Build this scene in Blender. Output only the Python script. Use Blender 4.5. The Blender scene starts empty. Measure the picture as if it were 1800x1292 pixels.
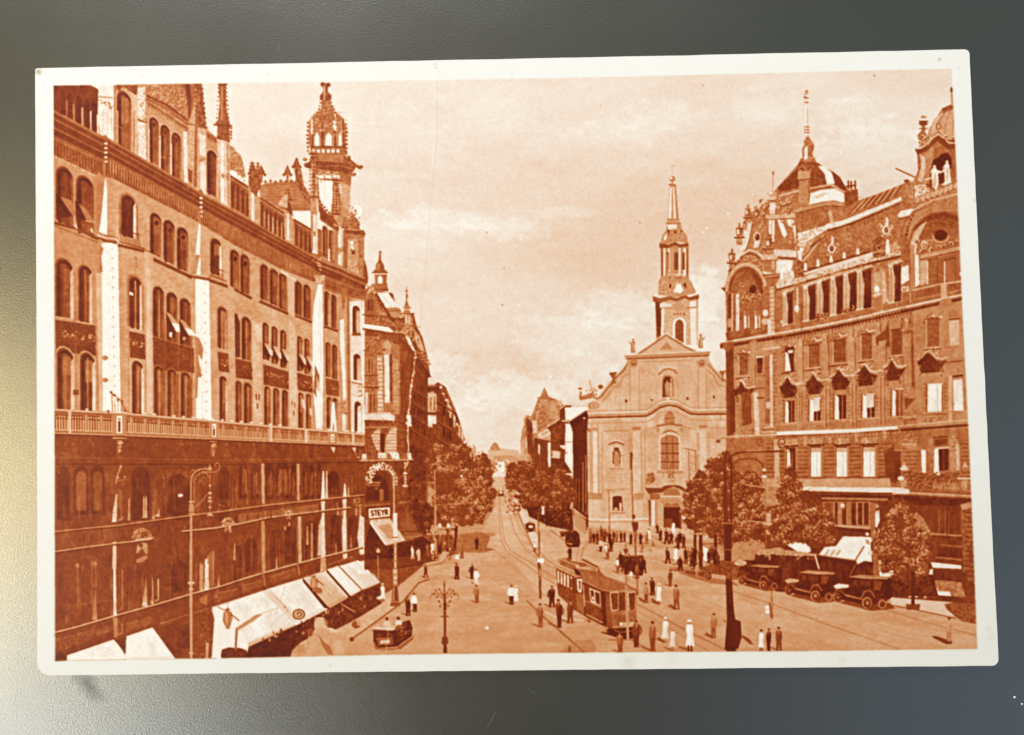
import bpy, math
import numpy as np

# ---------------------------------------------------------------- camera, room light, exposure
# one Blender unit = one centimetre; the postcard is 14 x 9 cm and lies on z = 0
sc = bpy.context.scene
col = sc.collection
F_PX = 1500.0                                      # focal length in print units per unit of depth
cd = bpy.data.cameras.new('camera'); cam = bpy.data.objects.new('camera', cd); col.objects.link(cam)
cd.sensor_width = 36.0; cd.sensor_fit = 'HORIZONTAL'; cd.lens = 36.0 * F_PX / 1800.0
cd.clip_start = 0.1; cd.clip_end = 500.0
CAM_E = (0.0394, 0.0142, -0.0179); CAM_L = (0.2502, -0.6069, 12.5959)
cam.rotation_mode = 'XYZ'; cam.rotation_euler = CAM_E; cam.location = CAM_L
sc.camera = cam

world = bpy.data.worlds.new('World'); sc.world = world; world.use_nodes = True
wn = world.node_tree; bg = wn.nodes['Background']
tc = wn.nodes.new('ShaderNodeTexCoord'); sx_ = wn.nodes.new('ShaderNodeSeparateXYZ'); mr = wn.nodes.new('ShaderNodeMapRange'); wr = wn.nodes.new('ShaderNodeValToRGB')
wn.links.new(tc.outputs['Generated'], sx_.inputs[0]); wn.links.new(sx_.outputs['X'], mr.inputs['Value'])
mr.inputs['From Min'].default_value = -0.6; mr.inputs['From Max'].default_value = 0.6
# the room as the metal sees it: dim, warmer to the left, cooler to the right, darkest towards the photographer
def ramp3(cols):
    r_ = wn.nodes.new('ShaderNodeValToRGB'); wn.links.new(mr.outputs[0], r_.inputs[0]); k = r_.color_ramp
    k.elements[0].position = 0.0; k.elements[0].color = cols[0] + (1,); k.elements[1].position = 1.0; k.elements[1].color = cols[2] + (1,)
    k.elements.new(0.5).color = cols[1] + (1,); return r_
wn.nodes.remove(wr)
up_ = ramp3([(0.15, 0.13, 0.07), (0.10, 0.098, 0.06), (0.12, 0.145, 0.135)])
dn_ = ramp3([(0.20, 0.18, 0.14), (0.06, 0.045, 0.015), (0.24, 0.31, 0.41)])
my = wn.nodes.new('ShaderNodeMapRange'); my.inputs['From Min'].default_value = -0.4; my.inputs['From Max'].default_value = 0.4; wn.links.new(sx_.outputs['Y'], my.inputs['Value'])
wx = wn.nodes.new('ShaderNodeMixRGB'); wn.links.new(my.outputs[0], wx.inputs[0]); wn.links.new(dn_.outputs['Color'], wx.inputs[1]); wn.links.new(up_.outputs['Color'], wx.inputs[2])
wn.links.new(wx.outputs[0], bg.inputs['Color'])
bg.inputs['Strength'].default_value = 1.0

def lamp(name, loc, target, sx, sy, energy, colour):
    d = bpy.data.lights.new(name, 'AREA'); d.shape = 'RECTANGLE'; d.size = sx; d.size_y = sy; d.energy = energy; d.color = colour
    o = bpy.data.objects.new(name, d); col.objects.link(o); o.location = loc
    v = np.array(target, float) - np.array(loc, float); v /= np.linalg.norm(v)
    import mathutils
    o.rotation_euler = mathutils.Vector(v).to_track_quat('-Z', 'Y').to_euler()
    return o
# added key light beyond the top edge to brighten the card, and a nearer window pane and warm wall mirrored in the metal at the lower left
lamp('card_key_light', (-30, 104, 40), (0, 0, 0), 60, 24, 285000, (0.975, 0.98, 1.0))
lamp('warm_window_light', (-58, -8, 60), (-8, -2, 0), 26, 36, 11300, (1.0, 0.78, 0.40))
lamp('cool_window_light', (-57, -43, 60), (-8, -5, 0), 50, 34, 17500, (0.88, 0.955, 1.0))

vs = sc.view_settings
try: vs.view_transform = 'Standard'; vs.look = 'None'
except Exception: pass
vs.exposure = 0.0; vs.gamma = 1.0; vs.use_curve_mapping = False
sc.render.film_transparent = False
# ---------------------------------------------------------------- the printed picture: tools
# The postcard's picture is drawn here, shape by shape, as printed tones (0 dark .. 1 paper white).
# Coordinates are the print's own plotting units (about 118 per card centimetre).
SS = 2
GX0, GY0, GX1, GY1 = 56, 80, 1762, 1194
RW, RH = (GX1 - GX0) * SS, (GY1 - GY0) * SS
rng = np.random.RandomState(7)
TONE = np.full((RH, RW), 0.975, np.float32)
PID = np.zeros((RH, RW), np.int16)
PARTS = [('card_stock', None)]
CUR = [0]

def part(name, label=None):
    PARTS.append((name, label)); CUR[0] = len(PARTS) - 1
    return CUR[0]

def use(i): CUR[0] = i

def blur(a, s):
    r = max(1, int(s * 2.5)); k = np.exp(-0.5 * (np.arange(-r, r + 1) / s) ** 2); k /= k.sum()
    for ax in (0, 1):
        p = np.pad(a, [(r, r) if i == ax else (0, 0) for i in (0, 1)], mode='edge')
        o = np.zeros_like(a)
        for i, w in enumerate(k):
            o += w * (p[i:i + a.shape[0], :] if ax == 0 else p[:, i:i + a.shape[1]])
        a = o
    return a

def vnoise(cell_x, cell_y=None, seed=0):
    cy_ = cell_y or cell_x
    r = np.random.RandomState(seed)
    gw, gh = int(RW / SS / cell_x) + 3, int(RH / SS / cy_) + 3
    g = r.rand(gh, gw).astype(np.float32) * 2 - 1
    xs = np.arange(RW) / (SS * cell_x); ys = np.arange(RH) / (SS * cy_)
    xi = xs.astype(int); yi = ys.astype(int)
    fx = xs - xi; fy = ys - yi
    fx = (fx * fx * (3 - 2 * fx)).astype(np.float32); fy = (fy * fy * (3 - 2 * fy)).astype(np.float32)
    rows = g[:, xi] * (1 - fx) + g[:, xi + 1] * fx
    return rows[yi] * (1 - fy)[:, None] + rows[yi + 1] * fy[:, None]

N_fine = vnoise(1.1, 1.1, 1); N_mid = vnoise(3.0, 3.0, 2); N_big = vnoise(22, 18, 3)
N_brick = vnoise(6, 1.3, 4); N_vert = vnoise(2.0, 14, 5); N_cloud = None

def mask(pts):
    p = (np.asarray(pts, float) - (GX0, GY0)) * SS - 0.5
    x0 = max(0, int(np.floor(p[:, 0].min()))); x1 = min(RW - 1, int(np.ceil(p[:, 0].max())) + 1)
    y0 = max(0, int(np.floor(p[:, 1].min()))); y1 = min(RH - 1, int(np.ceil(p[:, 1].max())) + 1)
    if x1 <= x0 or y1 <= y0: return None
    T = np.zeros((y1 - y0 + 1, x1 - x0 + 2), np.int32)
    n = len(p)
    for i in range(n):
        ax, ay = p[i]; bx, by = p[(i + 1) % n]
        if ay == by: continue
        if ay > by: ax, ay, bx, by = bx, by, ax, ay
        r0 = max(y0, int(np.ceil(ay))); r1 = min(y1, int(np.ceil(by)) - 1)
        if r1 < r0: continue
        rr = np.arange(r0, r1 + 1)
        xx = ax + (rr - ay) * (bx - ax) / (by - ay)
        ii = np.clip(np.ceil(xx).astype(int) - x0, 0, T.shape[1] - 1)
        T[rr - y0, ii] += 1
    m = (np.cumsum(T, axis=1) & 1).astype(bool)[:, :-1]
    return slice(y0, y1 + 1), slice(x0, x1 + 1), m

def P(pts, t, a=1.0, tex=None, amp=0.0, idw=True):
    r = mask(pts)
    if r is None: return
    ys, xs, m = r
    v = TONE[ys, xs]
    if hasattr(t, '__len__'):            # (top, bottom) or (left, right, 'x') ramps of printed tone
        if len(t) == 3: q = np.linspace(t[0], t[1], v.shape[1])[None, :]
        else: q = np.linspace(t[0], t[1], v.shape[0])[:, None]
        q = np.broadcast_to(q, v.shape)[m]
    else: q = t
    if tex is not None: q = q + tex[ys, xs][m] * amp
    v[m] = v[m] * (1 - a) + q * a
    if idw: PID[ys, xs][m] = CUR[0]

def TX(pts, tex, amp):                   # texture only
    r = mask(pts)
    if r is None: return
    ys, xs, m = r
    TONE[ys, xs][m] += tex[ys, xs][m] * amp

def R(x0, y0, x1, y1, t, **k): P([(x0, y0), (x1, y0), (x1, y1), (x0, y1)], t, **k)

def L(pts, w, t, **k):
    for (ax, ay), (bx, by) in zip(pts[:-1], pts[1:]):
        d = math.hypot(bx - ax, by - ay) or 1
        nx, ny = -(by - ay) / d * w / 2, (bx - ax) / d * w / 2
        ex, ey = (bx - ax) / d * w * .25, (by - ay) / d * w * .25
        P([(ax - ex + nx, ay - ey + ny), (bx + ex + nx, by + ey + ny), (bx + ex - nx, by + ey - ny), (ax - ex - nx, ay - ey - ny)], t, **k)

JR = np.random.RandomState(99)
def E(cx, cy, rx, ry, t, n=14, rot=0, **k):
    if rx < 2.7 and n == 14: j = JR.uniform(-1, 1, 4); cx += .5 * j[0]; cy += .5 * j[1]; rx *= 1 + .25 * j[2]; ry *= 1 + .25 * j[3]   # nothing carved is quite regular
    c, s = math.cos(rot), math.sin(rot)
    P([(cx + rx * math.cos(a) * c - ry * math.sin(a) * s, cy + rx * math.cos(a) * s + ry * math.sin(a) * c)
       for a in np.linspace(0, 2 * math.pi, n, endpoint=False)], t, **k)

def arc(cx, cy, rx, ry, a0, a1, n=14):
    return [(cx + rx * math.cos(math.radians(a)), cy - ry * math.sin(math.radians(a))) for a in np.linspace(a0, a1, n)]

def ipl(*pts):
    xs = [p[0] for p in pts]; ys = [p[1] for p in pts]
    return lambda x: float(np.interp(x, xs, ys))

def archpts(x0, x1, yt, yb, st=0.0, sb=0.0, rise=.62):
    w = x1 - x0; cx = (x0 + x1) / 2; h = w * rise
    pts = [(x0, yb - sb * w / 2)]
    for a in np.linspace(180, 0, 11):
        x = cx + w / 2 * math.cos(math.radians(a)); pts.append((x, yt + h - h * math.sin(math.radians(a)) + st * (x - cx)))
    pts.append((x1, yb + sb * w / 2))
    return pts

WR = np.random.RandomState(13)
def AW(x0, x1, yt, yb, st=.5, sb=.5, rim=.72, fill=.16, rev=.72, revw=.2, mull=.45, rimw=1.6, gl=True):
    """round-headed window: pale rim, stepped moulding, dim panes, a sunlit reveal on its right, a glazing bar"""
    w = x1 - x0; j = WR.uniform(-.04, .10); cu = WR.rand()
    P(archpts(x0 - rimw, x1 + rimw, yt - rimw * 1.2, yb, st, sb), rim, tex=N_mid, amp=.03)
    P(archpts(x0, x1, yt, yb, st, sb), .3)
    P(archpts(x0 + w * .1, x1 - .3, yt + w * .12, yb, st, sb), .13)
    P(archpts(x0 + w * .2, x1 - w * .12, yt + w * .3, yb - 1, st, sb), (fill + .05 + j, fill + .11 + j), tex=N_vert, amp=.06)
    if cu < .28: yc = yt + (yb - yt) * WR.uniform(.35, .6); P([(x0 + w * .34, yt + w * .5), (x1 - w * .2, yt + w * .5), (x1 - w * .2, yc), (x0 + w * .34, yc)], WR.uniform(.36, .5), tex=N_vert, amp=.06, a=.8)
    elif cu < .5: P([(x0 + w * .5, yt + w * .6), (x1 - w * .2, yt + w * .6), (x1 - w * .2, yb - 2), (x0 + w * .6, yb - 2)], .36, tex=N_mid, amp=.08, a=.7)
    P([(x0 + w * .14, yt + w * .6), (x0 + w * .3, yt + w * .42), (x0 + w * .34, yb), (x0 + w * .12, yb)], .13, a=.75)
    if rev:
        rw = w * revw
        P([(x1 - rw, yt + w * .75), (x1 - .3, yt + w * .5), (x1, yb + sb * w / 2), (x1 - rw, yb + sb * w / 2 - rw * sb)], (rev - .06, rev + .04), tex=N_mid, amp=.04)
    else: P([(x1 - w * .14, yt + w * .6), (x1 - .2, yt + w * .5), (x1, yb + sb * w / 2), (x1 - w * .12, yb + sb * w / 2 - 1)], .4, a=.8)
    if mull:
        mx = x0 + w * (.5 if rev else .55)
        L([(mx, yt + w * .35), (mx + .3, yb)], max(.8, w * .07), mull)
        if gl:
            yb2 = yt + w * .95; L([(x0 + w * .2, yb2), (x1 - w * .22, yb2 + st * w * .5)], .8, .36)
            if yb - yt > w * 2.4: L([(x0 + w * .2, yt + (yb - yt) * .62), (x1 - w * .22, yt + (yb - yt) * .62 + sb * w * .5)], .7, .32, a=.8)

def orn(pts, n, lo=.2, hi=.85, size=2.2, seed=0):
    """carved ornament: small lit and shaded curls inside an outline"""
    p = np.asarray(pts, float); r = np.random.RandomState(seed + int(p.sum()) % 9999)
    x0, y0 = p.min(0); x1, y1 = p.max(0); mk = mask(pts)
    if mk is None: return
    ys, xs, m = mk
    k = 0; n = int(n * .85) + 2
    for _ in range(n * 10):
        if k >= n: break
        x, y = r.uniform(x0, x1), r.uniform(y0, y1)
        iy, ix = int((y - GY0) * SS) - ys.start, int((x - GX0) * SS) - xs.start
        if not (0 <= iy < m.shape[0] and 0 <= ix < m.shape[1]) or not m[iy, ix]: continue
        k += 1
        s = size * r.uniform(.5, 1.25); a = r.uniform(0, 6.28); h_ = hi - abs(r.normal(0, .12)) * (hi - lo); md = lo + (hi - lo) * .45
        if r.rand() < .55:
            q = [(x + s * math.cos(a + t), y + s * .8 * math.sin(a + t)) for t in (0, .9, 1.8, 2.7)]
            L([(u + .8, v + .9) for u, v in q], s * .6, lo, a=.85, idw=False); L(q, s * .45, h_, a=.9, idw=False)
        else:
            E(x + .6, y + .8, s * .85, s * .6, lo + .04, n=8, rot=a, idw=False, a=.9); E(x, y, s * .75, s * .48, md, n=8, rot=a, idw=False); E(x - .3, y - .4, s * .42, s * .25, h_, n=7, rot=a, idw=False)

def finial(x, y0, y1, w, t=.35, hl=.75, cr=True):
    """tapered pinnacle from tip (x,y0) to base y1 with crockets"""
    h = y1 - y0
    P([(x - .5, y0), (x + .5, y0), (x + w * .35, y0 + h * .6), (x + w * .5, y1), (x - w * .5, y1), (x - w * .35, y0 + h * .6)], t, tex=N_mid, amp=.06)
    P([(x - w * .05, y0 + h * .15), (x + w * .1, y0 + h * .6), (x + w * .1, y1), (x - w * .25, y1)], hl, a=.55)
    if cr:
        n = max(3, int(h / 5))
        for i in range(n):
            f = (i + .6) / n; ww = w * .5 * (.3 + .7 * f)
            for s in (-1, 1): E(x + s * (ww + .4), y0 + h * f, 1.3, 1.2, t - .05, n=7)
            L([(x - ww, y0 + h * f + 1), (x + ww, y0 + h * f + 1)], .9, t - .1)
    L([(x - w * .62, y1), (x + w * .62, y1)], 2, t - .08)

def urn(x, yb, h, t=.35, hl=.8):
    w = h * .28
    P([(x - w, yb), (x + w, yb), (x + w * .6, yb - h * .15), (x - w * .6, yb - h * .15)], t)
    E(x, yb - h * .45, w * 1.1, h * .28, t); E(x - w * .3, yb - h * .47, w * .4, h * .18, hl)
    L([(x - w * 1.2, yb - h * .66), (x + w * 1.2, yb - h * .66)], max(1, h * .08), t - .05)
    P([(x - w * .6, yb - h * .68), (x + w * .6, yb - h * .68), (x, yb - h)], t)

FONT = {'S': [[(1, .1), (.7, 0), (.3, 0), (.05, .2), (.2, .42), (.8, .58), (.95, .8), (.7, 1), (.3, 1), (0, .9)]],
        'T': [[(0, 0), (1, 0)], [(.5, 0), (.5, 1)]], 'E': [[(1, 0), (.05, 0), (.05, 1), (1, 1)], [(.05, .5), (.8, .5)]],
        'Y': [[(0, 0), (.5, .5), (1, 0)], [(.5, .5), (.5, 1)]], 'R': [[(.05, 1), (.05, 0), (.75, 0), (.95, .22), (.75, .5), (.05, .5)], [(.5, .5), (1, 1)]],
        'Z': [[(0, 0), (1, 0), (0, 1), (1, 1)]], 'N': [[(0, 1), (0, 0), (1, 1), (1, 0)]], 'A': [[(0, 1), (.5, 0), (1, 1)], [(.2, .65), (.8, .65)]],
        'D': [[(0, 0), (.6, 0), (1, .3), (1, .7), (.6, 1), (0, 1), (0, 0)]], 'I': [[(.5, 0), (.5, 1)]],
        'O': [[(.5, 0), (.95, .25), (.95, .75), (.5, 1), (.05, .75), (.05, .25), (.5, 0)]], 'H': [[(0, 0), (0, 1)], [(1, 0), (1, 1)], [(0, .5), (1, .5)]]}

def letter(ch, ox, oy, w, h, ang, sw, t):
    c, s = math.cos(ang), math.sin(ang)
    for st in FONT[ch]:
        L([(ox + (u * w) * c - (v * h) * s, oy + (u * w) * s + (v * h) * c) for u, v in st], sw, t)

def leaves(blobs, n, lo, hi, size=2.2, seed=0, base=.24, rag=1.12, holes=0):
    """a crown: ragged clumps, lit on their upper left, made of leaf strokes inside ellipses (cx,cy,rx,ry)"""
    r = np.random.RandomState(seed)
    ar = np.array([b[2] * b[3] for b in blobs], float); ar = ar / ar.sum()
    for cx, cy, rx, ry in blobs:
        pts = []; ph = r.uniform(0, 6, 4)
        for a in np.linspace(0, 2 * math.pi, 80, endpoint=False):
            k = .93 + .06 * math.sin(3 * a + ph[0]) + .05 * math.sin(7 * a + ph[1]) + .04 * math.sin(13 * a + ph[2]) + r.uniform(-.06, .05)
            pts.append((cx + rx * k * math.cos(a), cy + ry * k * math.sin(a)))
        P(pts, base, tex=N_mid, amp=.05)
    cl = []
    for i in range(int(n / 32)):                    # clumps
        b = blobs[r.choice(len(blobs), p=ar)]; a, q = r.uniform(0, 6.28), math.sqrt(r.rand()) * .98
        cl.append((b[0] + b[2] * q * math.cos(a), b[1] + b[3] * q * math.sin(a), size * r.uniform(2.0, 4.4), r.uniform(-.05, .07)))
    cl.sort(key=lambda c: c[1] + r.uniform(-20, 20))
    per = max(8, int(n * .95 / len(cl)))
    for cx, cy, cs, dt in cl:
        P([(cx + cs * k * math.cos(a), cy + cs * .7 * k * math.sin(a)) for a, k in zip(np.linspace(0, 6.283, 11, endpoint=False), r.uniform(.6, 1.15, 11))], base + dt * .5, tex=N_mid, amp=.05)
        for _ in range(per):
            a, q = r.uniform(0, 6.28), r.rand() ** .6 * 1.25; x, y = cx + cs * q * math.cos(a), cy + cs * .75 * q * math.sin(a)
            f = np.clip(.56 - .42 * (y - cy) / cs - .22 * (x - cx) / cs + r.normal(0, .24), 0, 1)
            s = size * r.uniform(.4, .95)
            E(x, y, s, s * r.uniform(.35, .7), lo + (hi - lo) * f ** 1.25 + dt, n=6, rot=r.normal(.5, .7))
    for _ in range(int(n * .12)):                   # stray sprays at the rim
        b = blobs[r.choice(len(blobs), p=ar)]; a = r.uniform(0, 6.28); q = r.uniform(.96, 1.12)
        E(b[0] + b[2] * q * math.cos(a), b[1] + b[3] * q * math.sin(a), size * r.uniform(.4, .8), size * r.uniform(.25, .5), r.uniform(lo, (lo + hi) / 2), n=6, rot=r.uniform(0, 3))

def relief(pid, x0, x1, y0, y1, n, slope, seed=0, a=.4, s=1.0, lo=.2, hi=.74):
    """small mouldings, joints and carving: paired lit and shaded strokes following the front's perspective"""
    r = np.random.RandomState(seed)
    for _ in range(n):
        x, y = r.uniform(x0, x1), r.uniform(y0, y1); iy, ix = int((y - GY0) * SS), int((x - GX0) * SS)
        if PID[iy, ix] != pid: continue
        t = TONE[iy, ix]
        if t < .24 or t > .86: continue
        k = r.rand()
        if k < .42: d = r.uniform(2, 8) * s; sl = slope(x, y); L([(x, y), (x + d, y + sl * d)], r.uniform(.8, 1.5), max(lo, t - .16), a=a, idw=False); L([(x, y - 1.3), (x + d, y - 1.3 + sl * d)], .8, min(hi, t + .16), a=a, idw=False)
        elif k < .8: d = r.uniform(2, 9) * s; L([(x, y), (x, y + d)], r.uniform(.8, 1.5), max(lo, t - .15), a=a, idw=False); L([(x - 1.3, y), (x - 1.3, y + d)], .8, min(hi, t + .16), a=a, idw=False)
        else: q = r.uniform(.8, 2) * s; E(x + .6, y + .7, q, q * .8, max(lo, t - .16), n=7, a=a, idw=False); E(x, y, q * .7, q * .5, min(hi, t + .2), n=7, a=a, idw=False)

PR = np.random.RandomState(77)
def person(x, y, h, top=.2, leg=.12, head=.22, wide=1.0, shadow=True, walk=0.0, dress=False, hat=None):
    part('printed_person')
    h = h * .97; w = h * .118 * wide * PR.uniform(.9, 1.12); ln = PR.uniform(-.035, .035) * h; hx = x + ln + PR.uniform(-.4, .4)
    top = float(np.clip(top + PR.uniform(-.03, .06), 0, .97))
    if shadow: P([(x - 1, y + .6), (x + w, y - .8), (x - h * .25, y - h * .15), (x - h * .36, y - h * .17), (x - h * .38, y - h * .13), (x - h * .2, y - h * .05)], .34, a=.8, idw=False)
    if dress:
        P([(hx - w * .7, y - h * .83), (hx + w * .6, y - h * .84), (hx + w * .9, y - h * .7), (x + w * .75, y - h * .5), (x + w * 1.15, y - h * .16), (x + w * .3, y - h * .13), (x - w * 1.1, y - h * .17), (x - w * .7, y - h * .5), (hx - w * .95, y - h * .68)], (top, top - .08))
        P([(hx + w * .1, y - h * .8), (x + w * .7, y - h * .6), (x + w * .9, y - h * .2), (x + w * .3, y - h * .2)], top - .14, a=.6)
        for s in (-1, 1): L([(x + s * w * .35, y - h * .17), (x + s * w * .4, y)], max(.9, w * .38), leg)
    else:
        P([(hx - w * .95, y - h * .80), (hx - w * .3, y - h * .86), (hx + w * .4, y - h * .86), (hx + w, y - h * .78), (x + w * 1.12, y - h * .56), (x + w * .9, y - h * .40), (x - w * .85, y - h * .41), (x - w * 1.1, y - h * .58)], (min(.97, top + .03), max(.05, top - .03)))
        g = walk * h * .7 + w * .22
        P([(x - w * .85, y - h * .43), (x + w * .85, y - h * .43), (x + w * .5 + g, y - h * .02), (x + w * .9 + g, y), (x + g - w * .1, y), (x + w * .12, y - h * .30), (x - g + w * .35, y), (x - g - w * .5, y), (x - g - w * .3, y - h * .04)], leg)
        P([(hx + w * .1, y - h * .8), (x + w * 1.05, y - h * .7), (x + w * .9, y - h * .42), (x + w * .2, y - h * .42)], max(.06, top - .1), a=.55)
        if PR.rand() < .5: s = PR.choice([-1, 1]); L([(hx + s * w * .95, y - h * .78), (x + s * w * 1.55, y - h * .6), (x + s * w * 1.2, y - h * .47)], max(.9, w * .42), top)
    if h > 30 and not dress: P([(hx - w * .2, y - h * .84), (hx + w * .25, y - h * .84), (hx, y - h * .66)], .78, a=.7)
    E(hx, y - h * .915, h * .052, h * .066, .5 if top < .8 else .45, n=9)
    E(hx - .2, y - h * .95, h * (.06 if hat is None else .075), h * .042, head if hat is None else hat, n=9)

def frac(pA, pB, f): return (pA[0] + (pB[0] - pA[0]) * f, pA[1] + (pB[1] - pA[1]) * f)

def bil(q):                               # quad (tl,tr,br,bl) -> unit map
    a, b, c, d = [np.array(p, float) for p in q]
    return lambda u, v: tuple((a * (1 - u) + b * u) * (1 - v) + (d * (1 - u) + c * u) * v)

def QR(f, u0, v0, u1, v1, t, **k): P([f(u0, v0), f(u1, v0), f(u1, v1), f(u0, v1)], t, **k)
# ---------------------------------------------------------------- the printed picture: sky and street
FR = [(94, 150), (340, 146), (700, 141), (1000, 136), (1340, 128), (1673, 120), (1683, 330), (1693, 560), (1703, 760), (1712, 980),
      (1718, 1141), (1400, 1145), (1000, 1148), (700, 1151), (430, 1157), (240, 1159), (118, 1161), (97, 1163), (95.5, 900), (94.5, 500)]
part('picture_print')
P(FR, .80)
yy, xx = np.mgrid[0:RH, 0:RW].astype(np.float32); xx = xx / SS + GX0; yy = yy / SS + GY0
def g2(cx, cy, rx, ry, s=1.0):
    return s * np.exp(-(((xx - cx) / rx) ** 2 + ((yy - cy) / ry) ** 2))
c1 = vnoise(90, 30, 11) + .6 * vnoise(40, 16, 12) + .45 * vnoise(17, 9, 13) + .3 * vnoise(8, 5, 14) + .18 * vnoise(4, 3, 15)
wob = vnoise(26, 12, 16)
sky = .895 - .035 * np.clip((yy - 140) / 400, 0, 1) + .016 * c1
sky -= g2(1340, 350, 300, 110, .085) + g2(1060, 450, 170, 80, .06) + g2(900, 640, 120, 40, .045) + g2(1650, 140, 160, 30, .05)
sky -= g2(830, 290, 240, 60, .028) + g2(1190, 160, 120, 40, .028)
def cloud(cx, cy, rx, ry, s):
    d = ((xx - cx) / rx) ** 2 + ((yy - cy + ry * .35 * wob) / ry) ** 2
    e = np.clip(1.35 - d + .55 * (vnoise(13, 8, int(cx)) + .6 * vnoise(6, 5, int(cx) + 1)), 0, 1)
    return s * e * (.75 + .25 * np.clip((cy + ry - yy) / (2 * ry), 0, 1))
for c in [(690, 250, 120, 60, .02), (760, 385, 95, 22, .05), (880, 400, 90, 18, .05), (1000, 372, 60, 10, .035), (700, 420, 90, 40, .03), (1080, 545, 70, 38, .05),
          (1030, 590, 120, 40, .045), (1240, 520, 32, 55, .09), (1230, 590, 40, 60, .05), (780, 640, 45, 28, .055), (900, 690, 120, 36, .06), (1080, 235, 85, 26, .03),
          (1170, 200, 70, 26, .035), (1530, 270, 110, 60, .045), (1500, 190, 60, 20, .025), (870, 200, 60, 40, .02), (820, 740, 60, 40, .04),
          (1010, 640, 80, 26, .04), (1345, 190, 60, 40, .03)]:
    sky += 1.15 * cloud(*c)
m = PID == CUR[0]
TONE[m] = sky[m]
for _ in range(150):                     # scribbled retouching of the clouds
    x, y = rng.uniform(945, 1160), rng.uniform(500, 600)
    if abs(y - (560 - (x - 945) * .25)) > 26: continue
    q = rng.uniform(2, 7); a = rng.uniform(-.5, .9)
    L([(x, y), (x + q * .4, y - q), (x + q * .7, y - q * .3), (x + q * (1 + a), y - q * 1.2)], .8, .93, a=.45, idw=False)


# far hill and hazy end of the avenue
part('printed_distant_hill')
P([(838, 806), (850, 797), (858, 798), (862, 785), (869, 777), (877, 785), (882, 797), (895, 792), (912, 797), (925, 805), (935, 830), (830, 830)], .68, tex=N_mid, amp=.03)
P([(861, 790), (869, 777), (878, 790), (878, 797), (861, 797)], .56)
P([(858, 790), (880, 788), (912, 792), (912, 800), (858, 800)], .72); P([(862, 792), (866, 781), (870, 777), (875, 781), (880, 792)], .54)
P([(850, 812), (870, 802), (892, 800), (918, 808), (922, 825), (850, 825)], .6, tex=N_mid, amp=.06)
R(873, 812, 887, 830, .93); R(877, 817, 880, 822, .5)
for i in range(60):
    x, y = rng.uniform(855, 900), rng.uniform(805, 852); E(x, y, 1.6, 1.6, rng.choice([.35, .5, .8, .9]), n=6)

# street
st = part('printed_street')
P([(745, 838), (1010, 838), (1040, 925), (1290, 930), (1290, 975), (760, 990)], .64, tex=N_mid, amp=.03)
P([(862, 838), (905, 838), (935, 900), (1012, 935), (1100, 940), (1300, 970), (1720, 1060), (1720, 1142), (1400, 1146), (1000, 1149), (560, 1155), (560, 1110), (660, 1070),
   (690, 1010), (745, 985), (850, 930), (868, 890)], (.74, .655), tex=N_brick, amp=.012)
TX([(862, 838), (905, 838), (1012, 935), (1300, 970), (1720, 1060), (1720, 1142), (560, 1155), (700, 1000), (868, 890)], vnoise(60, 9, 31), .034)
TX([(862, 838), (905, 838), (1012, 935), (1300, 970), (1720, 1060), (1720, 1142), (560, 1155), (700, 1000), (868, 890)], vnoise(14, 2.4, 32), .026)
P([(868, 850), (884, 850), (925, 985), (1010, 1060), (960, 1065), (885, 960)], .76, a=.5, tex=N_mid, amp=.02)
# paler refuge strip along the rails
P([(897, 872), (903, 872), (955, 960), (938, 962)], .80)
P([(893, 868), (898, 868), (941, 968), (949, 978), (943, 979)], .52)
P([(1205, 1040), (1460, 1085), (1720, 1120), (1720, 1142), (1500, 1144), (1210, 1052)], .71, a=.6, tex=N_brick, amp=.02)
def rail(pts, w0, w1, t, a=.8):
    n = len(pts) - 1
    for i in range(n): L([pts[i], pts[i + 1]], w0 + (w1 - w0) * i / max(1, n - 1), t, a=a, idw=False)
for dx, dw in ((0, 0), (7, 5)):
    rail([(876 + dx * .3, 868), (877 + dx * .5, 905), (881 + dx * .8, 950), (890 + dx, 968), (912 + dx * 1.4, 985 - dx * .3), (960 + dx * 2, 1018 - dx * .5), (1000 + dx * 2, 1042 - dx)], 1, 1.6, .48)
rail([(886, 870), (896, 905), (905, 935), (920, 962), (945, 984), (975, 1000)], 1, 1.5, .48)
rail([(892, 868), (905, 905), (915, 930), (930, 950), (962, 985), (982, 998)], 1, 1.5, .5)
rail([(868, 966), (900, 994), (940, 1030), (975, 1062)], 1.2, 1.2, .56)
rail([(926, 1056), (950, 1080), (985, 1110), (1027, 1147)], 2.6, 3.6, .34)
rail([(1120, 1062), (1160, 1083), (1200, 1105), (1275, 1142)], 2.6, 3.4, .36)
rail([(1120, 1074), (1165, 1098), (1220, 1130), (1245, 1144)], 1.5, 2, .46)
rail([(1120, 1085), (1150, 1105), (1205, 1144)], 1.5, 1.8, .5)
rail([(1070, 1125), (1110, 1125), (1140, 1143)], 2.2, 2.4, .34)
rail([(1215, 1046), (1255, 1062), (1290, 1076)], 1.2, 1.2, .55); rail([(1290, 1040), (1360, 1063), (1460, 1100), (1585, 1142)], 1.6, 1.8, .42)
rail([(1545, 1068), (1600, 1085), (1660, 1103), (1718, 1117)], 1.6, 1.8, .42)
rail([(1125, 978), (1200, 992), (1240, 1000)], 1.2, 1.2, .55)
rail([(1000, 955), (1080, 958), (1200, 962), (1250, 962)], 1.4, 1.6, .52)
rail([(968, 932), (985, 945), (1000, 955)], 2, 2, .4)
P([(1120, 1060), (1290, 1140), (1255, 1143), (1120, 1078)], .62, a=.35)
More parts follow.
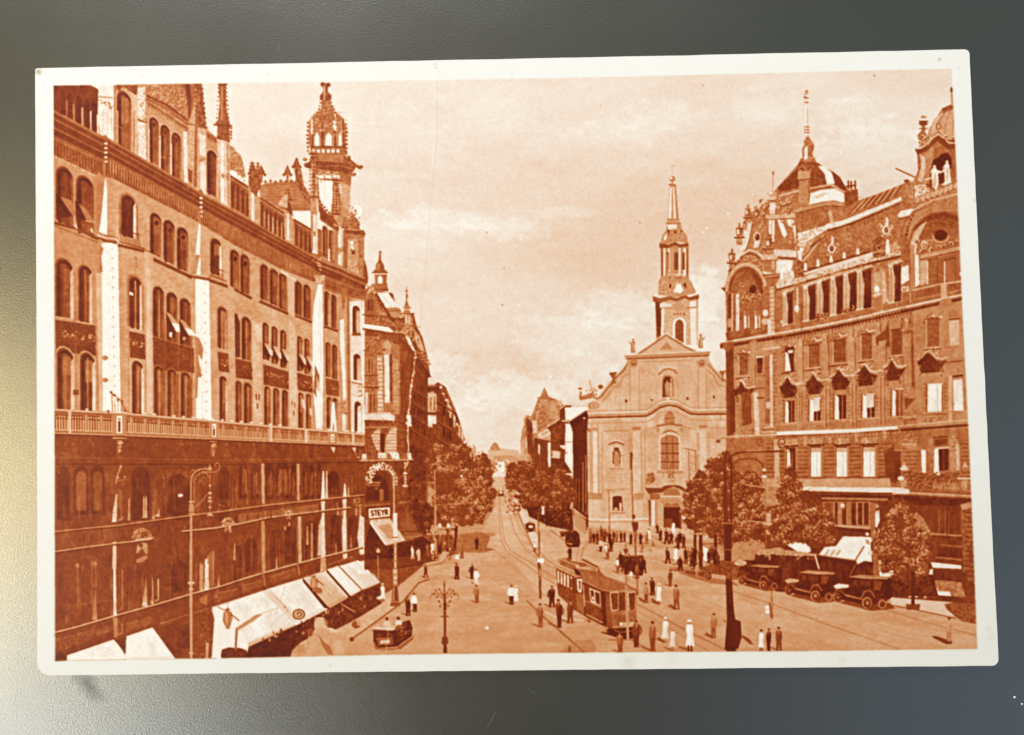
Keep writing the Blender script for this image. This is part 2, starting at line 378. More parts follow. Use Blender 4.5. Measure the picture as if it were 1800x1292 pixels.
for _ in range(160):                      # oil spots and scuffs
    x, y = rng.uniform(700, 1700), rng.uniform(985, 1142)
    if PID[int((y - GY0) * SS), int((x - GX0) * SS)] == st: E(x, y, rng.uniform(1, 7), rng.uniform(.5, 1.1), rng.choice([.56, .6, .74]), n=8, rot=.15, a=.6)
for _ in range(70):
    x, y = rng.uniform(640, 1000), rng.uniform(1040, 1150)
    d = rng.uniform(15, 60); L([(x, y), (x + d * .5, y - d * .5)], rng.uniform(.8, 2.4), rng.choice([.62, .72]), a=.22, idw=False)
for _ in range(160):
    x, y = rng.uniform(1290, 1700), rng.uniform(1045, 1140)
    d = rng.uniform(10, 50); L([(x, y), (x + d, y + d * .26)], rng.uniform(.7, 1.6), rng.choice([.6, .73, .56]), a=.35, idw=False)
# shade of the crowns and the shadowed side street on the left
P([(770, 952), (800, 940), (846, 935), (862, 944), (855, 962), (870, 966), (850, 972), (812, 971), (800, 975), (770, 978)], .44, tex=N_mid, amp=.05)
P([(815, 940), (868, 936), (872, 942), (840, 944)], .45, a=.7)
P([(640, 940), (795, 940), (800, 975), (752, 985), (745, 994), (715, 1018), (702, 1030), (640, 1062)], .33, tex=N_mid, amp=.03)
L([(645, 1001), (700, 997), (742, 993)], 2, .2); P([(640, 975), (752, 985), (742, 993), (645, 1000)], .25)
P([(742, 994), (775, 988), (790, 975), (788, 968), (764, 980), (750, 988)], .7)
L([(745, 996), (778, 990), (790, 974)], 1.5, .38)
# left pavement
part('printed_pavement')
P([(560, 1130), (600, 1098), (640, 1075), (683, 1050), (705, 1062), (672, 1086), (640, 1107), (615, 1125), (600, 1153), (556, 1156)], .73, tex=N_mid, amp=.03)
P([(702, 1028), (752, 1000), (735, 1018), (725, 1030), (706, 1062), (690, 1050)], .70)
L([(755, 1018), (736, 1025), (708, 1058), (672, 1085), (640, 1108), (612, 1128)], 2.6, .34)
L([(770, 1016), (752, 1018)], 1.2, .5)
P([(560, 1075), (640, 1035), (672, 1060), (600, 1105), (560, 1120)], .2, tex=N_mid, amp=.05)
part('printed_pavement')
P([(1560, 1040), (1640, 1048), (1720, 1062), (1720, 1075), (1660, 1085), (1570, 1066)], .78)
L([(1560, 1063), (1600, 1070), (1680, 1087)], 2.5, .38)
P([(1660, 1062), (1720, 1050), (1720, 1098), (1690, 1092), (1665, 1072)], .34, tex=N_mid, amp=.07)
# ---------------------------------------------------------------- the printed picture: the big store on the left
lb = part('printed_department_store')
cTop = ipl((90, 190), (182, 240), (190, 242), (350, 336), (440, 386), (516, 430), (562, 457), (600, 470), (642, 492))
cMid = ipl((90, 240), (182, 284), (190, 279), (350, 366), (411, 400), (497, 446), (546, 470), (570, 486), (642, 510))
cBot = ipl((90, 270), (182, 314), (190, 309), (350, 391), (411, 430), (497, 474), (546, 493), (570, 508), (600, 520), (642, 527))
rTop = ipl((90, 720), (215, 727), (390, 742), (642, 764))
rBot = ipl((90, 761), (215, 765), (390, 772), (642, 783))
BR = .625
# upper wall above the cornice
P([(94, 150), (355, 146), (358, 190), (363, 226), (388, 248), (405, 309), (440, 330), (457, 347), (503, 377), (517, 385), (548, 404), (562, 457), (516, 430), (350, 337), (190, 242), (182, 240), (94, 193)], .58, tex=N_mid, amp=.04)
P([(94, 150), (158, 150), (174, 158), (172, 238), (94, 196)], .26, tex=N_vert, amp=.03)
P([(159, 149), (174, 157), (176, 153), (204, 150), (204, 147), (159, 147)], .93)
for i, x in enumerate((112, 124, 139, 154, 166)):
    P(archpts(x - 5, x + 4, 158 + i * 5, 205 + i * 8, .4, .5), .19)
    P([(x + 4, 178 + i * 6), (x + 7, 176 + i * 6), (x + 8, 212 + i * 8), (x + 4.5, 208 + i * 8)], .45 + .1 * i, tex=N_mid, amp=.05)
P([(94, 196), (172, 238), (172, 246), (94, 204)], .27)
# pier
P([(173, 152), (200, 151), (200, 250), (188, 242), (176, 236), (172, 200)], .88, tex=N_mid, amp=.04)
L([(173, 170), (198, 172)], 3, .6); orn([(173, 174), (205, 178), (205, 190), (173, 188)], 16, .2, .8, 2.5)
for x in (181, 189, 196): L([(x, 192), (x, 240)], 1, .7)
R(200, 150, 207, 258, .5)
AW(205, 231, 160, 262, .5, .55, rim=.7, fill=.2, rev=.42, revw=.14, mull=.36); L([(207, 195), (207, 256)], 2.4, .75)
P([(209, 162), (214, 154), (222, 150), (205, 150)], .35)
P([(226, 150), (245, 150), (245, 180), (240, 276), (235, 270), (234, 190)], .72, tex=N_mid, amp=.06)
P([(215, 150), (243, 150), (240, 168), (228, 160)], .32, tex=N_mid, amp=.1)
L([(236, 196), (236, 268)], 1.5, .45)
P([(242, 155), (255, 152), (257, 290), (243, 280)], .85, tex=N_mid, amp=.09); orn([(242, 160), (256, 160), (256, 225), (243, 220)], 34, .35, .95, 2.2)
L([(243, 210), (258, 216)], 3, .4)
# sculpted gable field
P([(256, 150), (335, 148), (332, 214), (300, 205), (258, 176)], .5, tex=N_mid, amp=.1); orn([(262, 150), (330, 148), (326, 205), (262, 172)], 100, .3, .85, 3.0)
L([(258, 168), (296, 186), (331, 213)], 3, .24); L([(258, 173), (296, 192), (330, 219)], 4.5, .4); L([(258, 179), (330, 226)], 1.6, .24)
for i in range(15): L([(262 + i * 4.7, 181 + i * 3.1), (262 + i * 4.7, 187 + i * 3.1)], 1.6, .28)
P([(320, 148), (342, 148), (345, 160), (338, 200), (330, 216), (330, 180)], .42); P([(326, 148), (334, 148), (337, 175), (333, 215)], .25)
for i in range(3):
    x = 262 + i * 19.5; AW(x, x + 17.5, 206 + i * 13.5, 286 + i * 14, .5, .65, rim=.74, fill=.2, rev=.4, revw=.2, mull=.42)
    E(x + 8.5, 219 + i * 13.5, 5, 5, .3); E(x + 8.5, 219 + i * 13.5, 2.5, 2.5, .16)
    P([(x - 1.5, 225 + i * 13), (x + 1, 226 + i * 13), (x + 1, 285 + i * 14), (x - 1.5, 284 + i * 14)], .82)
P([(322, 230), (329, 232), (330, 322), (323, 320)], .86, tex=N_mid, amp=.05)
# pinnacle strip and its column
P([(331, 215), (340, 190), (345, 148), (352, 147), (356, 170), (358, 200), (362, 232), (363, 345), (349, 338), (330, 325)], .66, tex=N_mid, amp=.07)
P([(340, 148), (355, 147), (359, 192), (363, 226), (350, 225), (342, 200)], .38, tex=N_mid, amp=.1)
for i in range(9): E(356 + i * .8, 156 + i * 8.5, 1.6, 1.8, .3); E(343, 158 + i * 8, 2, 1.2, .7)
P([(343, 200), (347, 200), (346, 330), (340, 328)], .4); P([(350, 235), (361, 238), (361, 275), (351, 272)], .85); P([(352, 283), (361, 287), (361, 342), (352, 338)], .84)
L([(330, 217), (365, 225)], 2.5, .36); orn([(348, 275), (364, 279), (364, 290), (348, 286)], 12, .2, .8, 2)
P([(330, 296), (338, 300), (337, 322), (331, 318)], .36)
# single opening right of it, with its little parapet
P([(363, 231), (388, 247), (388, 256), (363, 240)], .38); 
for i in range(6): L([(366 + i * 4, 240 + i * 2.6), (366 + i * 4, 246 + i * 2.6)], 1.3, .26)
AW(363, 382, 264, 342, .5, .55, rim=.75, fill=.2, rev=.66, revw=.13, mull=None)
# open slender pinnacle
part('printed_pinnacle')
P([(384, 147), (399, 147), (397, 152), (398, 190), (403, 215), (405, 220), (403, 228), (404, 250), (381, 244), (382, 222), (378, 219), (383, 210), (386, 180), (384, 155)], .38, tex=N_mid, amp=.08)
P([(388, 152), (392, 152), (392, 210), (387, 212)], .6, a=.7)
for i in range(9):
    for s in (-1, 1): E(391 + s * (6.5 + i * .55), 155 + i * 7.4, 1.6, 1.4, .34)
L([(376, 219), (407, 221)], 3, .28); L([(384, 148), (399, 148)], 3, .3)
for i in range(4): E(406, 225 + i * 6, 2, 2, .32)
use(lb)
P([(381, 244), (404, 250), (403, 365), (388, 357)], .76, tex=N_mid, amp=.06); P([(388, 250), (393, 252), (393, 356), (388, 354)], .9); L([(400, 252), (401, 362)], 2, .45)
orn([(388, 300), (404, 306), (404, 318), (388, 312)], 14, .2, .8, 2)
P([(403, 255), (410, 258), (418, 270), (424, 275), (428, 290), (432, 312), (403, 300)], .55, tex=N_mid, amp=.1); orn([(404, 260), (418, 268), (428, 292), (430, 318), (404, 300)], 46, .3, .9, 2.2)
P([(405, 298), (416, 302), (416, 316), (405, 310)], .93)
def panel(q, n):
    f = bil(q); P(q, .36, tex=N_mid, amp=.03); L([q[0], q[1]], 3, .3); L([frac(q[0], q[3], .08), frac(q[1], q[2], .08)], 1.4, .62)
    for i in range(n):
        u0, u1 = (i + .22) / n, (i + .8) / n
        P(archpts(*[f(u0, .5)[0], f(u1, .5)[0]], yt=(f(u0, .2)[1] + f(u1, .2)[1]) / 2, yb=(f(u0, .95)[1] + f(u1, .95)[1]) / 2, st=.4, sb=.5), .24)
        P([f((i + .82) / n, .38), f((i + .98) / n, .36), f((i + .98) / n, .96), f((i + .82) / n, .98)], .9 if n > 4 else .5)
panel([(405, 309), (440, 331), (440, 384), (405, 364)], 4)
panel([(457, 347), (503, 377), (503, 430), (457, 402)], 6)
panel([(517, 386), (549, 405), (549, 448), (517, 432)], 4)
# tiled roof behind
rf = part('printed_tiled_roof')
P([(454, 326), (470, 321), (516, 318), (522, 322), (545, 360), (545, 371), (518, 370), (500, 372), (457, 345)], .5, tex=N_brick, amp=.05)
for i in range(9): L([(460, 326 + i * 5), (524 + i * 2, 322 + i * 5.5)], .8, .38, a=.6)
for i in range(7): E(466 + i * 9, 319 - (i % 2), 2.6, 2.6, .34)
P([(518, 371), (545, 370), (550, 402), (540, 398), (518, 384)], .96)
P([(546, 360), (560, 345), (560, 370), (548, 372)], .9)
use(lb)
for (x, yt, yb, w, hl) in [(443, 283, 392, 14, .7), (453, 284, 330, 8, .4), (505, 330, 425, 13, .8)]:
    P([(x - w / 2, yt + 20), (x + w / 2, yt + 20), (x + w / 2 + 2, yb), (x - w / 2 + 1, yb - 8)], .62, tex=N_mid, amp=.08); P([(x - w * .1, yt + 45), (x + w * .25, yt + 46), (x + w * .25, yb - 2), (x - w * .1, yb - 5)], .86)
    finial(x, yt, yt + 22, w * .9, .36, .7)
    P([(x - w * .5, yt + 36), (x - w * .3, yt + 24), (x, yt + 22), (x + w * .4, yt + 26), (x + w * .75, yt + 50), (x + w * .3, yt + 44)], .3)
P([(436, 318), (440, 300), (446, 288), (452, 305), (456, 330), (450, 345), (440, 335)], .36, tex=N_mid, amp=.1)
for x, y in [(505, 296), (521, 282), (459, 296)]:
    P([(x - 7, y + 10), (x, y - 7), (x + 7, y + 10)], .32); L([(x, y), (x, y + 24)], 4, .4); E(x - 6, y + 11, 3, 2.5, .32); E(x + 6, y + 11, 3, 2.5, .32)
P([(516, 292), (528, 292), (534, 325), (546, 345), (548, 362), (536, 352), (522, 330)], .4, tex=N_mid, amp=.14)
P([(488, 359), (497, 345), (505, 340), (505, 366)], .68, tex=N_mid, amp=.1)
# main cornice
for k, (a, b, t) in enumerate([(0, .12, .46), (.12, .3, .26), (.3, .36, .42), (.36, .62, .24), (.62, .68, .4), (.68, .9, .22), (.9, 1, .36)]):
    xs = list(range(94, 641, 7)) + [642]
    P([(x, cTop(x) * (1 - a) + cMid(x) * a) for x in xs] + [(x, cTop(x) * (1 - b) + cMid(x) * b) for x in reversed(xs)], t + (.02 if k else 0), tex=N_fine, amp=.03)
xs = list(range(94, 641, 7)) + [642]
P([(x, cMid(x)) for x in xs] + [(x, cBot(x) + 2) for x in reversed(xs)], .42, tex=N_mid, amp=.05)
x = 96.0; stp = 5.6
while x < 640:
    a, b = cMid(x) + 2, cBot(x); lit = x > 187 and x < 566
    L([(x, a + 2), (x, b - 4)], stp * .32, .24)
    L([(x + stp * .4, a + 3), (x + stp * .4, b - 6)], stp * .28, .7 if lit and x < 205 else (.58 if lit else .36))
    E(x + stp * .2, b, stp * .34, stp * .42, .26)
    x += stp; stp = 5.6 - 3.0 * min(1, (x - 96) / 480)
for x in (183, 350):                      # cornice returns catching the sun
    P([(x - 3, cTop(x)), (x + 3, cTop(x) - 4), (x + 8, cTop(x) + 4), (x + 8, cTop(x) + 10), (x, cTop(x) + 6)], .42)
    for i in range(5): E(x + 3, cTop(x) + 12 + i * 8, 3, 2, .88)
    R(x - 2, cMid(x) + 4, x + 3, cBot(x), .5)
# brick wall between cornice and balcony
WL = [(94, 724)] + [(94, 272)] + [(x, cBot(x)) for x in range(100, 642, 8)] + [(642, 527), (641, 766), (390, 744), (215, 729)]
P(WL, BR, tex=N_brick, amp=.05); TX(WL, N_big, .02)
for y in range(300, 760, 3): pass
P([(94, 275), (180, 316), (186, 420), (176, 440), (180, 720), (94, 722)], .5, a=.55)
# left return, top pair under small blinds
AW(98, 129, 293, 393, .45, .5, rim=.55, fill=.2, rev=None, mull=.3); AW(133, 165, 309, 410, .45, .5, rim=.58, fill=.22, rev=None, mull=.3)
P([(106, 346), (125, 352), (136, 380), (126, 378)], .46); P([(133, 354), (150, 366), (168, 392), (150, 388)], .46); P([(98, 338), (106, 348), (128, 380), (100, 384)], .14)
P([(132, 352), (138, 358), (152, 388), (134, 386)], .14); L([(96, 392), (135, 402), (172, 420)], 5, .28); L([(96, 397), (172, 426)], 3, .44); L([(168, 391), (150, 388)], 1.5, .7)
for x, y in ((130, 396), (158, 404)): P([(x, y), (x + 3, y - 5), (x + 7, y + 6), (x + 3, y + 5)], .75)
AW(97, 129, 454, 559, .4, .2, rim=.52, fill=.2, rev=.72, revw=.18, mull=.34, rimw=3); AW(137, 162, 466, 566, .4, .25, rim=.52, fill=.18, rev=.7, revw=.22, mull=.5, rimw=3)
P([(97, 562), (167, 572), (168, 625), (98, 618)], .27, tex=N_mid, amp=.04); L([(100, 557), (128, 561)], 2, .66); L([(134, 565), (166, 571)], 2, .66)
orn([(109, 580), (135, 580), (136, 592), (109, 592)], 16, .2, .82, 3.2); orn([(143, 588), (168, 588), (168, 602), (143, 602)], 16, .2, .82, 3.2)
AW(99, 130, 612, 722, .4, 0, rim=.62, fill=.17, rev=.74, revw=.2, mull=.46, rimw=2.5); AW(140, 167, 620, 722, .4, 0, rim=.6, fill=.16, rev=.8, revw=.2, mull=.6, rimw=2.5)
R(128, 685, 138, 694, .3)
for xx_ in (133, 171): 
    for y in range(480, 720, 3): E(xx_ - .5, y, 1.4, .9, .4, n=6)
# sunlit pier strips with their wedges of light
def whitestrip(x0, x1, ytop, ybot, rivx):
    P([(x0, ytop), (x1, ytop - 2), (x1 + 4.5, ybot), (x0 + 1, ybot)], .965, tex=N_mid, amp=.012)
    L([(rivx - 6, ytop + 4), (rivx - 3, ybot)], .9, .86)
    n = int((ybot - ytop) / 17.5)
    for i in range(n):
        y = ytop + 8 + i * 17.3; E(rivx + i * .25, y, 2, 2.2, .72, n=8); E(rivx - .6 + i * .25, y - .8, 1, 1.1, .95, n=6)
whitestrip(178, 207, 428, 728, 197)
P([(185, 312), (188, 335), (188, 417), (174, 407), (178, 380)], .96); P([(172, 300), (184, 314), (176, 395), (172, 405), (166, 400)], .52)
P([(172, 407), (184, 412), (203, 414), (210, 423), (204, 430), (174, 418)], .5); L([(172, 413), (186, 418), (203, 420), (214, 430)], 2, .88); L([(172, 418), (186, 424), (204, 426)], 3, .25)
P([(176, 430), (182, 437), (178, 450), (180, 478), (176, 478), (174, 445)], .5)
for y in (629, 668): E(184, y, 6, 4, .55); R(176, y - 3, 181, y + 3, .55)
P([(168, 480), (179, 480), (180, 725), (174, 725)], .7, tex=N_mid, amp=.03)
sil = ipl((206, 430), (262, 440), (270, 446), (336, 486))
def ledge(pts, w=5):
    L([(a, b + 1) for a, b in pts], w, .26); L([(a, b - w * .45) for a, b in pts], 1.4, .56)
ledge([(208, 430), (268, 444)], 5); ledge([(266, 453), (336, 486)], 6)
AW(212, 239, 342, 416, .4, .35, rim=.5, fill=.15, rev=.86, revw=.18, mull=None, rimw=3.2)
for y in range(356, 412, 3): E(209.5, y, 1.3, .9, .38, n=6); E(241.5, y + 3, 1.3, .9, .38, n=6)
L([(209, 402), (243, 412)], 1.4, .2); L([(210, 425), (254, 437)], 1.6, .2)
for i in range(11): L([(211 + i * 3.2, 403 + i), (212 + i * 3.4, 425 + i * 1.1)], .9, .24)
for i in range(3):
    x = 263 + i * 23.5; AW(x, x + 21, 374 + i * 12.5, 448 + i * 13, .45, .5, rim=.66, fill=.21, rev=.45, revw=.2, mull=.32); E(x + 12, 392 + i * 12.5, 4, 4, .14)
L([(240, 470), (240, 455)], 1, .35); E(238, 453, 2.5, 3.5, .45); L([(237, 460), (238, 485)], .9, .42)
P([(253, 440), (269, 446), (271, 728), (256, 728)], .68, tex=N_brick, amp=.04); P([(255, 470), (263, 472), (266, 726), (258, 726)], .73)
AW(226, 249, 486, 577, .4, .35, rim=.48, fill=.14, rev=.8, revw=.17, mull=.7, rimw=3.5); P([(227, 512), (234, 515), (234, 520), (227, 518)], .85)
for y in range(505, 725, 3): E(225.5, y, 1.4, .9, .4, n=6); E(255.5, y, 1.3, .9, .42, n=6)
P([(227, 582), (254, 588), (255, 632), (228, 628)], .27, tex=N_mid, amp=.04); orn([(234, 598), (254, 600), (254, 612), (234, 610)], 14, .2, .9, 3)
AW(231, 252, 634, 727, .4, .1, rim=.64, fill=.15, rev=.85, revw=.2, mull=.6, rimw=2.5)
P([(268, 585), (340, 612), (341, 655), (269, 650)], .27, tex=N_mid, amp=.04)
for i in range(3):
    x = 268 + i * 23.5; AW(x, x + 20, 503 + i * 10.5, 592 + i * 9, .4, .3, rim=.6, fill=.2, rev=None, mull=.68 if i == 0 else .45)
    orn([(x + 3, 612 + i * 4), (x + 18, 614 + i * 4), (x + 18, 628 + i * 4), (x + 3, 626 + i * 4)], 8, .2, .42, 3)
    AW(x + 2, x + 19, 643 + i * 5.5, 732 + i * 3, .4, .1, rim=.42, fill=.19, rev=None, mull=.66)
    L([(x + 21.5, 560 + i * 9), (x + 21.5, 735)], 2.2, .34)
L([(268, 590), (300, 601), (340, 612)], 2.2, .44); 
for q in ([(291, 548), (299, 551), (325, 585), (309, 583)], [(314, 560), (322, 563), (347, 592), (331, 589)]):
    P([(q[0][0], q[0][1]), (q[3][0], q[3][1]), (q[3][0] - 4, q[3][1] + 14), (q[0][0] + 2, q[0][1] + 24)], .17); P(q, .58); P([frac(q[0], q[3], .55), frac(q[1], q[2], .55), q[2], q[3]], .9); L([q[3], q[2]], 1.2, .5)
R(297, 584, 302, 592, .9); R(320, 592, 326, 598, .6)
whitestrip(343, 367, 490, 745, 359)
P([(349, 394), (352, 394), (351, 448), (343, 448)], .95); P([(350, 452), (352, 452), (352, 484), (345, 482)], .95); P([(343, 448), (351, 449), (349, 452), (344, 484), (338, 480)], .55)
P([(336, 478), (345, 482), (368, 484), (372, 490), (366, 494), (338, 488)], .45); L([(338, 482), (366, 486)], 1.6, .88); L([(340, 488), (368, 491)], 2.4, .25)
P([(343, 590), (350, 595), (357, 612), (355, 632), (352, 630), (348, 622), (350, 640), (353, 650), (352, 665), (348, 660), (346, 700), (343, 700)], .52); E(351, 659, 3.5, 4, .5)
ledge([(369, 492), (410, 506), (441, 523)], 5)
# bay C
AW(369, 389, 419, 482, .4, .4, rim=.6, fill=.16, rev=.86, revw=.2, mull=None, rimw=2)
L([(368, 466), (392, 476)], 1.2, .22); L([(369, 484), (398, 494)], 1.4, .22)
for i in range(8): L([(370 + i * 3, 467 + i * 1.1), (371 + i * 3, 484 + i * 1.3)], .8, .25)
P([(391, 425), (402, 428), (404, 495), (393, 490)], .66, tex=N_brick, amp=.04)
for x0, x1, t, b in [(404, 420, 439, 508), (422, 438, 447, 514)]: AW(x0, x1, t, b, .5, .5, rim=.55, fill=.2, rev=None, mull=.36, rimw=1.4); E(x0 + 9, t + 16, 3, 4, .12)
for i in range(3): x = 457 + i * 16.5; AW(x, x + 14.5, 465 + i * 7.8, 527 + i * 8, .5, .5, rim=.5, fill=.22, rev=.4, revw=.22, mull=.34, rimw=1.5)
ledge([(457, 529), (505, 550)], 5)
for i in range(2): x = 518 + i * 15; AW(x, x + 12.5, 495 + i * 5.5, 553 + i * 7, .5, .5, rim=.5, fill=.22, rev=None, mull=.34, rimw=1.5)
ledge([(519, 554), (547, 565)], 4)
P([(492, 474), (520, 490), (520, 495), (494, 480)], .9, a=.6); P([(502, 480), (516, 488), (517, 560), (506, 548)], .78, a=.5, tex=N_mid, amp=.03)
AW(382, 398, 539, 612, .4, .35, rim=.52, fill=.17, rev=.55, revw=.25, mull=.6, rimw=2.2)
P([(382, 618), (401, 622), (402, 655), (384, 652)], .28); orn([(388, 632), (401, 634), (401, 644), (388, 642)], 12, .2, .9, 2.4)
AW(385, 399, 661, 742, .4, 0, rim=.62, fill=.17, rev=.7, revw=.25, mull=.55, rimw=2)
P([(400, 500), (411, 506), (414, 742), (404, 742)], .64, tex=N_brick, amp=.04)
P([(412, 550), (416, 552), (422, 570), (424, 628), (413, 628)], .2); AW(424, 441, 557, 632, .45, .35, rim=.6, fill=.22, rev=.36, revw=.3, mull=.6, rimw=2.4)
P([(413, 630), (442, 638), (443, 668), (414, 664)], .28, tex=N_mid, amp=.04); L([(413, 630), (442, 637)], 1.6, .44); orn([(418, 643), (442, 648), (442, 656), (418, 650)], 10, .18, .4, 2.2); E(443, 651, 3, 2, .35)
AW(414, 424, 670, 745, .4, 0, rim=.45, fill=.18, rev=None, mull=.55); AW(428, 442, 673, 745, .4, 0, rim=.5, fill=.18, rev=None, mull=.6)
P([(442, 560), (455, 570), (461, 750), (446, 748)], .7, tex=N_brick, amp=.04)
P([(446, 572), (458, 568), (466, 566), (462, 600), (452, 600)], .8, a=.6)
for x, y in ((449, 698), (454, 698), (451, 714)): R(x, y - 5, x + 1.8, y + 5, .22)
def blinds(n, x0, dx, yt, dy, x3, y3, dx3, dy3, w, wy, ext, exy):
    for i in range(n):
        a = (x0 + i * dx, yt + i * dy); d = (x3 + i * dx3, y3 + i * dy3)
        P([a, d, (d[0] - 3, d[1] + 10), (a[0] + 1, a[1] + 18)], .16); P([a, (a[0] + w, a[1] + wy), (d[0] + w + 3, d[1] + wy), d], (.62, .84)); L([d, (d[0] + w + 3, d[1] + wy)], 1, .45)
for i in range(3): x = 461 + i * 15.5; AW(x, x + 11, 567 + i * 6.5, 632 + i * 7, .5, .35, rim=.66, fill=.19, rev=.36, revw=.3, mull=.55, rimw=2)
blinds(3, 463, 15.3, 603, 5, 475, 625, 15, 5, 8, 1.5, 0, 0)
P([(462, 640), (507, 654), (507, 685), (463, 676)], .28, tex=N_mid, amp=.04)
for i in range(3): orn([(467 + i * 14, 653 + i * 4), (480 + i * 14, 656 + i * 4), (480 + i * 14, 665 + i * 4), (467 + i * 14, 662 + i * 4)], 9, .18, .85, 2)
for i in range(3): x = 464 + i * 15.5; AW(x, x + 11, 679 + i * 3, 750, .4, 0, rim=.6, fill=.18, rev=.36 if i else None, revw=.3, mull=.6, rimw=1.6)
P([(507, 560), (519, 575), (522, 757), (509, 755)], .72, tex=N_brick, amp=.04)
for x, y in ((512, 708), (517, 712), (515, 726)): R(x, y - 4, x + 1.5, y + 4, .25)
for i in range(2): x = 522 + i * 12.5; AW(x, x + 9, 591 + i * 4, 652 + i * 5, .5, .3, rim=.62, fill=.18, rev=.4, revw=.3, mull=.5, rimw=1.8)
blinds(2, 524, 13, 622, 4, 535, 641, 12, 4, 7, 1.2, 0, 0)
P([(522, 655), (548, 662), (549, 690), (523, 686)], .28); orn([(526, 668), (547, 672), (547, 682), (526, 678)], 18, .2, .85, 2.2)
for i in range(2): x = 524 + i * 13.5; AW(x, x + 9, 690 + i * 2.5, 760, .4, 0, rim=.62, fill=.17, rev=.4, revw=.3, mull=.6, rimw=1.5)
P([(530, 700), (535, 705), (537, 722), (531, 715)], .75); P([(544, 715), (548, 722), (548, 735), (544, 728)], .8)
# column with capital
P([(548, 497), (562, 490), (570, 492), (570, 766), (552, 766), (549, 640)], .6, tex=N_mid, amp=.03)
P([(559, 498), (566, 498), (568, 640), (566, 766), (556, 766), (551, 690), (549, 640), (549, 565), (552, 530)], .95, tex=N_mid, amp=.02)
L([(562, 520), (564, 760)], 1.4, .82); P([(553, 640), (561, 660), (561, 690), (555, 680), (556, 700), (551, 690)], .4); P([(556, 660), (560, 672), (561, 690), (557, 682)], .8)
P([(552, 484), (571, 484), (567, 497), (556, 497)], .7); orn([(552, 482), (571, 482), (568, 496), (555, 496)], 18, .35, .9, 1.8); L([(554, 498), (568, 499)], 1.6, .5)
P([(556, 456), (563, 460), (564, 476), (558, 470)], .92)
for i in range(2): x = 570 + i * 12; AW(x, x + 9, 512 + i * 6, 572 + i * 5, .5, .4, rim=.55, fill=.18, rev=.62 if i == 0 else .36, revw=.25, mull=.34, rimw=1.3)
ledge([(570, 573), (593, 581)], 3.6)
for i in range(2): x = 572 + i * 11.5; AW(x, x + 8.5, 602 + i * 4, 662 + i * 4, .5, .3, rim=.55, fill=.18, rev=None, mull=.55, rimw=1.3)
P([(572, 664), (595, 670), (596, 697), (573, 694)], .32); orn([(580, 677), (595, 680), (595, 688), (580, 685)], 9, .2, .85, 2)
for i in range(2): x = 574 + i * 11; AW(x, x + 8.5, 698 + i * 2, 764, .4, 0, rim=.5, fill=.16, rev=.6, revw=.3, mull=None, rimw=1.3)
P([(583, 707), (588, 707), (592, 764), (587, 764), (586, 740), (583, 764), (580, 764)], .92); 
P([(594, 515), (603, 520), (606, 766), (598, 766)], .56); P([(597, 563), (604, 560), (608, 700), (603, 705), (600, 640), (597, 610)], .9); P([(601, 728), (607, 728), (608, 766), (602, 766)], .86)
P([(600, 505), (607, 508), (606, 540), (601, 545)], .42); orn([(598, 705), (609, 705), (609, 728), (598, 728)], 14, .25, .75, 2)
P([(609, 520), (617, 525), (617, 766), (611, 766)], .45)
P([(614, 530), (635, 528), (640, 766), (617, 766)], .84, tex=N_mid, amp=.03)
AW(619, 633, 537, 585, .3, .2, rim=.92, fill=.2, rev=.68, revw=.5, mull=None, rimw=2.4); R(618, 585, 634, 590, .35)
AW(621, 634, 622, 668, .3, .2, rim=.8, fill=.2, rev=.7, revw=.5, mull=None, rimw=1.6); L([(618, 672), (637, 676)], 2.5, .4)
orn([(622, 678), (637, 678), (637, 700), (622, 700)], 16, .25, .85, 2); AW(623, 635, 706, 764, .3, 0, rim=.7, fill=.24, rev=.88, revw=.6, mull=None, rimw=1.2)
P([(636, 530), (641, 530), (641, 766), (638, 766)], .9)
# corner turret base above
P([(548, 404), (640, 404), (640, 490), (600, 470), (562, 457), (549, 448)], .5, tex=N_mid, amp=.05)
P([(640, 455), (644, 468), (647, 488), (646, 498), (630, 508), (600, 496), (600, 478), (638, 488)], .33, tex=N_mid, amp=.03)
P([(548, 400), (560, 402), (575, 410), (600, 420), (604, 470), (562, 456), (549, 448)], .42)
for x, yt, yb, w, s in [(553, 372, 447, 10, 1), (598, 398, 468, 8, 1), (548, 372, 440, 4, .6)]: P([(x - w / 2, yt), (x + w / 2, yt + 2), (x + w / 2, yb), (x - w / 2, yb - 3)], .86 if s == 1 else .5, tex=N_mid, amp=.06); L([(x + w * .2, yt), (x + w * .2, yb)], 1.4, .6)
AW(567, 576, 398, 448, .6, .4, rim=.6, fill=.22, rev=None, mull=None); AW(578, 586, 405, 455, .6, .4, rim=.6, fill=.22, rev=.5, revw=.25, mull=None); L([(578, 438), (578, 458)], 3.4, .9)
P([(562, 372), (596, 398), (594, 410), (562, 386)], .34); L([(562, 384), (595, 410)], 1.2, .6)
orn([(548, 405), (560, 405), (560, 418), (548, 418)], 10, .25, .8, 2); orn([(592, 432), (604, 432), (604, 445), (592, 445)], 10, .25, .75, 2)
R(588, 415, 594, 465, .5); R(604, 400, 611, 472, .42); L([(612, 430), (612, 478)], 2.4, .84)
P([(608, 395), (620, 372), (632, 392), (632, 404), (610, 402)], .45, tex=N_mid, amp=.1); orn([(606, 362), (630, 362), (632, 404), (608, 404)], 46, .22, .8, 2.4)
E(628, 371, 8, 12, .965); orn([(612, 358), (626, 362), (628, 392), (614, 392)], 20, .25, .8, 2.2)
P([(606, 404), (634, 406), (634, 412), (606, 410)], .3); P([(634, 404), (642, 409), (642, 413), (634, 414)], .38); orn([(606, 412), (632, 412), (632, 422), (606, 422)], 16, .25, .75, 1.8)
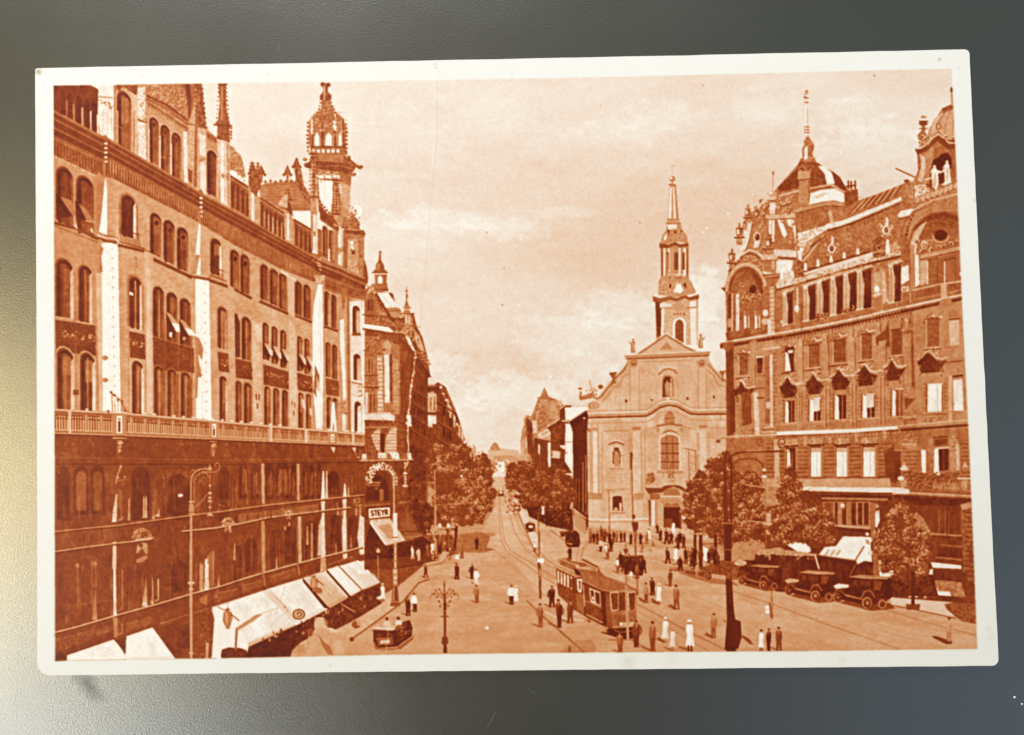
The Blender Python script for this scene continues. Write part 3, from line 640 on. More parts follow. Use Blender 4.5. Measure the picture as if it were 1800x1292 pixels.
P([(611, 420), (632, 420), (634, 482), (612, 476)], .62, tex=N_mid, amp=.1); P([(616, 424), (621, 424), (621, 440), (616, 436)], .95); P([(616, 438), (623, 440), (624, 448), (617, 446)], .22)
orn([(613, 425), (630, 425), (632, 478), (614, 474)], 34, .3, .95, 2); P([(629, 420), (632, 420), (633, 482), (630, 480)], .45); E(634, 450, 3, 2.5, .35)
# cornice moulding again over the turret foot
for i, t in enumerate((.5, .26, .44, .24)): L([(548, 447 + i * 5), (562, 456 + i * 5), (600, 470 + i * 5.5), (640, 489 + i * 5)], 3, t)
L([(560, 457), (566, 452), (574, 457)], 2, .7)
# tower
tw = part('printed_tower')
P([(558, 300), (613, 305), (615, 330), (614, 365), (609, 405), (560, 372), (556, 330)], .55, tex=N_mid, amp=.04)
P([(599, 322), (614, 328), (613, 372), (603, 362)], .68)
P([(559, 315), (584, 315), (585, 340), (581, 372), (577, 377), (570, 368), (562, 350)], .97, tex=N_mid, amp=.01); L([(570, 318), (571, 366)], 1, .88)
P([(594, 318), (599, 320), (600, 352), (597, 345)], .88)
P([(552, 296), (618, 300), (616, 326), (602, 318), (560, 314)], .45, tex=N_mid, amp=.04)
for i, x in enumerate((563, 576.5, 590.5)):
    P([(x - 6, 313), (x - 6, 306), (x, 301), (x + 6, 307), (x + 6, 314)], .9); P([(x - 4, 308), (x, 303), (x + 4, 308), (x + 2, 308), (x, 305.5), (x - 2, 308)], .25); P([(x - 2.5, 310), (x, 306.5), (x + 2.5, 310)], .95)
L([(558, 314), (600, 318), (616, 326)], 2, .4)
P([(533, 288), (548, 282), (600, 285), (625, 292), (622, 300), (614, 306), (560, 296), (545, 296), (536, 294)], .33, tex=N_mid, amp=.03)
L([(545, 292), (600, 291), (622, 298)], 1.4, .5); L([(560, 300), (605, 303)], 1.2, .62)
P([(547, 271), (604, 272), (618, 286), (600, 286), (545, 283)], .5, tex=N_brick, amp=.04); L([(545, 283), (600, 287)], 2, .26)
P([(604, 272), (612, 276), (626, 288), (622, 296), (602, 287)], .34); orn([(606, 272), (620, 282), (630, 290), (622, 294), (606, 280)], 20, .25, .8, 2)
for x, y in ((632, 294), (634, 293), (622, 306), (536, 280), (612, 276)): E(x, y, 4, 3, .34); E(x - 1, y - 1, 1.6, 1.2, .75)
L([(616, 290), (634, 294)], 4, .4); L([(614, 303), (622, 308)], 4, .4)
P([(545, 258), (607, 258), (611, 272), (546, 272)], .45)
for i in range(6): E(551 + i * 8.6, 265, 3.4, 3, .95); E(555 + i * 8.6, 265, 1.3, 1.6, .2)
P([(542, 214), (547, 205), (556, 196), (572, 190), (590, 196), (603, 207), (608, 222), (608, 258), (543, 258)], .5, tex=N_mid, amp=.08)
for a, b in ((553, 561), (572, 583), (595, 600)): P([(a, 256), (a, 240), ((a + b) / 2, 231), (b, 240), (b, 256)], .97)
for x in (549, 566, 588, 603): L([(x, 200 + abs(x - 572) * .3), (x + (x - 572) * .03, 258)], 3, .3); L([(x - 2, 210), (x - 2, 256)], 1.2, .75)
orn([(546, 212), (572, 193), (600, 212), (604, 234), (546, 234)], 120, .25, .92, 2.3)
L([(546, 257), (606, 258)], 2.6, .3); L([(548, 208), (548, 235)], 3, .93); P([(585, 198), (590, 200), (591, 230), (586, 226)], .9)
for i in range(8):
    f = i / 7.; E(541.5 - 1 * math.sin(3 * f), 216 + i * 7, 2.2, 2, .38); E(608 + 1 * math.sin(3 * f), 218 + i * 7, 2.4, 2.2, .38)
P([(562, 212), (566, 175), (580, 175), (590, 212)], .45, tex=N_mid, amp=.08); orn([(565, 176), (580, 176), (586, 200), (562, 200)], 26, .25, .8, 2)
for i in range(5): E(563.5 - i * 1.4, 180 + i * 6, 2, 1.8, .35); E(582 + i * 2.2, 180 + i * 6, 2, 1.8, .35)
P([(567, 150), (577, 150), (576, 160), (583, 168), (582, 176), (562, 176), (562, 168), (568, 160)], .36); E(572, 170, 10, 3, .33); E(572, 163, 6, 2.2, .4); E(572, 150, 9, 3.4, .36); R(569, 146, 575, 160, .4); E(567, 147, 4, 3, .35); E(577, 148, 4, 3, .35)
L([(570, 150), (570, 175)], 1.6, .75)
L([(556, 196), (543, 216)], 1.5, .7)
# tower-side pinnacles
for x, yt, yb, w, base in [(551, 268, 346, 12, 378), (591, 314, 376, 10, 400)]:
    P([(x - w * .45, yb), (x + w * .45, yb), (x + w * .55, base), (x - w * .5, base - 4)], .6, tex=N_mid, amp=.07)
    P([(x - w * .25, yt + 6), (x + w * .25, yt + 6), (x + w * .4, yb), (x - w * .4, yb)], .48, tex=N_mid, amp=.12)
    for i in range(10): y = yt + 12 + i * (yb - yt - 14) / 10; E(x - w * .5 - .6, y, 1.6, 1.5, .34); E(x + w * .5 + .6, y, 1.6, 1.5, .34); E(x, y, 1.6, 1.4, .26); E(x - 2.5, y + 2, 1.2, 1.6, .75)
    for y, ww in ((yt + 2, .7), (yt + 8, .45), (yb, .7)): L([(x - w * ww, y), (x + w * ww, y)], 2.6, .3)
    E(x, yt - 2, 3.6, 2, .6)
P([(560, 358), (575, 376), (585, 380), (596, 398), (560, 372)], .36); 
for i in range(6): E(562 + i * 4, 354 + i * 5, 2.2, 2, .32)
finial(606, 380, 400, 8, .4, .7)

# ---- shaded shopping storeys below the balcony
lf = part('printed_shopfront')
LW = [(94, 762), (390, 772), (642, 783), (642, 985), (590, 996), (560, 1008), (470, 1036), (372, 1066), (380, 1160), (94, 1163)]
P(LW, .275, tex=N_mid, amp=.02); TX(LW, vnoise(40, 40, 51), .018); TX(LW, N_vert, .018)
L([(95, 763), (390, 773), (642, 784)], 4, .17)
L([(95, 804), (390, 809), (560, 806), (640, 804)], 2, .35); L([(95, 811), (390, 813), (640, 808)], 3.4, .29); L([(95, 816), (390, 817), (640, 812)], 2, .17)
for i, x in enumerate([128, 163, 238, 275, 320, 335, 398, 420, 446, 463, 480, 496, 512, 526, 540, 553, 582, 598, 614]):
    P([(x - 6 + i * .15, 803), (x - 2, 786), (x + 2, 786), (x + 7 - i * .2, 803)], .31, a=.8); E(x, 780 + i * .2, 2.5, 2.6, .38, a=.8)
def brk(x, y, w):
    L([(x - w, y), (x + w, y)], 2, .75); E(x, y + 8, 5, 4, .62); E(x - 1, y + 16, 4, 3.6, .5); P([(x - 4, y + 20), (x + 2, y + 20), (x - 1, y + 28)], .6); L([(x - 4, y + 33), (x + 3, y + 33)], 1.4, .4); orn([(x - 5, y + 5), (x + 6, y + 5), (x + 3, y + 26), (x - 4, y + 26)], 12, .2, .85, 2)
brk(210, 770, 12); brk(375, 776, 6)
for x, y in ((585, 786), (622, 786)): P([(x - 4, y), (x + 4, y), (x + 2, y + 12), (x, y + 8), (x - 2, y + 4)], .75)
orn([(620, 786), (636, 792), (632, 806), (622, 798)], 14, .2, .8, 2)
# first shaded storey: arcades
for x0, x1, a in [(133, 151, .36), (163, 179, .34)]: P(archpts(x0 - 4, x1 + 4, 818, 905, 0, 0), .2); P(archpts(x0, x1, 828, 898, 0, 0), a, tex=N_brick, amp=.03)
for x0, x1 in [(100, 122), (230, 262), (300, 330), (385, 402)]: P(archpts(x0, x1, 820, 915, 0, 0), .19)
for x0, x1 in [(420, 436), (440, 456), (466, 482), (484, 496), (497, 508), (510, 520), (531, 542), (543, 552), (556, 564)]:
    P(archpts(x0, x1, 816, 878, 0, -.1, rise=.6), .19); P([(x0 + (x1 - x0) * .3, 838), (x0 + (x1 - x0) * .75, 828), (x1 - 2, 868), (x0 + (x1 - x0) * .3, 872)], .34, tex=N_vert, amp=.05)
for x0, x1 in [(427, 434), (490, 496), (498, 503), (507, 511)]: P([(x0, 825), (x1, 825), (x1, 866), (x0, 868)], .42, a=.7)
P(arc(313, 858, 26, 34, 0, 180), .29); P(arc(313, 860, 20, 27, 0, 180) + [(293, 905), (333, 905)], .19); P(archpts(576, 596, 828, 870, 0, 0), .16); E(582, 846, 9, 14, .14)
for x, w in ((270, 5), (347, 4)): R(x - w, 838, x + w, 905, .34, a=.5)
# pillars catching light
P([(203, 868), (206, 868), (204.5, 917), (196, 918), (199, 890)], (.6, .9)); P([(208, 862), (215, 862), (215, 912), (208, 914)], .38); L([(215, 860), (215, 912), (208, 915)], 1.4, .7)
P([(198, 925), (204, 924), (204, 1000), (197, 1000)], .8, a=.9); P([(199, 1000), (203, 1000), (205, 1082), (199, 1082)], .86, tex=N_mid, amp=.03); P([(201, 1086), (206, 1085), (208, 1125), (203, 1124)], (.58, .36))
L([(215, 1003), (215, 1070), (208, 1073)], 1.4, .7); R(206, 1000, 213, 1072, .34, a=.6); L([(214, 1095), (215, 1112), (208, 1116)], 1.2, .6)
L([(203, 850), (206, 835), (211, 822)], 2, .6); E(206, 840, 2.4, 2, .7); E(212, 820, 2.4, 3, .62); L([(207, 845), (222, 842)], 1.2, .5); E(218, 838, 1.6, 3, .6)
for x, a, b, t in [(226, 876, 914, .6), (252, 872, 910, .68), (256, 872, 910, .72), (269, 882, 912, .7), (278, 895, 908, .72)]:
    P([(x - .6, a), (x + 1.2, a), (x + 2, b), (x - 1.8, b)], t); L([(x - 3, b), (x + 3, b)], 1.6, .55)
P([(268, 860), (276, 860), (276, 906), (268, 907)], .38, a=.8); L([(272, 907), (279, 905)], 1.6, .84)
for x, a, b in ((161, 985, 1090), (168, 985, 1090), (195, 995, 1082), (250, 1015, 1065), (256, 1015, 1065), (267, 1010, 1063), (277, 1018, 1055), (226, 1048, 1072), (136, 990, 1062)):
    L([(x, a), (x + 1, b)], 2, .42, a=.75)
P([(253, 1042), (257, 1014), (259, 1066), (249, 1066)], (.42, .74)); P([(265, 1045), (268, 1012), (270, 1062), (265, 1062)], .66); L([(278, 1018), (278, 1054), (272, 1057)], 1.6, .72); P([(164, 1060), (168, 1036), (171, 1090), (163, 1090)], .55)
E(136, 994, 3.5, 4, .5); E(166, 991, 4, 4.5, .55); orn([(160, 986), (172, 986), (168, 1010), (161, 1010)], 10, .2, .65, 2)
# bright front pilasters to the right
for x0, x1, a, b, t in [(459, 464, 815, 886, .62), (459, 465, 916, 1006, .55), (521, 526, 815, 880, .6), (523, 529, 908, 990, .62)]: P([(x0, a), (x1, a), (x1 + 1, b), (x0 + 1, b)], t, tex=N_mid, amp=.04)
P([(567, 828), (569, 828), (571, 876), (564, 877)], .92); P([(573, 828), (575, 828), (576, 876), (572, 876)], .8)
P([(564, 880), (571, 880), (570, 905), (573, 1008), (563, 1006), (566, 910)], .82, tex=N_mid, amp=.08); P([(560, 925), (566, 905), (565, 975), (558, 978)], .72); L([(566, 900), (570, 897)], 3, .4)
P([(605, 850), (607, 850), (609, 873), (603, 874)], .86); P([(611, 858), (613, 858), (614, 872), (611, 872)], .7); P([(601, 876), (609, 876), (608, 900), (610, 982), (603, 985), (600, 930), (604, 900)], .78, tex=N_mid, amp=.08)
P([(632, 905), (640, 910), (640, 975), (632, 975), (628, 945)], .8, tex=N_mid, amp=.07); orn([(622, 876), (636, 876), (636, 892), (622, 892)], 18, .25, .8, 2)
for x in (624, 631, 592, 600): R(x, 893, x + 4, 906, .6, a=.7)
for x0, x1, yt, yb in [(410, 425, 960, 1020), (430, 452, 945, 1005), (475, 496, 930, 1000), (500, 520, 925, 990), (534, 556, 915, 985), (580, 598, 905, 970), (612, 626, 905, 965), (300, 330, 985, 1040)]:
    P(archpts(x0, x1, yt, yb, -.1, -.15), .18); L([((x0 + x1) / 2, yt + 10), ((x0 + x1) / 2, yb)], 1, .3)
for x, a, b in ((540, 925, 958), (548, 920, 985), (501, 925, 932), (508, 918, 925), (486, 980, 1000), (412, 955, 985), (365, 975, 1035), (352, 990, 1035), (590, 955, 975), (616, 940, 963), (384, 1010, 1030)):
    P([(x - 1, a), (x + 1, a), (x + 2, b), (x - 2, b)], .66, a=.85)
P([(360, 985), (366, 978), (367, 1036), (359, 1038)], .86, tex=N_mid, amp=.04); P([(367, 972), (374, 970), (375, 1030), (367, 1034)], .4); L([(375, 970), (375, 1028)], 1.2, .7); P([(350, 1000), (357, 990), (357, 1038), (351, 1040)], .58)
L([(415, 848), (415, 890)], 5, .4, a=.8); orn([(382, 888), (420, 886), (416, 900), (382, 900)], 10, .2, .7, 2)
# string courses: sun-caught sloping ledges
lA = [(95, 935), (150, 929), (205, 924), (305, 910), (390, 899), (470, 888), (545, 880), (640, 870)]
lB = [(95, 970), (150, 962), (205, 955), (265, 948)]; lB2 = [(320, 934), (380, 928), (420, 921), (470, 910), (510, 905), (572, 897), (616, 892)]
lC = [(95, 1112), (135, 1102), (200, 1083), (280, 1061), (340, 1043), (390, 1030), (420, 1020), (470, 1005), (563, 980), (605, 970), (638, 961)]
P([(95, 938), (205, 927), (205, 952), (95, 968)], .32, tex=N_brick, amp=.02); P([(420, 904), (560, 886), (560, 896), (420, 918)], .38, tex=N_mid, amp=.03)
for i in range(22): L([(282 + i * 5, 918 - i * .7), (282 + i * 5, 930 - i * .8)], 1.2, .33, a=.8)
for ln, t in ((lA, .58), (lB, .66), (lB2, .72), (lC, .74)): L(ln, 2.2, t); L([(a, b + 2.4) for a, b in ln], 2.2, .17)
P([(95, 1122), (200, 1098), (200, 1108), (95, 1150)], .33, tex=N_mid, amp=.05); P([(222, 1095), (270, 1082), (270, 1096), (222, 1110)], .34, tex=N_mid, amp=.05)
P([(282, 1080), (366, 1050), (366, 1060), (282, 1090)], .3); P([(350, 1052), (364, 1045), (364, 1064), (352, 1060)], .45)
L([(95, 1152), (200, 1122), (268, 1102), (372, 1067), (470, 1035), (563, 1006), (627, 983)], 1.6, .3); L([(282, 1096), (366, 1070)], 1.2, .5)
for q in ([(375, 1046), (418, 1034), (418, 1046), (376, 1060)], [(425, 1030), (460, 1020), (460, 1032), (425, 1044)], [(474, 1014), (520, 1000), (522, 1014), (476, 1026)], [(576, 992), (620, 978), (622, 984), (580, 998)]):
    P(q, .33); orn(q, 16, .24, .5, 2); L(q[:2], 1.2, .48)
L([(462, 1008), (466, 1030)], 4, .42); L([(200, 1086), (203, 1120)], 3.4, .5); L([(523, 990), (526, 1010)], 3, .44); P([(563, 982), (572, 978), (574, 1002), (566, 1008)], .6)
orn([(376, 1040), (388, 1036), (390, 1056), (378, 1060)], 22, .2, .6, 2.4)
L([(144, 1062), (196, 1055), (196, 1082)], 1.1, .44); L([(420, 1000), (470, 985), (560, 962)], 1, .36, a=.7)
# wrought fan grilles and shaded lower glass
for x, y, w in ((249, 936, 17), (400, 914, 10), (507, 900, 6)):
    for a in range(0, 181, 20): L([(x, y + w * .7), (x + w * math.cos(math.radians(a)), y + w * .6 - w * math.sin(math.radians(a)))], 1.3, .62)
    for rr_ in (.5, .8, 1): L(arc(x, y + w * .6, w * rr_, w * rr_, 0, 180, 12), 1.4, .68)
    E(x + w * .2, y + w * .3, w * .35, w * .35, .25); orn([(x - w, y + w * .6), (x - w * .7, y - w * .2), (x + w * .7, y - w * .2), (x + w, y + w * .6)], int(w * 2.2), .2, .75, 2)
    L([(x - w, y + w), (x - w * .5, y + w * .75), (x + w * 1.2, y + w * .55)], 1.6, .75)
    yy2 = y + w * 1.35; P([(x - w * .6, yy2 + w * .8), (x - w * .5, yy2), (x, yy2 - w * .3), (x + w * .6, yy2 - 3), (x + w * .6, yy2 + w * .9), (x + w * .35, yy2 + w * .9), (x, yy2 + w * .2), (x - w * .4, yy2 + w * .8)], .55); E(x - w * .1, yy2, w * .2, w * .2, .24)
P([(238, 984), (258, 975), (258, 982), (250, 988), (240, 990)], .5)
for x in range(105, 196, 12): L([(x, 985), (x + 1, 1090 - (x - 105) * .1)], 1, .2, a=.5)
R(96, 975, 105, 1030, .3, a=.4)
for x in range(285, 335, 9): L([(x, 985), (x, 1045)], 1.2, .29, a=.6)
P([(282, 1102), (318, 1091), (318, 1150), (290, 1140)], .23); L([(309, 1108), (309, 1140)], 1.4, .4); P([(310, 1102), (336, 1094), (336, 1140), (312, 1140)], .2)
P([(355, 1078), (372, 1072), (380, 1100), (372, 1158), (350, 1158)], .3, tex=N_mid, amp=.06); P([(362, 1130), (367, 1130), (366, 1158), (361, 1158)], .6)
P([(94, 1148), (112, 1148), (117, 1155), (118, 1162), (94, 1163)], .2)
# balustrade
bl = part('printed_balcony')
xs = list(range(94, 642, 12)) + [642]
P([(x, rTop(x) - 2) for x in xs] + [(x, rBot(x) + 2) for x in reversed(xs)], .4, tex=N_mid, amp=.03)
P([(x, rTop(x) + (rBot(x) - rTop(x)) * .2) for x in xs] + [(x, rTop(x) + (rBot(x) - rTop(x)) * .88) for x in reversed(xs)], .3)
x = 98.0
i = 0
while x < 640:
    k = (642 - x) / 545.0; h0 = rTop(x); h1 = rBot(x); hh = h1 - h0; w = 2.0 * (.5 + .5 * k); gap = 4.8 * (.5 + .5 * k)
    if i % 6 == 5: R(x - w * .7, h0 + hh * .15, x + w * 1.4, h1 - hh * .1, .62)
    else:
        R(x, h0 + hh * .38, x + w, h1 - hh * .15, .78); E(x + w * .5, h0 + hh * .28, w * .9, w * .9, .72); E(x + gap * .5 + w * .5, h0 + hh * .3, w * .7, w * .9, .2)
    x += gap; i += 1
L([(x, rTop(x)) for x in xs], 2.6, .76); L([(x, rTop(x) + 2.4) for x in xs], 1.4, .34)
L([(x, rTop(x) + (rBot(x) - rTop(x)) * .86) for x in xs], 1.8, .7); L([(x, rBot(x)) for x in xs], 2.2, .62); L([(x, rBot(x) + 3) for x in xs], 2.6, .18)
for x, w in ((122, 2.5), (476, 2.5), (538, 2.5), (620, 2.2)): R(x - w, rTop(x) - 1, x + w, rBot(x), .74)
for x0, x1 in ((196, 222), (367, 384), (577, 591)):
    a, b = rTop(x0), rBot(x0); R(x0, a - 1, x1, b + 2, .52); cx = (x0 + x1) / 2; w = min(9, (x1 - x0) * .38)
    R(cx - w * .5, a + 5, cx + w * .55, b - 3, .95); R(cx - w * .22, a + 14, cx + w * .25, b - 5, .16); E(cx, a + 11, w * .28, 2, .4)
    L([(x0, a - 1), (x1, a)], 2, .85)
for x in range(118, 640, 17):             # pot plants along the rail
    if rng.rand() < .7: E(x, rTop(x) - 3.5, 3.4, 1.6, .9, n=8); L([(x, rTop(x) - 6), (x, rTop(x) - 3)], 1, .6)
L([(196, 690), (197, 724)], 1.6, .38); L([(194, 690), (200, 695), (210, 702), (222, 724)], 1.4, .34)
for x, y in ((195, 690), (201, 695), (207, 703), (214, 706), (219, 722), (190, 723)): E(x, y, 2.4, 2.4, .34)
for x in (201, 207, 213): L([(x, 700), (x, 724)], 1, .4)
E(316.5, 871, 4.4, 2.6, .99, rot=-.1)                                   # chip in the emulsion
E(103, 831, 1.2, 4, .6, rot=-.5, a=.6)

# awnings over the pavement
def awning(q, t=.9, side=None, stripes=0, tone2=.5, seam=True):
    part('printed_awning'); P(q, t, tex=N_big, amp=.045); TX(q, N_mid, .02); TX(q, vnoise(9, 12, int(q[0][0])), .03)
    fq = bil(q); tt = t if not hasattr(t, '__len__') else t[1]
    for u in (.2, .42, .66, .86): L([fq(u + rng.uniform(-.03, .03), 0), fq(u, .5), fq(u + rng.uniform(-.03, .03), 1)], 1.1, tt - .12, a=.45)
    QR(fq, 0, .9, 1, 1, tt - .12, a=.6)
    if stripes:
        f = bil(q)
        for i in range(stripes): QR(f, (i + .5) / stripes, 0, (i + .8) / stripes, 1, tone2, a=.6)
    L([q[3], q[2]], 1.4, .6)
awning([(118, 1152), (200, 1124), (220, 1149), (232, 1159)], .945); P([(118, 1152), (232, 1159), (118, 1161)], .945)
awning([(221, 1119), (268, 1103), (309, 1159), (221, 1160)], .955); P([(206, 1125), (222, 1118), (221, 1146), (219, 1150)], .24)
awning([(402, 1061), (460, 1040), (519, 1098), (437, 1136)], .92); P([(378, 1068), (402, 1061), (437, 1136), (425, 1157), (372, 1157)], .93)
P([(436, 1130), (519, 1097), (510, 1106), (470, 1122), (436, 1142)], .7); L([(419, 1106), (445, 1090), (458, 1080)], 4, .6); L([(440, 1085), (500, 1065), (512, 1092)], 1.2, .7); L([(475, 1100), (520, 1060)], 1.2, .72, a=.6)
P([(388, 1152), (390, 1142), (402, 1138), (422, 1139), (433, 1143), (436, 1157), (389, 1158)], .22, tex=N_mid, amp=.03); L([(416, 1105), (414, 1142)], 4, .42)
L([(417, 1105), (452, 1082)], 4, .55)
awning([(472, 1035), (524, 1019), (576, 1071), (536, 1091)], .91); P([(472, 1035), (478, 1040), (520, 1098), (462, 1040)], .8); L([(473, 1037), (500, 1066), (520, 1092)], 1, .55); L([(502, 1030), (484, 1080)], 1, .72); E(500, 1067, 1.2, 1.2, .2)
P([(540, 1088), (576, 1072), (566, 1080), (545, 1092)], .75)
awning([(533, 1016), (565, 1005), (611, 1051), (579, 1069)], (.82, .68)); P([(532, 1016), (578, 1069), (570, 1069), (532, 1022)], .12)
awning([(575, 1001), (594, 995), (636, 1037), (617, 1048)], .95); P([(574, 1001), (617, 1049), (612, 1049), (574, 1006)], .14)
awning([(596, 995), (630, 985), (668, 1024), (637, 1037)], .92, stripes=2, tone2=.82); L([(595, 995), (636, 1037)], 1.8, .26); P([(630, 1010), (657, 1008), (668, 1024), (648, 1033)], .76, a=.6)
P([(462, 1040), (472, 1034), (520, 1096), (512, 1092)], .82, a=.8, idw=False)
# small hanging lamps in front of the awnings
for x, y, s in ((400, 1085, 1.0), (552, 1024, .8)):
    part('printed_hanging_lamp'); P([(x - 7 * s, y - 10 * s), (x + 7 * s, y - 10 * s), (x + 9 * s, y + 2 * s), (x + 3 * s, y + 21 * s), (x - 2 * s, y + 21 * s), (x - 9 * s, y + 6 * s)], .5, tex=N_mid, amp=.05); P([(x - 4 * s, y - 8 * s), (x, y - 8 * s), (x, y + 14 * s), (x - 4 * s, y + 6 * s)], .72, a=.7)
    L([(x + 5 * s, y - 6 * s), (x + 20 * s, y + 6 * s)], 2, .35); L([(x - 18 * s, y - 18 * s), (x, y - 10 * s)], 1.6, .42); E(x, y - 13 * s, 4 * s, 3 * s, .4); L([(x, y - 26 * s), (x, y - 14 * s)], 1.4, .5)
E(559, 1038, 8, 5.5, .42, rot=.3, idw=False)
part('printed_round_sign')
E(525, 1080, 11, 9.5, .2); E(525, 1080, 8.6, 7.4, .85); E(525, 1080, 6.4, 5.6, .3); E(524, 1080, 4, 3.6, .85); E(524, 1080, 2.4, 2.2, .35)
# shaded cafe space beneath
use(lf)
P([(437, 1137), (519, 1100), (540, 1091), (545, 1100), (536, 1155), (432, 1157)], .13, tex=N_mid, amp=.04)
P([(536, 1092), (612, 1053), (640, 1040), (668, 1026), (668, 1045), (600, 1102), (560, 1115), (536, 1120)], .2, tex=N_mid, amp=.08)
for _ in range(46):
    x = rng.uniform(440, 660); y = 1150 - (x - 440) * .42 + rng.uniform(-22, 4); E(x, y, rng.uniform(1, 3), rng.uniform(1, 5), rng.choice([.3, .42, .6, .12]), n=7)
L([(600, 1062), (625, 1077)], 1.6, .6)
# the carved figure in the foreground
part('printed_statue')
P([(510, 1155), (514, 1143), (530, 1128), (545, 1120), (552, 1108), (556, 1100), (575, 1102), (588, 1112), (606, 1108), (618, 1118), (619, 1128), (608, 1136), (607, 1153), (560, 1156)], .63, tex=N_mid, amp=.04)
P([(552, 1104), (552, 1092), (558, 1085), (568, 1085), (575, 1092), (574, 1104)], .7); P([(568, 1087), (575, 1092), (575, 1102), (571, 1098)], .5)
P([(560, 1115), (566, 1135), (576, 1150), (586, 1152), (580, 1135), (570, 1130)], .4, a=.8); P([(578, 1112), (612, 1096), (640, 1080), (648, 1086), (617, 1118)], .66, tex=N_mid, amp=.03)
P([(514, 1148), (520, 1134), (534, 1134), (536, 1148)], .5, a=.6); P([(584, 1130), (600, 1126), (606, 1150), (590, 1154)], .7, a=.6); E(618, 1124, 4, 4, .25)
P([(573, 1104), (584, 1104), (596, 1112), (580, 1110)], .75); P([(537, 1152), (545, 1135), (556, 1130), (552, 1154)], .7, a=.5)
E(626, 1098, 8, 7, .34); P([(626, 1090), (632, 1088), (634, 1100), (628, 1100)], .6)
E(545, 1112, 5, 8, .35)
# ---------------------------------------------------------------- the printed picture: corner house, avenue, church
ch = part('printed_corner_house')
P([(640, 512), (655, 498), (668, 512), (690, 515), (702, 560), (716, 552), (727, 552), (733, 575), (742, 592), (750, 622), (757, 665), (752, 680), (754, 780), (750, 940), (640, 1000), (641, 780)], .34, tex=N_mid, amp=.05)
# dark street side
P([(700, 588), (722, 612), (735, 628), (762, 668), (756, 680), (757, 790), (745, 900), (715, 900), (712, 800), (708, 640)], .25, tex=N_vert, amp=.05)
P([(728, 622), (762, 668), (752, 676), (750, 665), (730, 640)], .2); P([(715, 780), (750, 795), (745, 945), (715, 950)], .19, tex=N_mid, amp=.05)
for i in range(4):
    y = 700 + i * 24; L([(722, y - 18), (752, y)], 1.8, .38, a=.7); L([(722, y - 15), (752, y + 3)], 1.6, .16)
for x in (727, 733, 739, 745): 
    for y in (690, 716, 742): R(x, y + (x - 727) * .6, x + 2.6, y + 12 + (x - 727) * .6, .15)
# turret roof, lantern
P([(640, 520), (646, 505), (655, 500), (664, 512), (676, 540), (690, 556), (705, 575), (640, 570)], .42, tex=N_mid, amp=.08)
P([(660, 514), (682, 514), (701, 540), (678, 541)], .9); L([(668, 514), (688, 540)], 1, .75); P([(655, 513), (662, 514), (682, 548), (706, 560), (690, 566), (672, 548)], .26)
P([(679, 542), (702, 541), (708, 555), (690, 560)], .55); L([(680, 546), (704, 546)], 2, .36)
P([(656, 512), (682, 512), (681, 502), (679, 495), (680, 482), (658, 482), (659, 495), (656, 504)], .44); P([(664, 498), (664, 488), (668, 484), (672, 488), (672, 498)], .92); L([(656, 509), (682, 509)], 2, .3); L([(657, 503), (681, 503)], 1.4, .6)
P([(654, 479), (681, 478), (675, 472), (675, 466), (670, 458), (668.6, 440), (667, 440), (665, 458), (660, 466), (660, 472)], .4); L([(654, 479), (681, 479)], 2.2, .3); E(667.8, 443, 2.2, 1.6, .4); P([(662, 466), (667, 462), (667, 474), (661, 474)], .62, a=.7)
P([(644, 515), (652, 500), (661, 512), (659, 518), (652, 510), (646, 520)], .7); orn([(643, 500), (660, 500), (662, 540), (646, 545)], 40, .2, .8, 2)
R(644, 525, 657, 548, .4); R(646, 527, 650, 545, .24); R(652, 527, 656, 545, .26); orn([(658, 530), (668, 530), (680, 555), (660, 550)], 30, .25, .9, 2)
L([(637, 553), (675, 558), (700, 560)], 2.4, .3); orn([(640, 558), (700, 562), (716, 590), (640, 568)], 60, .3, .85, 2)
P([(637, 569), (660, 572), (683, 575), (691, 582), (688, 585), (660, 580), (638, 577)], .96); L([(638, 578), (688, 586), (704, 588), (717, 592), (730, 615)], 3.5, .28); L([(688, 583), (705, 584), (716, 588)], 1.8, .78)
# small spire
P([(708, 585), (724, 588), (725, 560), (722, 552), (709, 552), (711, 560), (710, 572)], .55, tex=N_mid, amp=.08); L([(705, 551), (728, 551)], 2.4, .32); R(713, 555, 715, 568, .9); R(718, 556, 720, 568, .85)
P([(709, 541), (721, 541), (718, 536), (715.6, 528), (714.8, 503), (714, 503), (713.6, 528), (711, 536)], .45); E(715, 541, 6.5, 3, .5); P([(710, 545), (720, 545), (722, 551), (708, 551)], .5); E(714.5, 511, 2.6, 2, .45); E(714.5, 520, 1.6, 4, .4)
P([(712, 590), (722, 590), (730, 605), (731, 620), (722, 612)], .92); P([(718, 590), (727, 594), (734, 612), (730, 618)], .3)
orn([(700, 568), (728, 570), (730, 600), (712, 588)], 60, .3, .9, 2)
P([(727, 580), (734, 585), (741, 598), (745, 612), (744, 618), (735, 612), (730, 600)], .68, tex=N_mid, amp=.05); E(735, 600, 2, 4, .35); E(735, 601, 1, 2.4, .85); L([(728, 582), (738, 592), (744, 608)], 1.4, .5)
orn([(734, 614), (748, 618), (755, 640), (744, 636)], 44, .28, .85, 2)
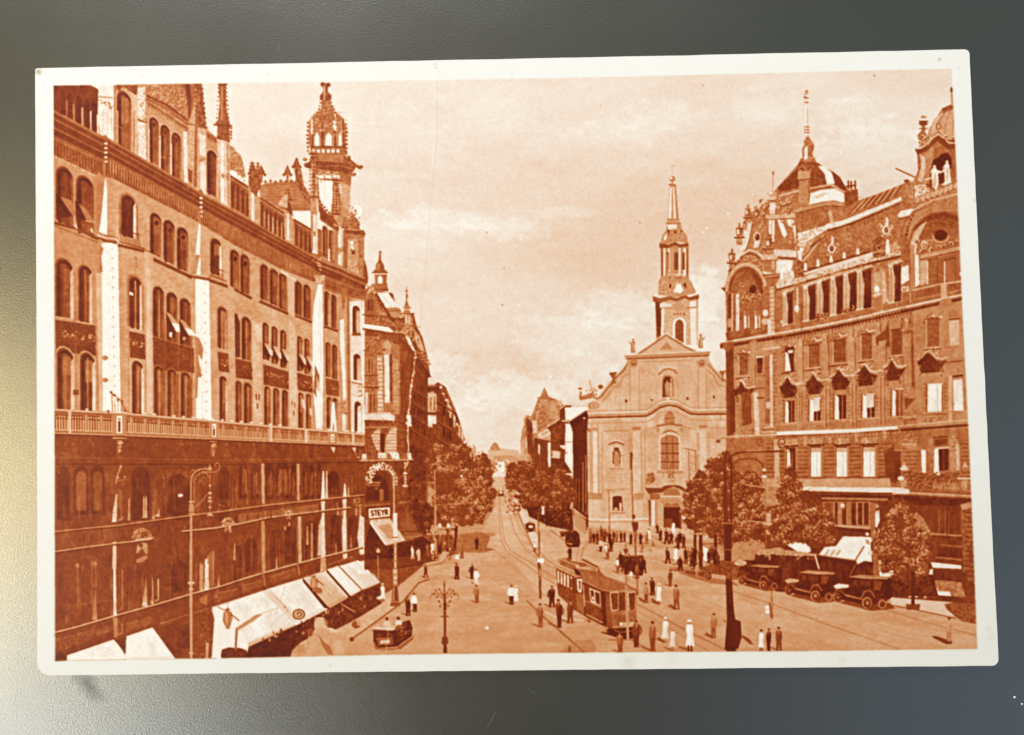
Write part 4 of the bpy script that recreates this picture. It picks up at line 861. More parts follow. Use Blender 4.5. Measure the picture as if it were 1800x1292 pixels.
# sunlit turret front
P([(641, 590), (665, 592), (684, 600), (703, 606), (704, 725), (690, 735), (641, 735)], .47, tex=N_mid, amp=.05); P([(690, 600), (712, 605), (722, 625), (720, 725), (704, 725), (702, 608)], .3, tex=N_vert, amp=.05)
P([(663, 625), (672, 625), (673, 726), (664, 726)], .78)
for i in range(14): L([(663, 628 + i * 7.3), (674, 628 + i * 7.3)], 1.5, .45)
P([(675, 620), (684, 620), (685, 708), (676, 708)], .85, tex=N_vert, amp=.03); P([(674, 618), (686, 612), (686, 622), (674, 624)], .6); P([(684, 622), (689, 624), (689, 708), (685, 708)], .3)
P([(690, 630), (700, 634), (701, 728), (691, 728)], .58, tex=N_mid, amp=.06); orn([(690, 628), (701, 630), (701, 690), (690, 690)], 40, .28, .9, 2)
for i in range(5): L([(690, 695 + i * 7), (702, 695 + i * 7)], 1.4, .4)
P([(672, 604), (680, 596), (688, 606), (686, 614), (674, 614)], .62); orn([(641, 592), (672, 592), (676, 625), (660, 618), (641, 625)], 80, .2, .82, 2.4)
for x0, x1, y0, y1 in [(645, 657, 628, 655), (648, 658, 690, 722)]: R(x0, y0, x1, y1, .52); R(x0 + 2, y0 + 3, x0 + 5, y1, .3); R(x0 + 8, y0 + 3, x0 + 10, y1, .3)
R(642, 690, 646, 726, .85); L([(640, 660), (664, 660)], 2, .26); orn([(641, 662), (662, 662), (664, 680), (641, 680)], 36, .2, .85, 2); L([(640, 680), (666, 682)], 3, .26); L([(640, 677), (664, 678)], 1.2, .6)
P([(641, 726), (684, 725), (694, 732), (694, 739), (641, 738)], .84, tex=N_mid, amp=.06); L([(641, 727), (682, 727)], 1.4, .6); L([(641, 741), (697, 741), (715, 746)], 3, .26); L([(641, 751), (694, 751)], 1.6, .56)
P([(641, 752), (712, 756), (712, 800), (641, 800)], .33, tex=N_mid, amp=.05)
P([(662, 755), (668, 753), (668, 796), (662, 792), (655, 775), (652, 765)], .74); P([(676, 796), (678, 770), (686, 754), (697, 752), (697, 796)], .74)
for i in range(7): L([(653, 757 + i * 5.8), (668, 757 + i * 5.8)], 1.3, .42); L([(676, 757 + i * 5.8), (698, 757 + i * 5.8)], 1.3, .42)
P([(668, 762), (676, 762), (675, 796), (668, 796)], .18)
P([(635, 800), (720, 796), (726, 806), (700, 810), (634, 810)], .4); R(664, 796, 680, 806, .9); P([(684, 795), (700, 796), (702, 807), (690, 807)], .92); P([(715, 796), (722, 796), (723, 808), (716, 806)], .9); R(636, 798, 644, 808, .8); orn([(664, 796), (702, 796), (702, 806), (664, 806)], 16, .5, .95, 1.8)
L([(632, 810), (726, 808)], 2, .72); L([(632, 813), (720, 812)], 2, .2); P([(714, 730), (722, 730), (723, 750), (716, 748)], .93)
# shop arch
P([(641, 814), (722, 812), (718, 905), (641, 960)], .3, tex=N_mid, amp=.04)
P(arc(668, 868, 27, 42, 0, 180) + [(641, 905), (693, 905)], .26); P(arc(664, 870, 21, 34, 0, 180) + [(643, 900), (683, 900)], .17); P([(667, 860), (674, 860), (674, 880), (667, 880)], .42); R(644, 847, 668, 850, .52); R(644, 852, 668, 854, .5); E(661, 859, 1.6, 2, .5)
P([(641, 882), (688, 880), (686, 888), (641, 892)], .3); L([(641, 889), (686, 886)], 1.8, .5)
P([(700, 815), (720, 813), (715, 900), (700, 900)], .26, tex=N_mid, amp=.06); L([(700, 884), (716, 883)], 2, .55)
for i, c in enumerate('SZENASY'):         # shop name arched over the door
    a = math.radians(162 - i * 15.6); cx, cy = 671 + 27 * math.cos(a), 859 - 40 * math.sin(a)
    an = math.pi / 2 - a; an *= .62
    letter(c, cx - 3.4, cy - 5.5, 5.2, 11.5 - (1.5 if i > 5 else 0), an, 2.4, .88)
for i, c in enumerate('RADIO'):
    a = math.radians(58 - i * 10.5); cx, cy = 673 + 27 * math.cos(a), 857 - 40 * math.sin(a)
    letter(c, cx - 1.6, cy - 3.5, 3.4, 7, (math.pi / 2 - a) * .7, 1.3, .8)
L([(681, 825), (686, 829), (692, 835)], 2.2, .82)
sg = part('printed_shop_sign'); P([(647.5, 894.5), (685, 892), (685, 907.5), (648.5, 911.5)], .9); 
for i, c in enumerate('STEYR'): letter(c, 651.8 + i * 6.2, 898.2 - i * .45, 4.3, 8.6, -.07, 2.1, .12)
part('printed_awning'); P([(650, 914), (685, 911), (713, 950), (680, 958)], .76, tex=N_mid, amp=.04); P([(664, 925), (684, 920), (700, 945), (683, 948)], .55, a=.8, tex=N_brick, amp=.05); P([(650, 914), (680, 958), (676, 958), (650, 920)], .88)
part('printed_awning'); P([(712, 906), (728, 894), (760, 938), (742, 942), (714, 952), (709, 945)], .36, tex=N_mid, amp=.03); P([(716, 905), (728, 896), (758, 938), (745, 943)], .3); P([(734, 903), (740, 906), (750, 918), (744, 914)], .62); L([(712, 934), (738, 935)], 2, .22); L([(709, 945), (742, 942)], 2, .5)
use(ch)
P([(641, 960), (650, 922), (678, 960), (745, 945), (765, 960), (770, 985), (700, 1000), (641, 1000)], .15, tex=N_mid, amp=.05)
P([(641, 985), (750, 975), (765, 985), (700, 998), (641, 1002)], .24)
# receding street fronts on the left
ts = part('printed_terrace_house', 'printed row of houses receding on the left of the avenue')
P([(752, 684), (770, 672), (783, 680), (797, 712), (806, 735), (812, 755), (818, 775), (830, 795), (838, 812), (838, 840), (752, 840)], .26, tex=N_vert, amp=.07)
P([(752, 680), (752, 664), (760, 662), (764, 676), (768, 680)], .85); L([(752, 678), (775, 678), (785, 690), (800, 724)], 3, .4); L([(752, 681), (774, 682), (784, 696)], 2.4, .2)
P([(752, 690), (767, 692), (767, 724), (752, 724)], .72); R(755, 698, 759, 722, .42); R(762, 697, 765, 722, .35); P([(753, 692), (766, 692), (760, 687)], .6)
P([(752, 730), (767, 730), (767, 760), (760, 752), (752, 748)], .84, tex=N_mid, amp=.08); R(760, 745, 767, 765, .3)
for i in range(22): f = i / 21.; E(772 + f * 50, 676 + f * 112, 2.2, 2.4, .85 if i % 2 else .4)
for i, (x, y) in enumerate([(786, 700), (790, 712), (797, 728), (806, 745), (811, 752), (820, 770), (826, 782)]): P([(x, y), (x + 3.4, y + 4), (x + 3, y + 26), (x, y + 20)], .78, a=.85, tex=N_mid, amp=.06)
for y in (710, 745, 775): L([(768, y - 6), (800, y + 14)], 2, .4, a=.8); L([(768, y - 3), (800, y + 17)], 2, .14)
for x, y in ((778, 715), (778, 752), (790, 735), (790, 760)): R(x, y, x + 4, y + 16, .13)
P([(831, 780), (836, 785), (838, 812), (832, 812)], .65)
# right side far terraces
tr = part('printed_terrace_house', 'printed row of houses receding on the right of the avenue')
P([(916, 828), (916, 770), (918, 755), (922, 745), (920, 738), (925, 730), (934, 732), (938, 722), (946, 700), (953, 695), (957, 685), (964, 697), (976, 702), (984, 712), (994, 712), (985, 835)], .5, tex=N_mid, amp=.08)
orn([(916, 770), (935, 735), (946, 700), (975, 705), (980, 740), (950, 790), (920, 800)], 170, .3, .8, 2.4)
P([(958, 702), (976, 706), (982, 735), (966, 736)], .58); L([(943, 735), (952, 702)], 2, .7); L([(950, 698), (957, 682), (964, 698)], 1.4, .42); L([(944, 699), (975, 701), (990, 712)], 1.4, .42)
P([(934, 742), (944, 738), (944, 760), (936, 764)], .9, a=.7); P([(925, 732), (936, 744), (938, 812), (926, 790)], .26, tex=N_vert, amp=.05); P([(915, 775), (926, 765), (930, 830), (915, 828)], .62, tex=N_vert, amp=.12)
P([(944, 760), (962, 752), (968, 755), (968, 775), (950, 780), (946, 775)], .62)
P([(947, 763), (967, 752), (968, 762), (949, 773)], .88); 
for i in range(6): L([(950 + i * 3, 770 - i * 1.8), (951.5 + i * 3, 763 - i * 1.8)], 1.2, .5)
P([(938, 770), (968, 775), (970, 835), (936, 830)], .25, tex=N_vert, amp=.06); P([(963, 778), (969, 778), (969, 800), (967, 832), (963, 815)], .85); P([(946, 780), (949, 782), (949, 800), (946, 796)], .8)
P([(962, 752), (982, 736), (998, 742), (994, 830), (968, 830), (968, 760)], .27, tex=N_mid, amp=.05); L([(962, 750), (984, 736)], 2.6, .75); P([(963, 753), (984, 738), (984, 746), (968, 756)], .2); L([(970, 782), (988, 774)], 2, .18)
P([(972, 792), (986, 794), (984, 806), (969, 805)], .72); P([(984, 783), (993, 783), (993, 790), (986, 788)], .92); P([(985, 790), (993, 790), (992, 830), (984, 830)], .3)
P([(984, 720), (995, 712), (1005, 712), (1000, 745), (984, 745)], .24); P([(993, 716), (1034, 716), (1010, 738), (994, 738)], .93, tex=N_mid, amp=.02); L([(984, 719), (994, 712), (1036, 713)], 2, .7); P([(998, 712), (1020, 704), (1040, 700), (1036, 713)], .84)
P([(994, 744), (1004, 748), (1007, 816), (993, 817)], .94); L([(988, 740), (1010, 740)], 2.4, .85); L([(994, 777), (1006, 777)], 1.6, .6); L([(984, 822), (1008, 824)], 3, .8); P([(968, 806), (990, 806), (1006, 832), (968, 832)], .22, tex=N_mid, amp=.06)
P([(1018, 698), (1020, 686), (1023, 690), (1022, 697), (1040, 690), (1047, 684), (1040, 700), (1020, 704)], .45); orn([(1030, 675), (1048, 680), (1050, 700), (1030, 702)], 24, .3, .75, 2); L([(1036, 668), (1042, 690)], 1, .5); E(1020, 683, 4, 2, .4); E(1056, 680, 5, 4, .42)
# ---- church
ck = part('printed_church')
CW = .735
P([(1027, 732), (1035, 720), (1036, 708), (1050, 700), (1066, 676), (1082, 658), (1100, 640), (1104, 628), (1245, 622), (1248, 634), (1258, 650), (1272, 662), (1282, 672), (1284, 940), (1240, 950), (1028, 925), (1033, 745)], CW, tex=N_mid, amp=.022)
TX([(1033, 640), (1284, 640), (1284, 940), (1030, 925)], vnoise(30, 22, 61), .035); TX([(1033, 640), (1284, 640), (1284, 940), (1030, 925)], vnoise(5, 22, 62), .026)
# tower
P([(1153, 606), (1153, 530), (1163, 524), (1228, 522), (1227, 606)], .72, tex=N_mid, amp=.04)
P([(1152, 528), (1163, 530), (1162, 592), (1155, 598)], .24, tex=N_mid, amp=.04); P([(1163, 530), (1168, 530), (1167, 586), (1162, 590)], .86); P([(1213, 530), (1224, 528), (1225, 606), (1215, 606)], .9)
P([(1148, 530), (1148, 520), (1160, 524), (1178, 520), (1190, 524), (1204, 518), (1212, 522), (1229, 517), (1229, 525), (1212, 528), (1204, 524), (1190, 530), (1178, 527), (1162, 532)], .38); L([(1150, 519), (1178, 516), (1190, 521), (1204, 513), (1212, 518), (1228, 516)], 2.2, .9)
P([(1183, 606), (1183, 568), (1188, 560), (1195, 557), (1202, 560), (1206, 568), (1206, 606)], .9); P([(1187, 606), (1187, 570), (1190, 563), (1195, 561), (1200, 564), (1202, 570), (1202, 604)], .36, tex=N_vert, amp=.04); L([(1195, 563), (1195, 604)], .8, .28); L([(1187, 580), (1202, 580)], .8, .28)
for i in range(4): E(1186 + i * 5.5, 552, 2, 2, .4)
E(1193, 539, 9, 9, .66); L([(1160, 540), (1180, 541)], 2, .45); L([(1208, 541), (1224, 540)], 2, .45); P([(1160, 533), (1180, 533), (1180, 540), (1160, 540)], .84)
P([(1157, 518), (1158, 495), (1163, 484), (1210, 482), (1214, 494), (1224, 512), (1222, 516), (1190, 522)], .62, tex=N_mid, amp=.08); orn([(1158, 494), (1214, 492), (1220, 514), (1160, 514)], 60, .4, .95, 2.4); E(1178.5, 502, 2.6, 4, .2); E(1204, 501, 2, 4, .2); P([(1184, 512), (1190, 500), (1196, 498), (1202, 510), (1196, 516)], .94)
P([(1162, 488), (1161, 432), (1211, 430), (1211, 486)], .58, tex=N_mid, amp=.03)
for x0, x1, t in [(1163, 1166, .36), (1166, 1170, .86), (1174, 1178, .82), (1179, 1184, .66), (1193, 1197, .84), (1197, 1201, .5), (1201, 1206, .88), (1207, 1210, .4)]: P([(x0, 436), (x1, 436), (x1, 484), (x0, 486)], t)
for x, w in ((1173.5, 2.6), (1189, 3.4), (1202, 2)): P(archpts(x - w, x + w, 443, 474, 0, 0), .3)
P(archpts(1170, 1175, 446, 484, 0, 0), .5); L([(1174, 482), (1206, 484)], 3, .84); L([(1176, 488), (1204, 489)], 2, .4); orn([(1174, 478), (1206, 478), (1206, 494), (1174, 494)], 20, .4, .92, 2)
P([(1159, 432), (1160, 426), (1174, 430), (1186, 425), (1196, 429), (1210, 427), (1211, 432), (1196, 435), (1186, 431), (1174, 436), (1160, 436)], .34)
P([(1162, 428), (1164, 414), (1171, 404), (1173, 392), (1196, 391), (1199, 402), (1208, 416), (1210, 427), (1186, 424), (1172, 429)], .6, tex=N_mid, amp=.07); P([(1167, 422), (1168, 412), (1173, 412), (1170, 424)], .95); orn([(1166, 404), (1202, 404), (1208, 424), (1166, 426)], 40, .35, .82, 2.2); P([(1173, 394), (1190, 392), (1190, 402), (1175, 403)], .88); E(1175, 407, 1.8, 3, .2); E(1187, 407, 1.8, 3, .2); E(1198, 406, 1.6, 3, .25)
P([(1171, 393), (1174, 386), (1177, 324), (1188, 324), (1193, 386), (1197, 392)], .66); P([(1178, 330), (1181, 328), (1180, 386), (1175, 386)], .92); P([(1183, 328), (1186, 328), (1189, 386), (1184, 386)], .86); P([(1186, 326), (1188, 326), (1193, 386), (1190, 386)], .48); L([(1182, 328), (1183, 386)], 1.2, .5)
L([(1173, 385), (1194, 385)], 2, .5); L([(1171, 393), (1197, 393)], 2.4, .46); L([(1176, 324), (1188, 325)], 2, .34); L([(1182, 318), (1182, 324)], 2, .5); E(1182, 314, 5.2, 5.2, .5); E(1180.6, 312.6, 2.2, 2.2, .88); L([(1182, 289), (1182, 308)], .8, .76); L([(1178, 291), (1188, 291)], .8, .68)
# gable
P([(1098, 630), (1118, 622), (1134, 612), (1171, 587), (1206, 608), (1228, 618), (1250, 618), (1246, 628), (1098, 632)], .74); 
L([(1120, 624), (1138, 612), (1171, 589), (1205, 610), (1224, 619)], 3, .46); L([(1118, 620), (1136, 608), (1171, 585), (1207, 607), (1226, 616)], 1.6, .86); P([(1160, 615), (1172, 600), (1184, 614)], .55)
P([(1097, 625), (1250, 617), (1246, 625), (1102, 631)], .6); L([(1098, 624), (1250, 617)], 1.5, .88); L([(1102, 631), (1246, 625)], 2.2, .32)
E(1169, 583, 3, 3.5, .7)
for x, yb, f in ((1113, 620, 1), (1232, 612, -1)):
    P([(x - 4, yb), (x + 4, yb), (x + 3, yb - 12), (x + 4, yb - 18), (x, yb - 22), (x - 3, yb - 17), (x - 4, yb - 8)], .5, tex=N_mid, amp=.08); E(x, yb - 23, 2.3, 2.6, .6); L([(x - 4 * f, yb - 15), (x - 7 * f, yb - 20)], 1.4, .5); P([(x - 1, yb - 18), (x + 2, yb - 17), (x + 2, yb - 4), (x, yb - 3)], .76)
for x in (1113, 1233): P([(x - 9, 634), (x + 9, 633), (x + 7, 645), (x - 6, 646)], .6); E(x + 1, 638, 6, 7, .56); E(x + 1, 638, 3.6, 4, .34); E(x + .6, 637.4, 1.6, 1.8, .8)
L([(1127, 636), (1216, 633)], 1.3, .58)
for x in (1108, 1124, 1228, 1242): L([(x, 648), (x, 725)], 1.2, .56)
P([(1109, 648), (1123, 648), (1123, 724), (1109, 724)], .76, a=.7); P([(1229, 646), (1241, 646), (1241, 722), (1229, 722)], .76, a=.7)
# volutes
L([(1103, 640), (1096, 652), (1082, 664), (1079, 672), (1068, 682), (1058, 696), (1049, 702)], 3.4, .44); L([(1100, 640), (1078, 664), (1050, 698)], 1.4, .88)
L([(1104, 657), (1096, 662), (1090, 676), (1080, 680), (1072, 692), (1058, 706)], 1.6, .52); L([(1093, 680), (1080, 680)], 1.4, .5)
P([(1071, 657), (1084, 656), (1081, 662), (1080, 668), (1084, 674), (1074, 674), (1077, 666)], .4); L([(1072, 656), (1084, 655)], 2.2, .3)
L([(1245, 640), (1254, 650), (1266, 664), (1279, 672)], 3, .5); L([(1246, 652), (1256, 662), (1262, 676), (1276, 680), (1282, 688)], 1.6, .52); P([(1264, 652), (1277, 651), (1273, 658), (1272, 666), (1276, 670), (1268, 670), (1270, 662)], .42)
E(1044, 713, 11, 7, .62); E(1044, 713, 9, 5.4, .48); E(1044, 713, 6.6, 3.8, .7); E(1044, 713, 3.6, 2, .45)
for x, y in ((1101, 704.5), (1145.5, 703), (1208.6, 700), (1255, 698)): E(x, y, 2.2, 2.4, .2)
# main entablature with its central curve
def ent(dy, w, t, **k): L([(1028, 731 + dy), (1080, 729.5 + dy), (1136, 728 + dy), (1148, 722 + dy), (1160, 713 + dy), (1175, 709 + dy), (1190, 711 + dy), (1202, 718 + dy), (1214, 724 + dy), (1230, 725 + dy), (1283, 724 + dy)], w, t, **k)
ent(-8, 1.5, .6); ent(-4, 2, .84); ent(-.5, 5, .64, tex=N_mid, amp=.06); ent(3.5, 3.2, .3); ent(6.5, 2, .82, a=.6); ent(14, 1.3, .58)
P([(1036, 705), (1060, 700), (1068, 715), (1040, 722)], .8, a=.3)
L([(1062, 758), (1106, 757)], 1.4, .5); L([(1249, 752), (1283, 752)], 1.4, .52); L([(1132, 757), (1150, 752), (1160, 748)], 1.4, .55); L([(1201, 750), (1224, 755)], 1.4, .55)
L([(1133, 742), (1150, 738), (1166, 729)], 1.2, .55)
P([(1111, 751), (1127, 750), (1126, 756), (1112, 756)], .5); P([(1228, 748), (1244, 748), (1242, 752), (1230, 753)], .5); P([(1036, 752), (1054, 752), (1052, 758), (1038, 758)], .62); P([(1031, 750), (1039, 757), (1037, 762), (1033, 756)], .4)
for x0, x1, t in [(1036, 1042, .66), (1042, 1050, .85), (1050, 1053, .64), (1112, 1126, .78), (1229, 1243, .78)]: P([(x0, 758), (x1, 758), (x1 + 1, 872), (x0 + 1, 872)], t, a=.85, tex=N_mid, amp=.02)
for x in (1058, 1107, 1111, 1127, 1134, 1226, 1229, 1243, 1247): L([(x, 760), (x + 1, 870)], 1.1, .56)
# niches and windows
P([(1164, 700), (1164, 664), (1169, 659), (1176, 659), (1184, 662), (1186, 697)], .56, tex=N_mid, amp=.08); P([(1165, 697), (1166, 668), (1170, 662), (1178, 662), (1182, 668), (1182, 674), (1174, 672), (1175, 697)], .22); P([(1170, 695), (1169, 675), (1174, 668), (1178, 680), (1178, 696)], .62, tex=N_mid, amp=.1); L([(1180, 666), (1180, 696)], 2.4, .78); E(1174, 700, 4, 2, .85)
L([(1158, 658), (1162, 655), (1166, 650), (1175, 648), (1184, 650), (1188, 655), (1191, 656)], 4, .5); L([(1160, 653), (1166, 647), (1176, 645), (1186, 648)], 1.4, .86)
P([(1075, 824), (1075, 790), (1079, 784), (1089, 784), (1093, 790), (1094, 824)], .78); P(archpts(1077, 1091, 789, 815, 0, 0), .3); P([(1080, 815), (1079, 800), (1083, 794), (1088, 796), (1090, 806), (1088, 816)], .6, tex=N_mid, amp=.1); R(1079, 815, 1091, 821, .62); L([(1073, 824), (1095, 824)], 2, .52); E(1083, 795, 2.2, 2.4, .62); E(1084, 789, 5, 2.5, .25)
L([(1071, 782), (1076, 779), (1084, 777), (1092, 780), (1097, 782)], 3, .38); L([(1074, 776), (1084, 774), (1094, 777)], 1.2, .86)
P([(1158, 828), (1159, 768), (1165, 762), (1176, 757), (1190, 762), (1196, 768), (1198, 828)], .8); P([(1162, 826), (1162, 770), (1170, 766), (1178, 764), (1188, 766), (1193, 770), (1194, 826)], .5, tex=N_mid, amp=.03)
for x in (1172.5, 1183): L([(x, 766), (x + .5, 826)], 1.2, .28)
for y in (780, 797, 812): L([(1162, y), (1194, y)], 1.6, .28)
L([(1156, 829), (1200, 829)], 3, .6); L([(1156, 831.5), (1200, 831.5)], 1.2, .42); L([(1155, 749), (1166, 747), (1177, 745), (1189, 747), (1200, 748)], 3, .38); P([(1162, 765), (1168, 758), (1177, 755), (1188, 758), (1194, 765), (1186, 761), (1177, 759), (1168, 762)], .45); E(1157, 756, 3, 4, .55); E(1198, 755, 3, 4, .55)
P([(1169, 728), (1176, 726), (1185, 728), (1187, 744), (1168, 744)], .52, tex=N_mid, amp=.08); L([(1168, 736), (1187, 735)], 1.4, .34); L([(1174, 726), (1177, 724), (1181, 726)], 2.5, .4)
orn([(1172, 812), (1186, 812), (1188, 848), (1174, 848)], 34, .24, .7, 2.6)
P([(1072, 902), (1073, 872), (1078, 868), (1090, 868), (1096, 873), (1098, 902)], .76); P([(1077, 898), (1077, 874), (1082, 872), (1092, 872), (1094, 876), (1095, 899)], .2); R(1089, 884, 1093, 899, .8); E(1083, 896, 4, 4, .7); L([(1074, 902), (1099, 902)], 2, .48); L([(1064, 861), (1106, 860)], 1.4, .5)
L([(1031, 868), (1060, 868)], 2.2, .55); P([(1031, 868), (1060, 868), (1058, 878), (1034, 878)], .56, tex=N_mid, amp=.08); P([(1114, 868), (1132, 866), (1130, 878), (1116, 878)], .58, tex=N_mid, amp=.07); orn([(1034, 869), (1058, 869), (1056, 880), (1036, 880)], 14, .45, .8, 1.8)
for x0, x1 in ((1036, 1041), (1044, 1054), (1118, 1130)): P([(x0, 880), (x1, 880), (x1, 925), (x0, 925)], .8, a=.5)
L([(1028, 912), (1060, 914), (1140, 912)], 3, .84); L([(1028, 916), (1060, 918), (1140, 916)], 1.6, .58)
for a in range(3): L([(1040, 848 - a * 6), (1104, 846 - a * 6)], .8, .68)
# portal
P([(1134, 860), (1164, 858), (1176, 852), (1188, 850), (1198, 854), (1206, 862), (1206, 932), (1142, 928)], .7, tex=N_mid, amp=.03)
P([(1134, 858), (1162, 858), (1172, 852), (1186, 850), (1200, 856), (1208, 862), (1206, 866), (1196, 860), (1184, 856), (1174, 859), (1164, 866), (1140, 868)], .28); P([(1134, 855), (1162, 855), (1172, 849), (1186, 847), (1200, 853)], .8, a=.7)
P([(1142, 868), (1160, 868), (1160, 878), (1143, 878)], .42); P([(1140, 878), (1144, 880), (1144, 925), (1142, 925)], .3); P([(1146, 880), (1151, 880), (1151, 924), (1146, 924)], .86); P([(1152, 880), (1156, 880), (1156, 925), (1152, 925)], .6)
P([(1166, 870), (1168, 862), (1180, 858), (1192, 860), (1196, 868), (1196, 871), (1166, 871)], .46); L([(1164, 873), (1198, 873)], 2, .82); P([(1160, 880), (1170, 875), (1192, 875), (1198, 880), (1198, 890), (1190, 884), (1176, 884), (1166, 888)], .6, tex=N_mid, amp=.04)
P([(1167, 928), (1167, 890), (1172, 885), (1180, 886), (1190, 885), (1196, 890), (1196, 928)], .16); P([(1167, 890), (1172, 886), (1190, 886), (1196, 890), (1196, 892), (1167, 892)], .46); R(1168, 912, 1182, 928, .32); P([(1194, 895), (1198, 895), (1198, 930), (1194, 930)], .24)
P([(1198, 898), (1212, 898), (1212, 925), (1200, 925)], .8, tex=N_mid, amp=.1); P([(1200, 902), (1212, 908), (1212, 912), (1200, 906)], .35); P([(1200, 912), (1212, 918), (1212, 922), (1200, 918)], .35)
P([(1140, 926), (1198, 930), (1210, 942), (1200, 950), (1130, 940)], .74); L([(1140, 932), (1196, 936), (1204, 944)], 1.2, .6); L([(1134, 940), (1200, 945)], 1.2, .62)
orn([(1136, 832), (1150, 830), (1152, 846), (1138, 850)], 26, .24, .5, 2.4); P([(1140, 845), (1137, 834), (1142, 836), (1145, 830), (1149, 835), (1151, 833), (1150, 844), (1146, 850), (1141, 850)], .4, a=.7)
# shaded side of the nave
P([(1002, 742), (1020, 730), (1031, 722), (1034, 735), (1032, 760), (1034, 925), (1028, 940), (1008, 905), (1007, 760)], .17, tex=N_mid, amp=.03); P([(1000, 742), (1032, 722), (1034, 732), (1006, 752)], .13); L([(998, 743), (1030, 722)], 2, .5)
for x, a, b in ((1013, 840, 890), (1018, 842, 895), (1025, 812, 900), (1030, 800, 905)): L([(x, a), (x, b)], 1.6, .5 if x > 1020 else .34)
for x, y in ((1014, 848), (1020, 850), (1026, 855), (1014, 875), (1020, 880), (1027, 885)): R(x, y, x + 3, y + 14, .1)
P([(1009, 895), (1030, 915), (1031, 940), (1010, 925)], .58); L([(1009, 895), (1031, 912)], 2, .76)
# ---------------------------------------------------------------- the printed picture: ornate palace on the right
pl = part('printed_palace')
WB = .54
# roofs
P([(1345, 470), (1352, 380), (1362, 335), (1382, 312), (1402, 290), (1408, 278), (1430, 278), (1440, 290), (1462, 300), (1490, 333), (1508, 332), (1509, 352), (1540, 342), (1592, 322), (1612, 318), (1700, 300), (1700, 560), (1345, 560)], .47, tex=N_mid, amp=.06)
P([(1366, 330), (1398, 300), (1404, 295), (1404, 330), (1372, 337)], .3, tex=N_mid, amp=.05); P([(1425, 300), (1434, 290), (1450, 305), (1456, 324), (1424, 330)], .34, tex=N_mid, amp=.06)
P([(1436, 286), (1446, 290), (1462, 303), (1468, 322), (1454, 325), (1450, 306), (1440, 294)], .92); P([(1462, 300), (1476, 310), (1490, 334), (1484, 336), (1468, 324)], .27)
P([(1399, 293), (1410, 283), (1438, 286), (1446, 292), (1436, 291), (1412, 288)], .34)
P([(1412, 284), (1410, 262), (1415, 248), (1417, 238), (1421, 238), (1426, 246), (1432, 256), (1428, 270), (1432, 284)], .5, tex=N_mid, amp=.1); orn([(1411, 246), (1432, 246), (1432, 284), (1410, 284)], 40, .25, .9, 2); P([(1414, 262), (1420, 256), (1420, 278), (1414, 282)], .9)
L([(1416.5, 186), (1418, 240)], 2.2, .94); L([(1419.2, 190), (1420, 240)], 1, .6); orn([(1414, 156), (1419, 156), (1420, 176), (1414, 176)], 14, .25, .6, 1.6)
for y in (172, 180, 223, 228, 233): L([(1414.5, y), (1421 + (y > 200) * 2, y)], 1.8, .4)
orn([(1406, 284), (1422, 284), (1424, 300), (1406, 300)], 20, .15, .5, 2.4)
P([(1403, 302), (1424, 300), (1425, 316), (1402, 318)], .62, tex=N_mid, amp=.06); L([(1402, 317), (1425, 314)], 2, .28); P([(1405, 318), (1423, 317), (1424, 360), (1404, 362)], .55, tex=N_mid, amp=.05); L([(1422, 318), (1423, 360)], 1.6, .34)
L([(1370, 344), (1404, 335)], 3.2, .72); L([(1424, 331), (1460, 324), (1486, 338)], 3.2, .68); L([(1424, 335), (1460, 328), (1486, 342)], 1.4, .3)
P([(1425, 340), (1442, 334), (1468, 331), (1486, 341), (1484, 356), (1466, 352), (1448, 354), (1422, 360)], .93, tex=N_mid, amp=.03); P([(1430, 345), (1450, 338), (1456, 340), (1436, 350)], .78)
P([(1392, 370), (1420, 362), (1452, 356), (1466, 354), (1484, 358), (1484, 363), (1466, 360), (1452, 362), (1394, 376)], .58); L([(1395, 376), (1450, 362), (1484, 363)], 1.8, .3)
P([(1396, 378), (1452, 364), (1482, 366), (1470, 385), (1452, 398), (1404, 412), (1398, 400)], .45, tex=N_mid, amp=.06); TX([(1396, 378), (1452, 364), (1482, 366), (1452, 398), (1404, 412)], N_fine, .08); P([(1456, 372), (1462, 370), (1466, 392), (1460, 394)], .68)
P([(1484, 338), (1508, 332), (1509, 352), (1486, 366)], .36, tex=N_mid, amp=.05)
for i, x in enumerate((1490, 1495, 1502)): R(x, 317 + (i % 2), x + 3, 332, .27)
L([(1488, 328), (1505, 325)], 3, .28)
# ridge of the long roof
P([(1472, 392), (1486, 376), (1512, 353), (1580, 326), (1590, 322), (1594, 340), (1540, 358), (1480, 390)], .46)
for i in range(13): f = i / 12.; L([(1515 + f * 70, 352 - f * 27), (1492 + f * 80, 376 - f * 30)], 1.6, .68 if i % 2 else .28)
P([(1400, 418), (1440, 403), (1455, 393), (1480, 388), (1584, 346), (1586, 352), (1482, 396), (1456, 402), (1420, 424), (1403, 430)], .88, tex=N_mid, amp=.05); L([(1456, 405), (1500, 392), (1582, 358)], 2.2, .2)
for i in range(22): E(1460 + i * 5.6, 403 - i * 2.05, 1.1, 1.1, .55)
P([(1412, 462), (1422, 436), (1452, 412), (1590, 362), (1595, 420), (1590, 432), (1530, 446), (1408, 480)], .46, tex=N_mid, amp=.06); TX([(1412, 462), (1422, 436), (1452, 412), (1590, 362), (1590, 432), (1408, 480)], N_fine, .09)
L([(1412, 460), (1448, 414)], 2.4, .78); L([(1420, 438), (1452, 414)], 3, .3); P([(1408, 432), (1424, 424), (1436, 416), (1418, 444), (1410, 452)], .6, tex=N_mid, amp=.1)
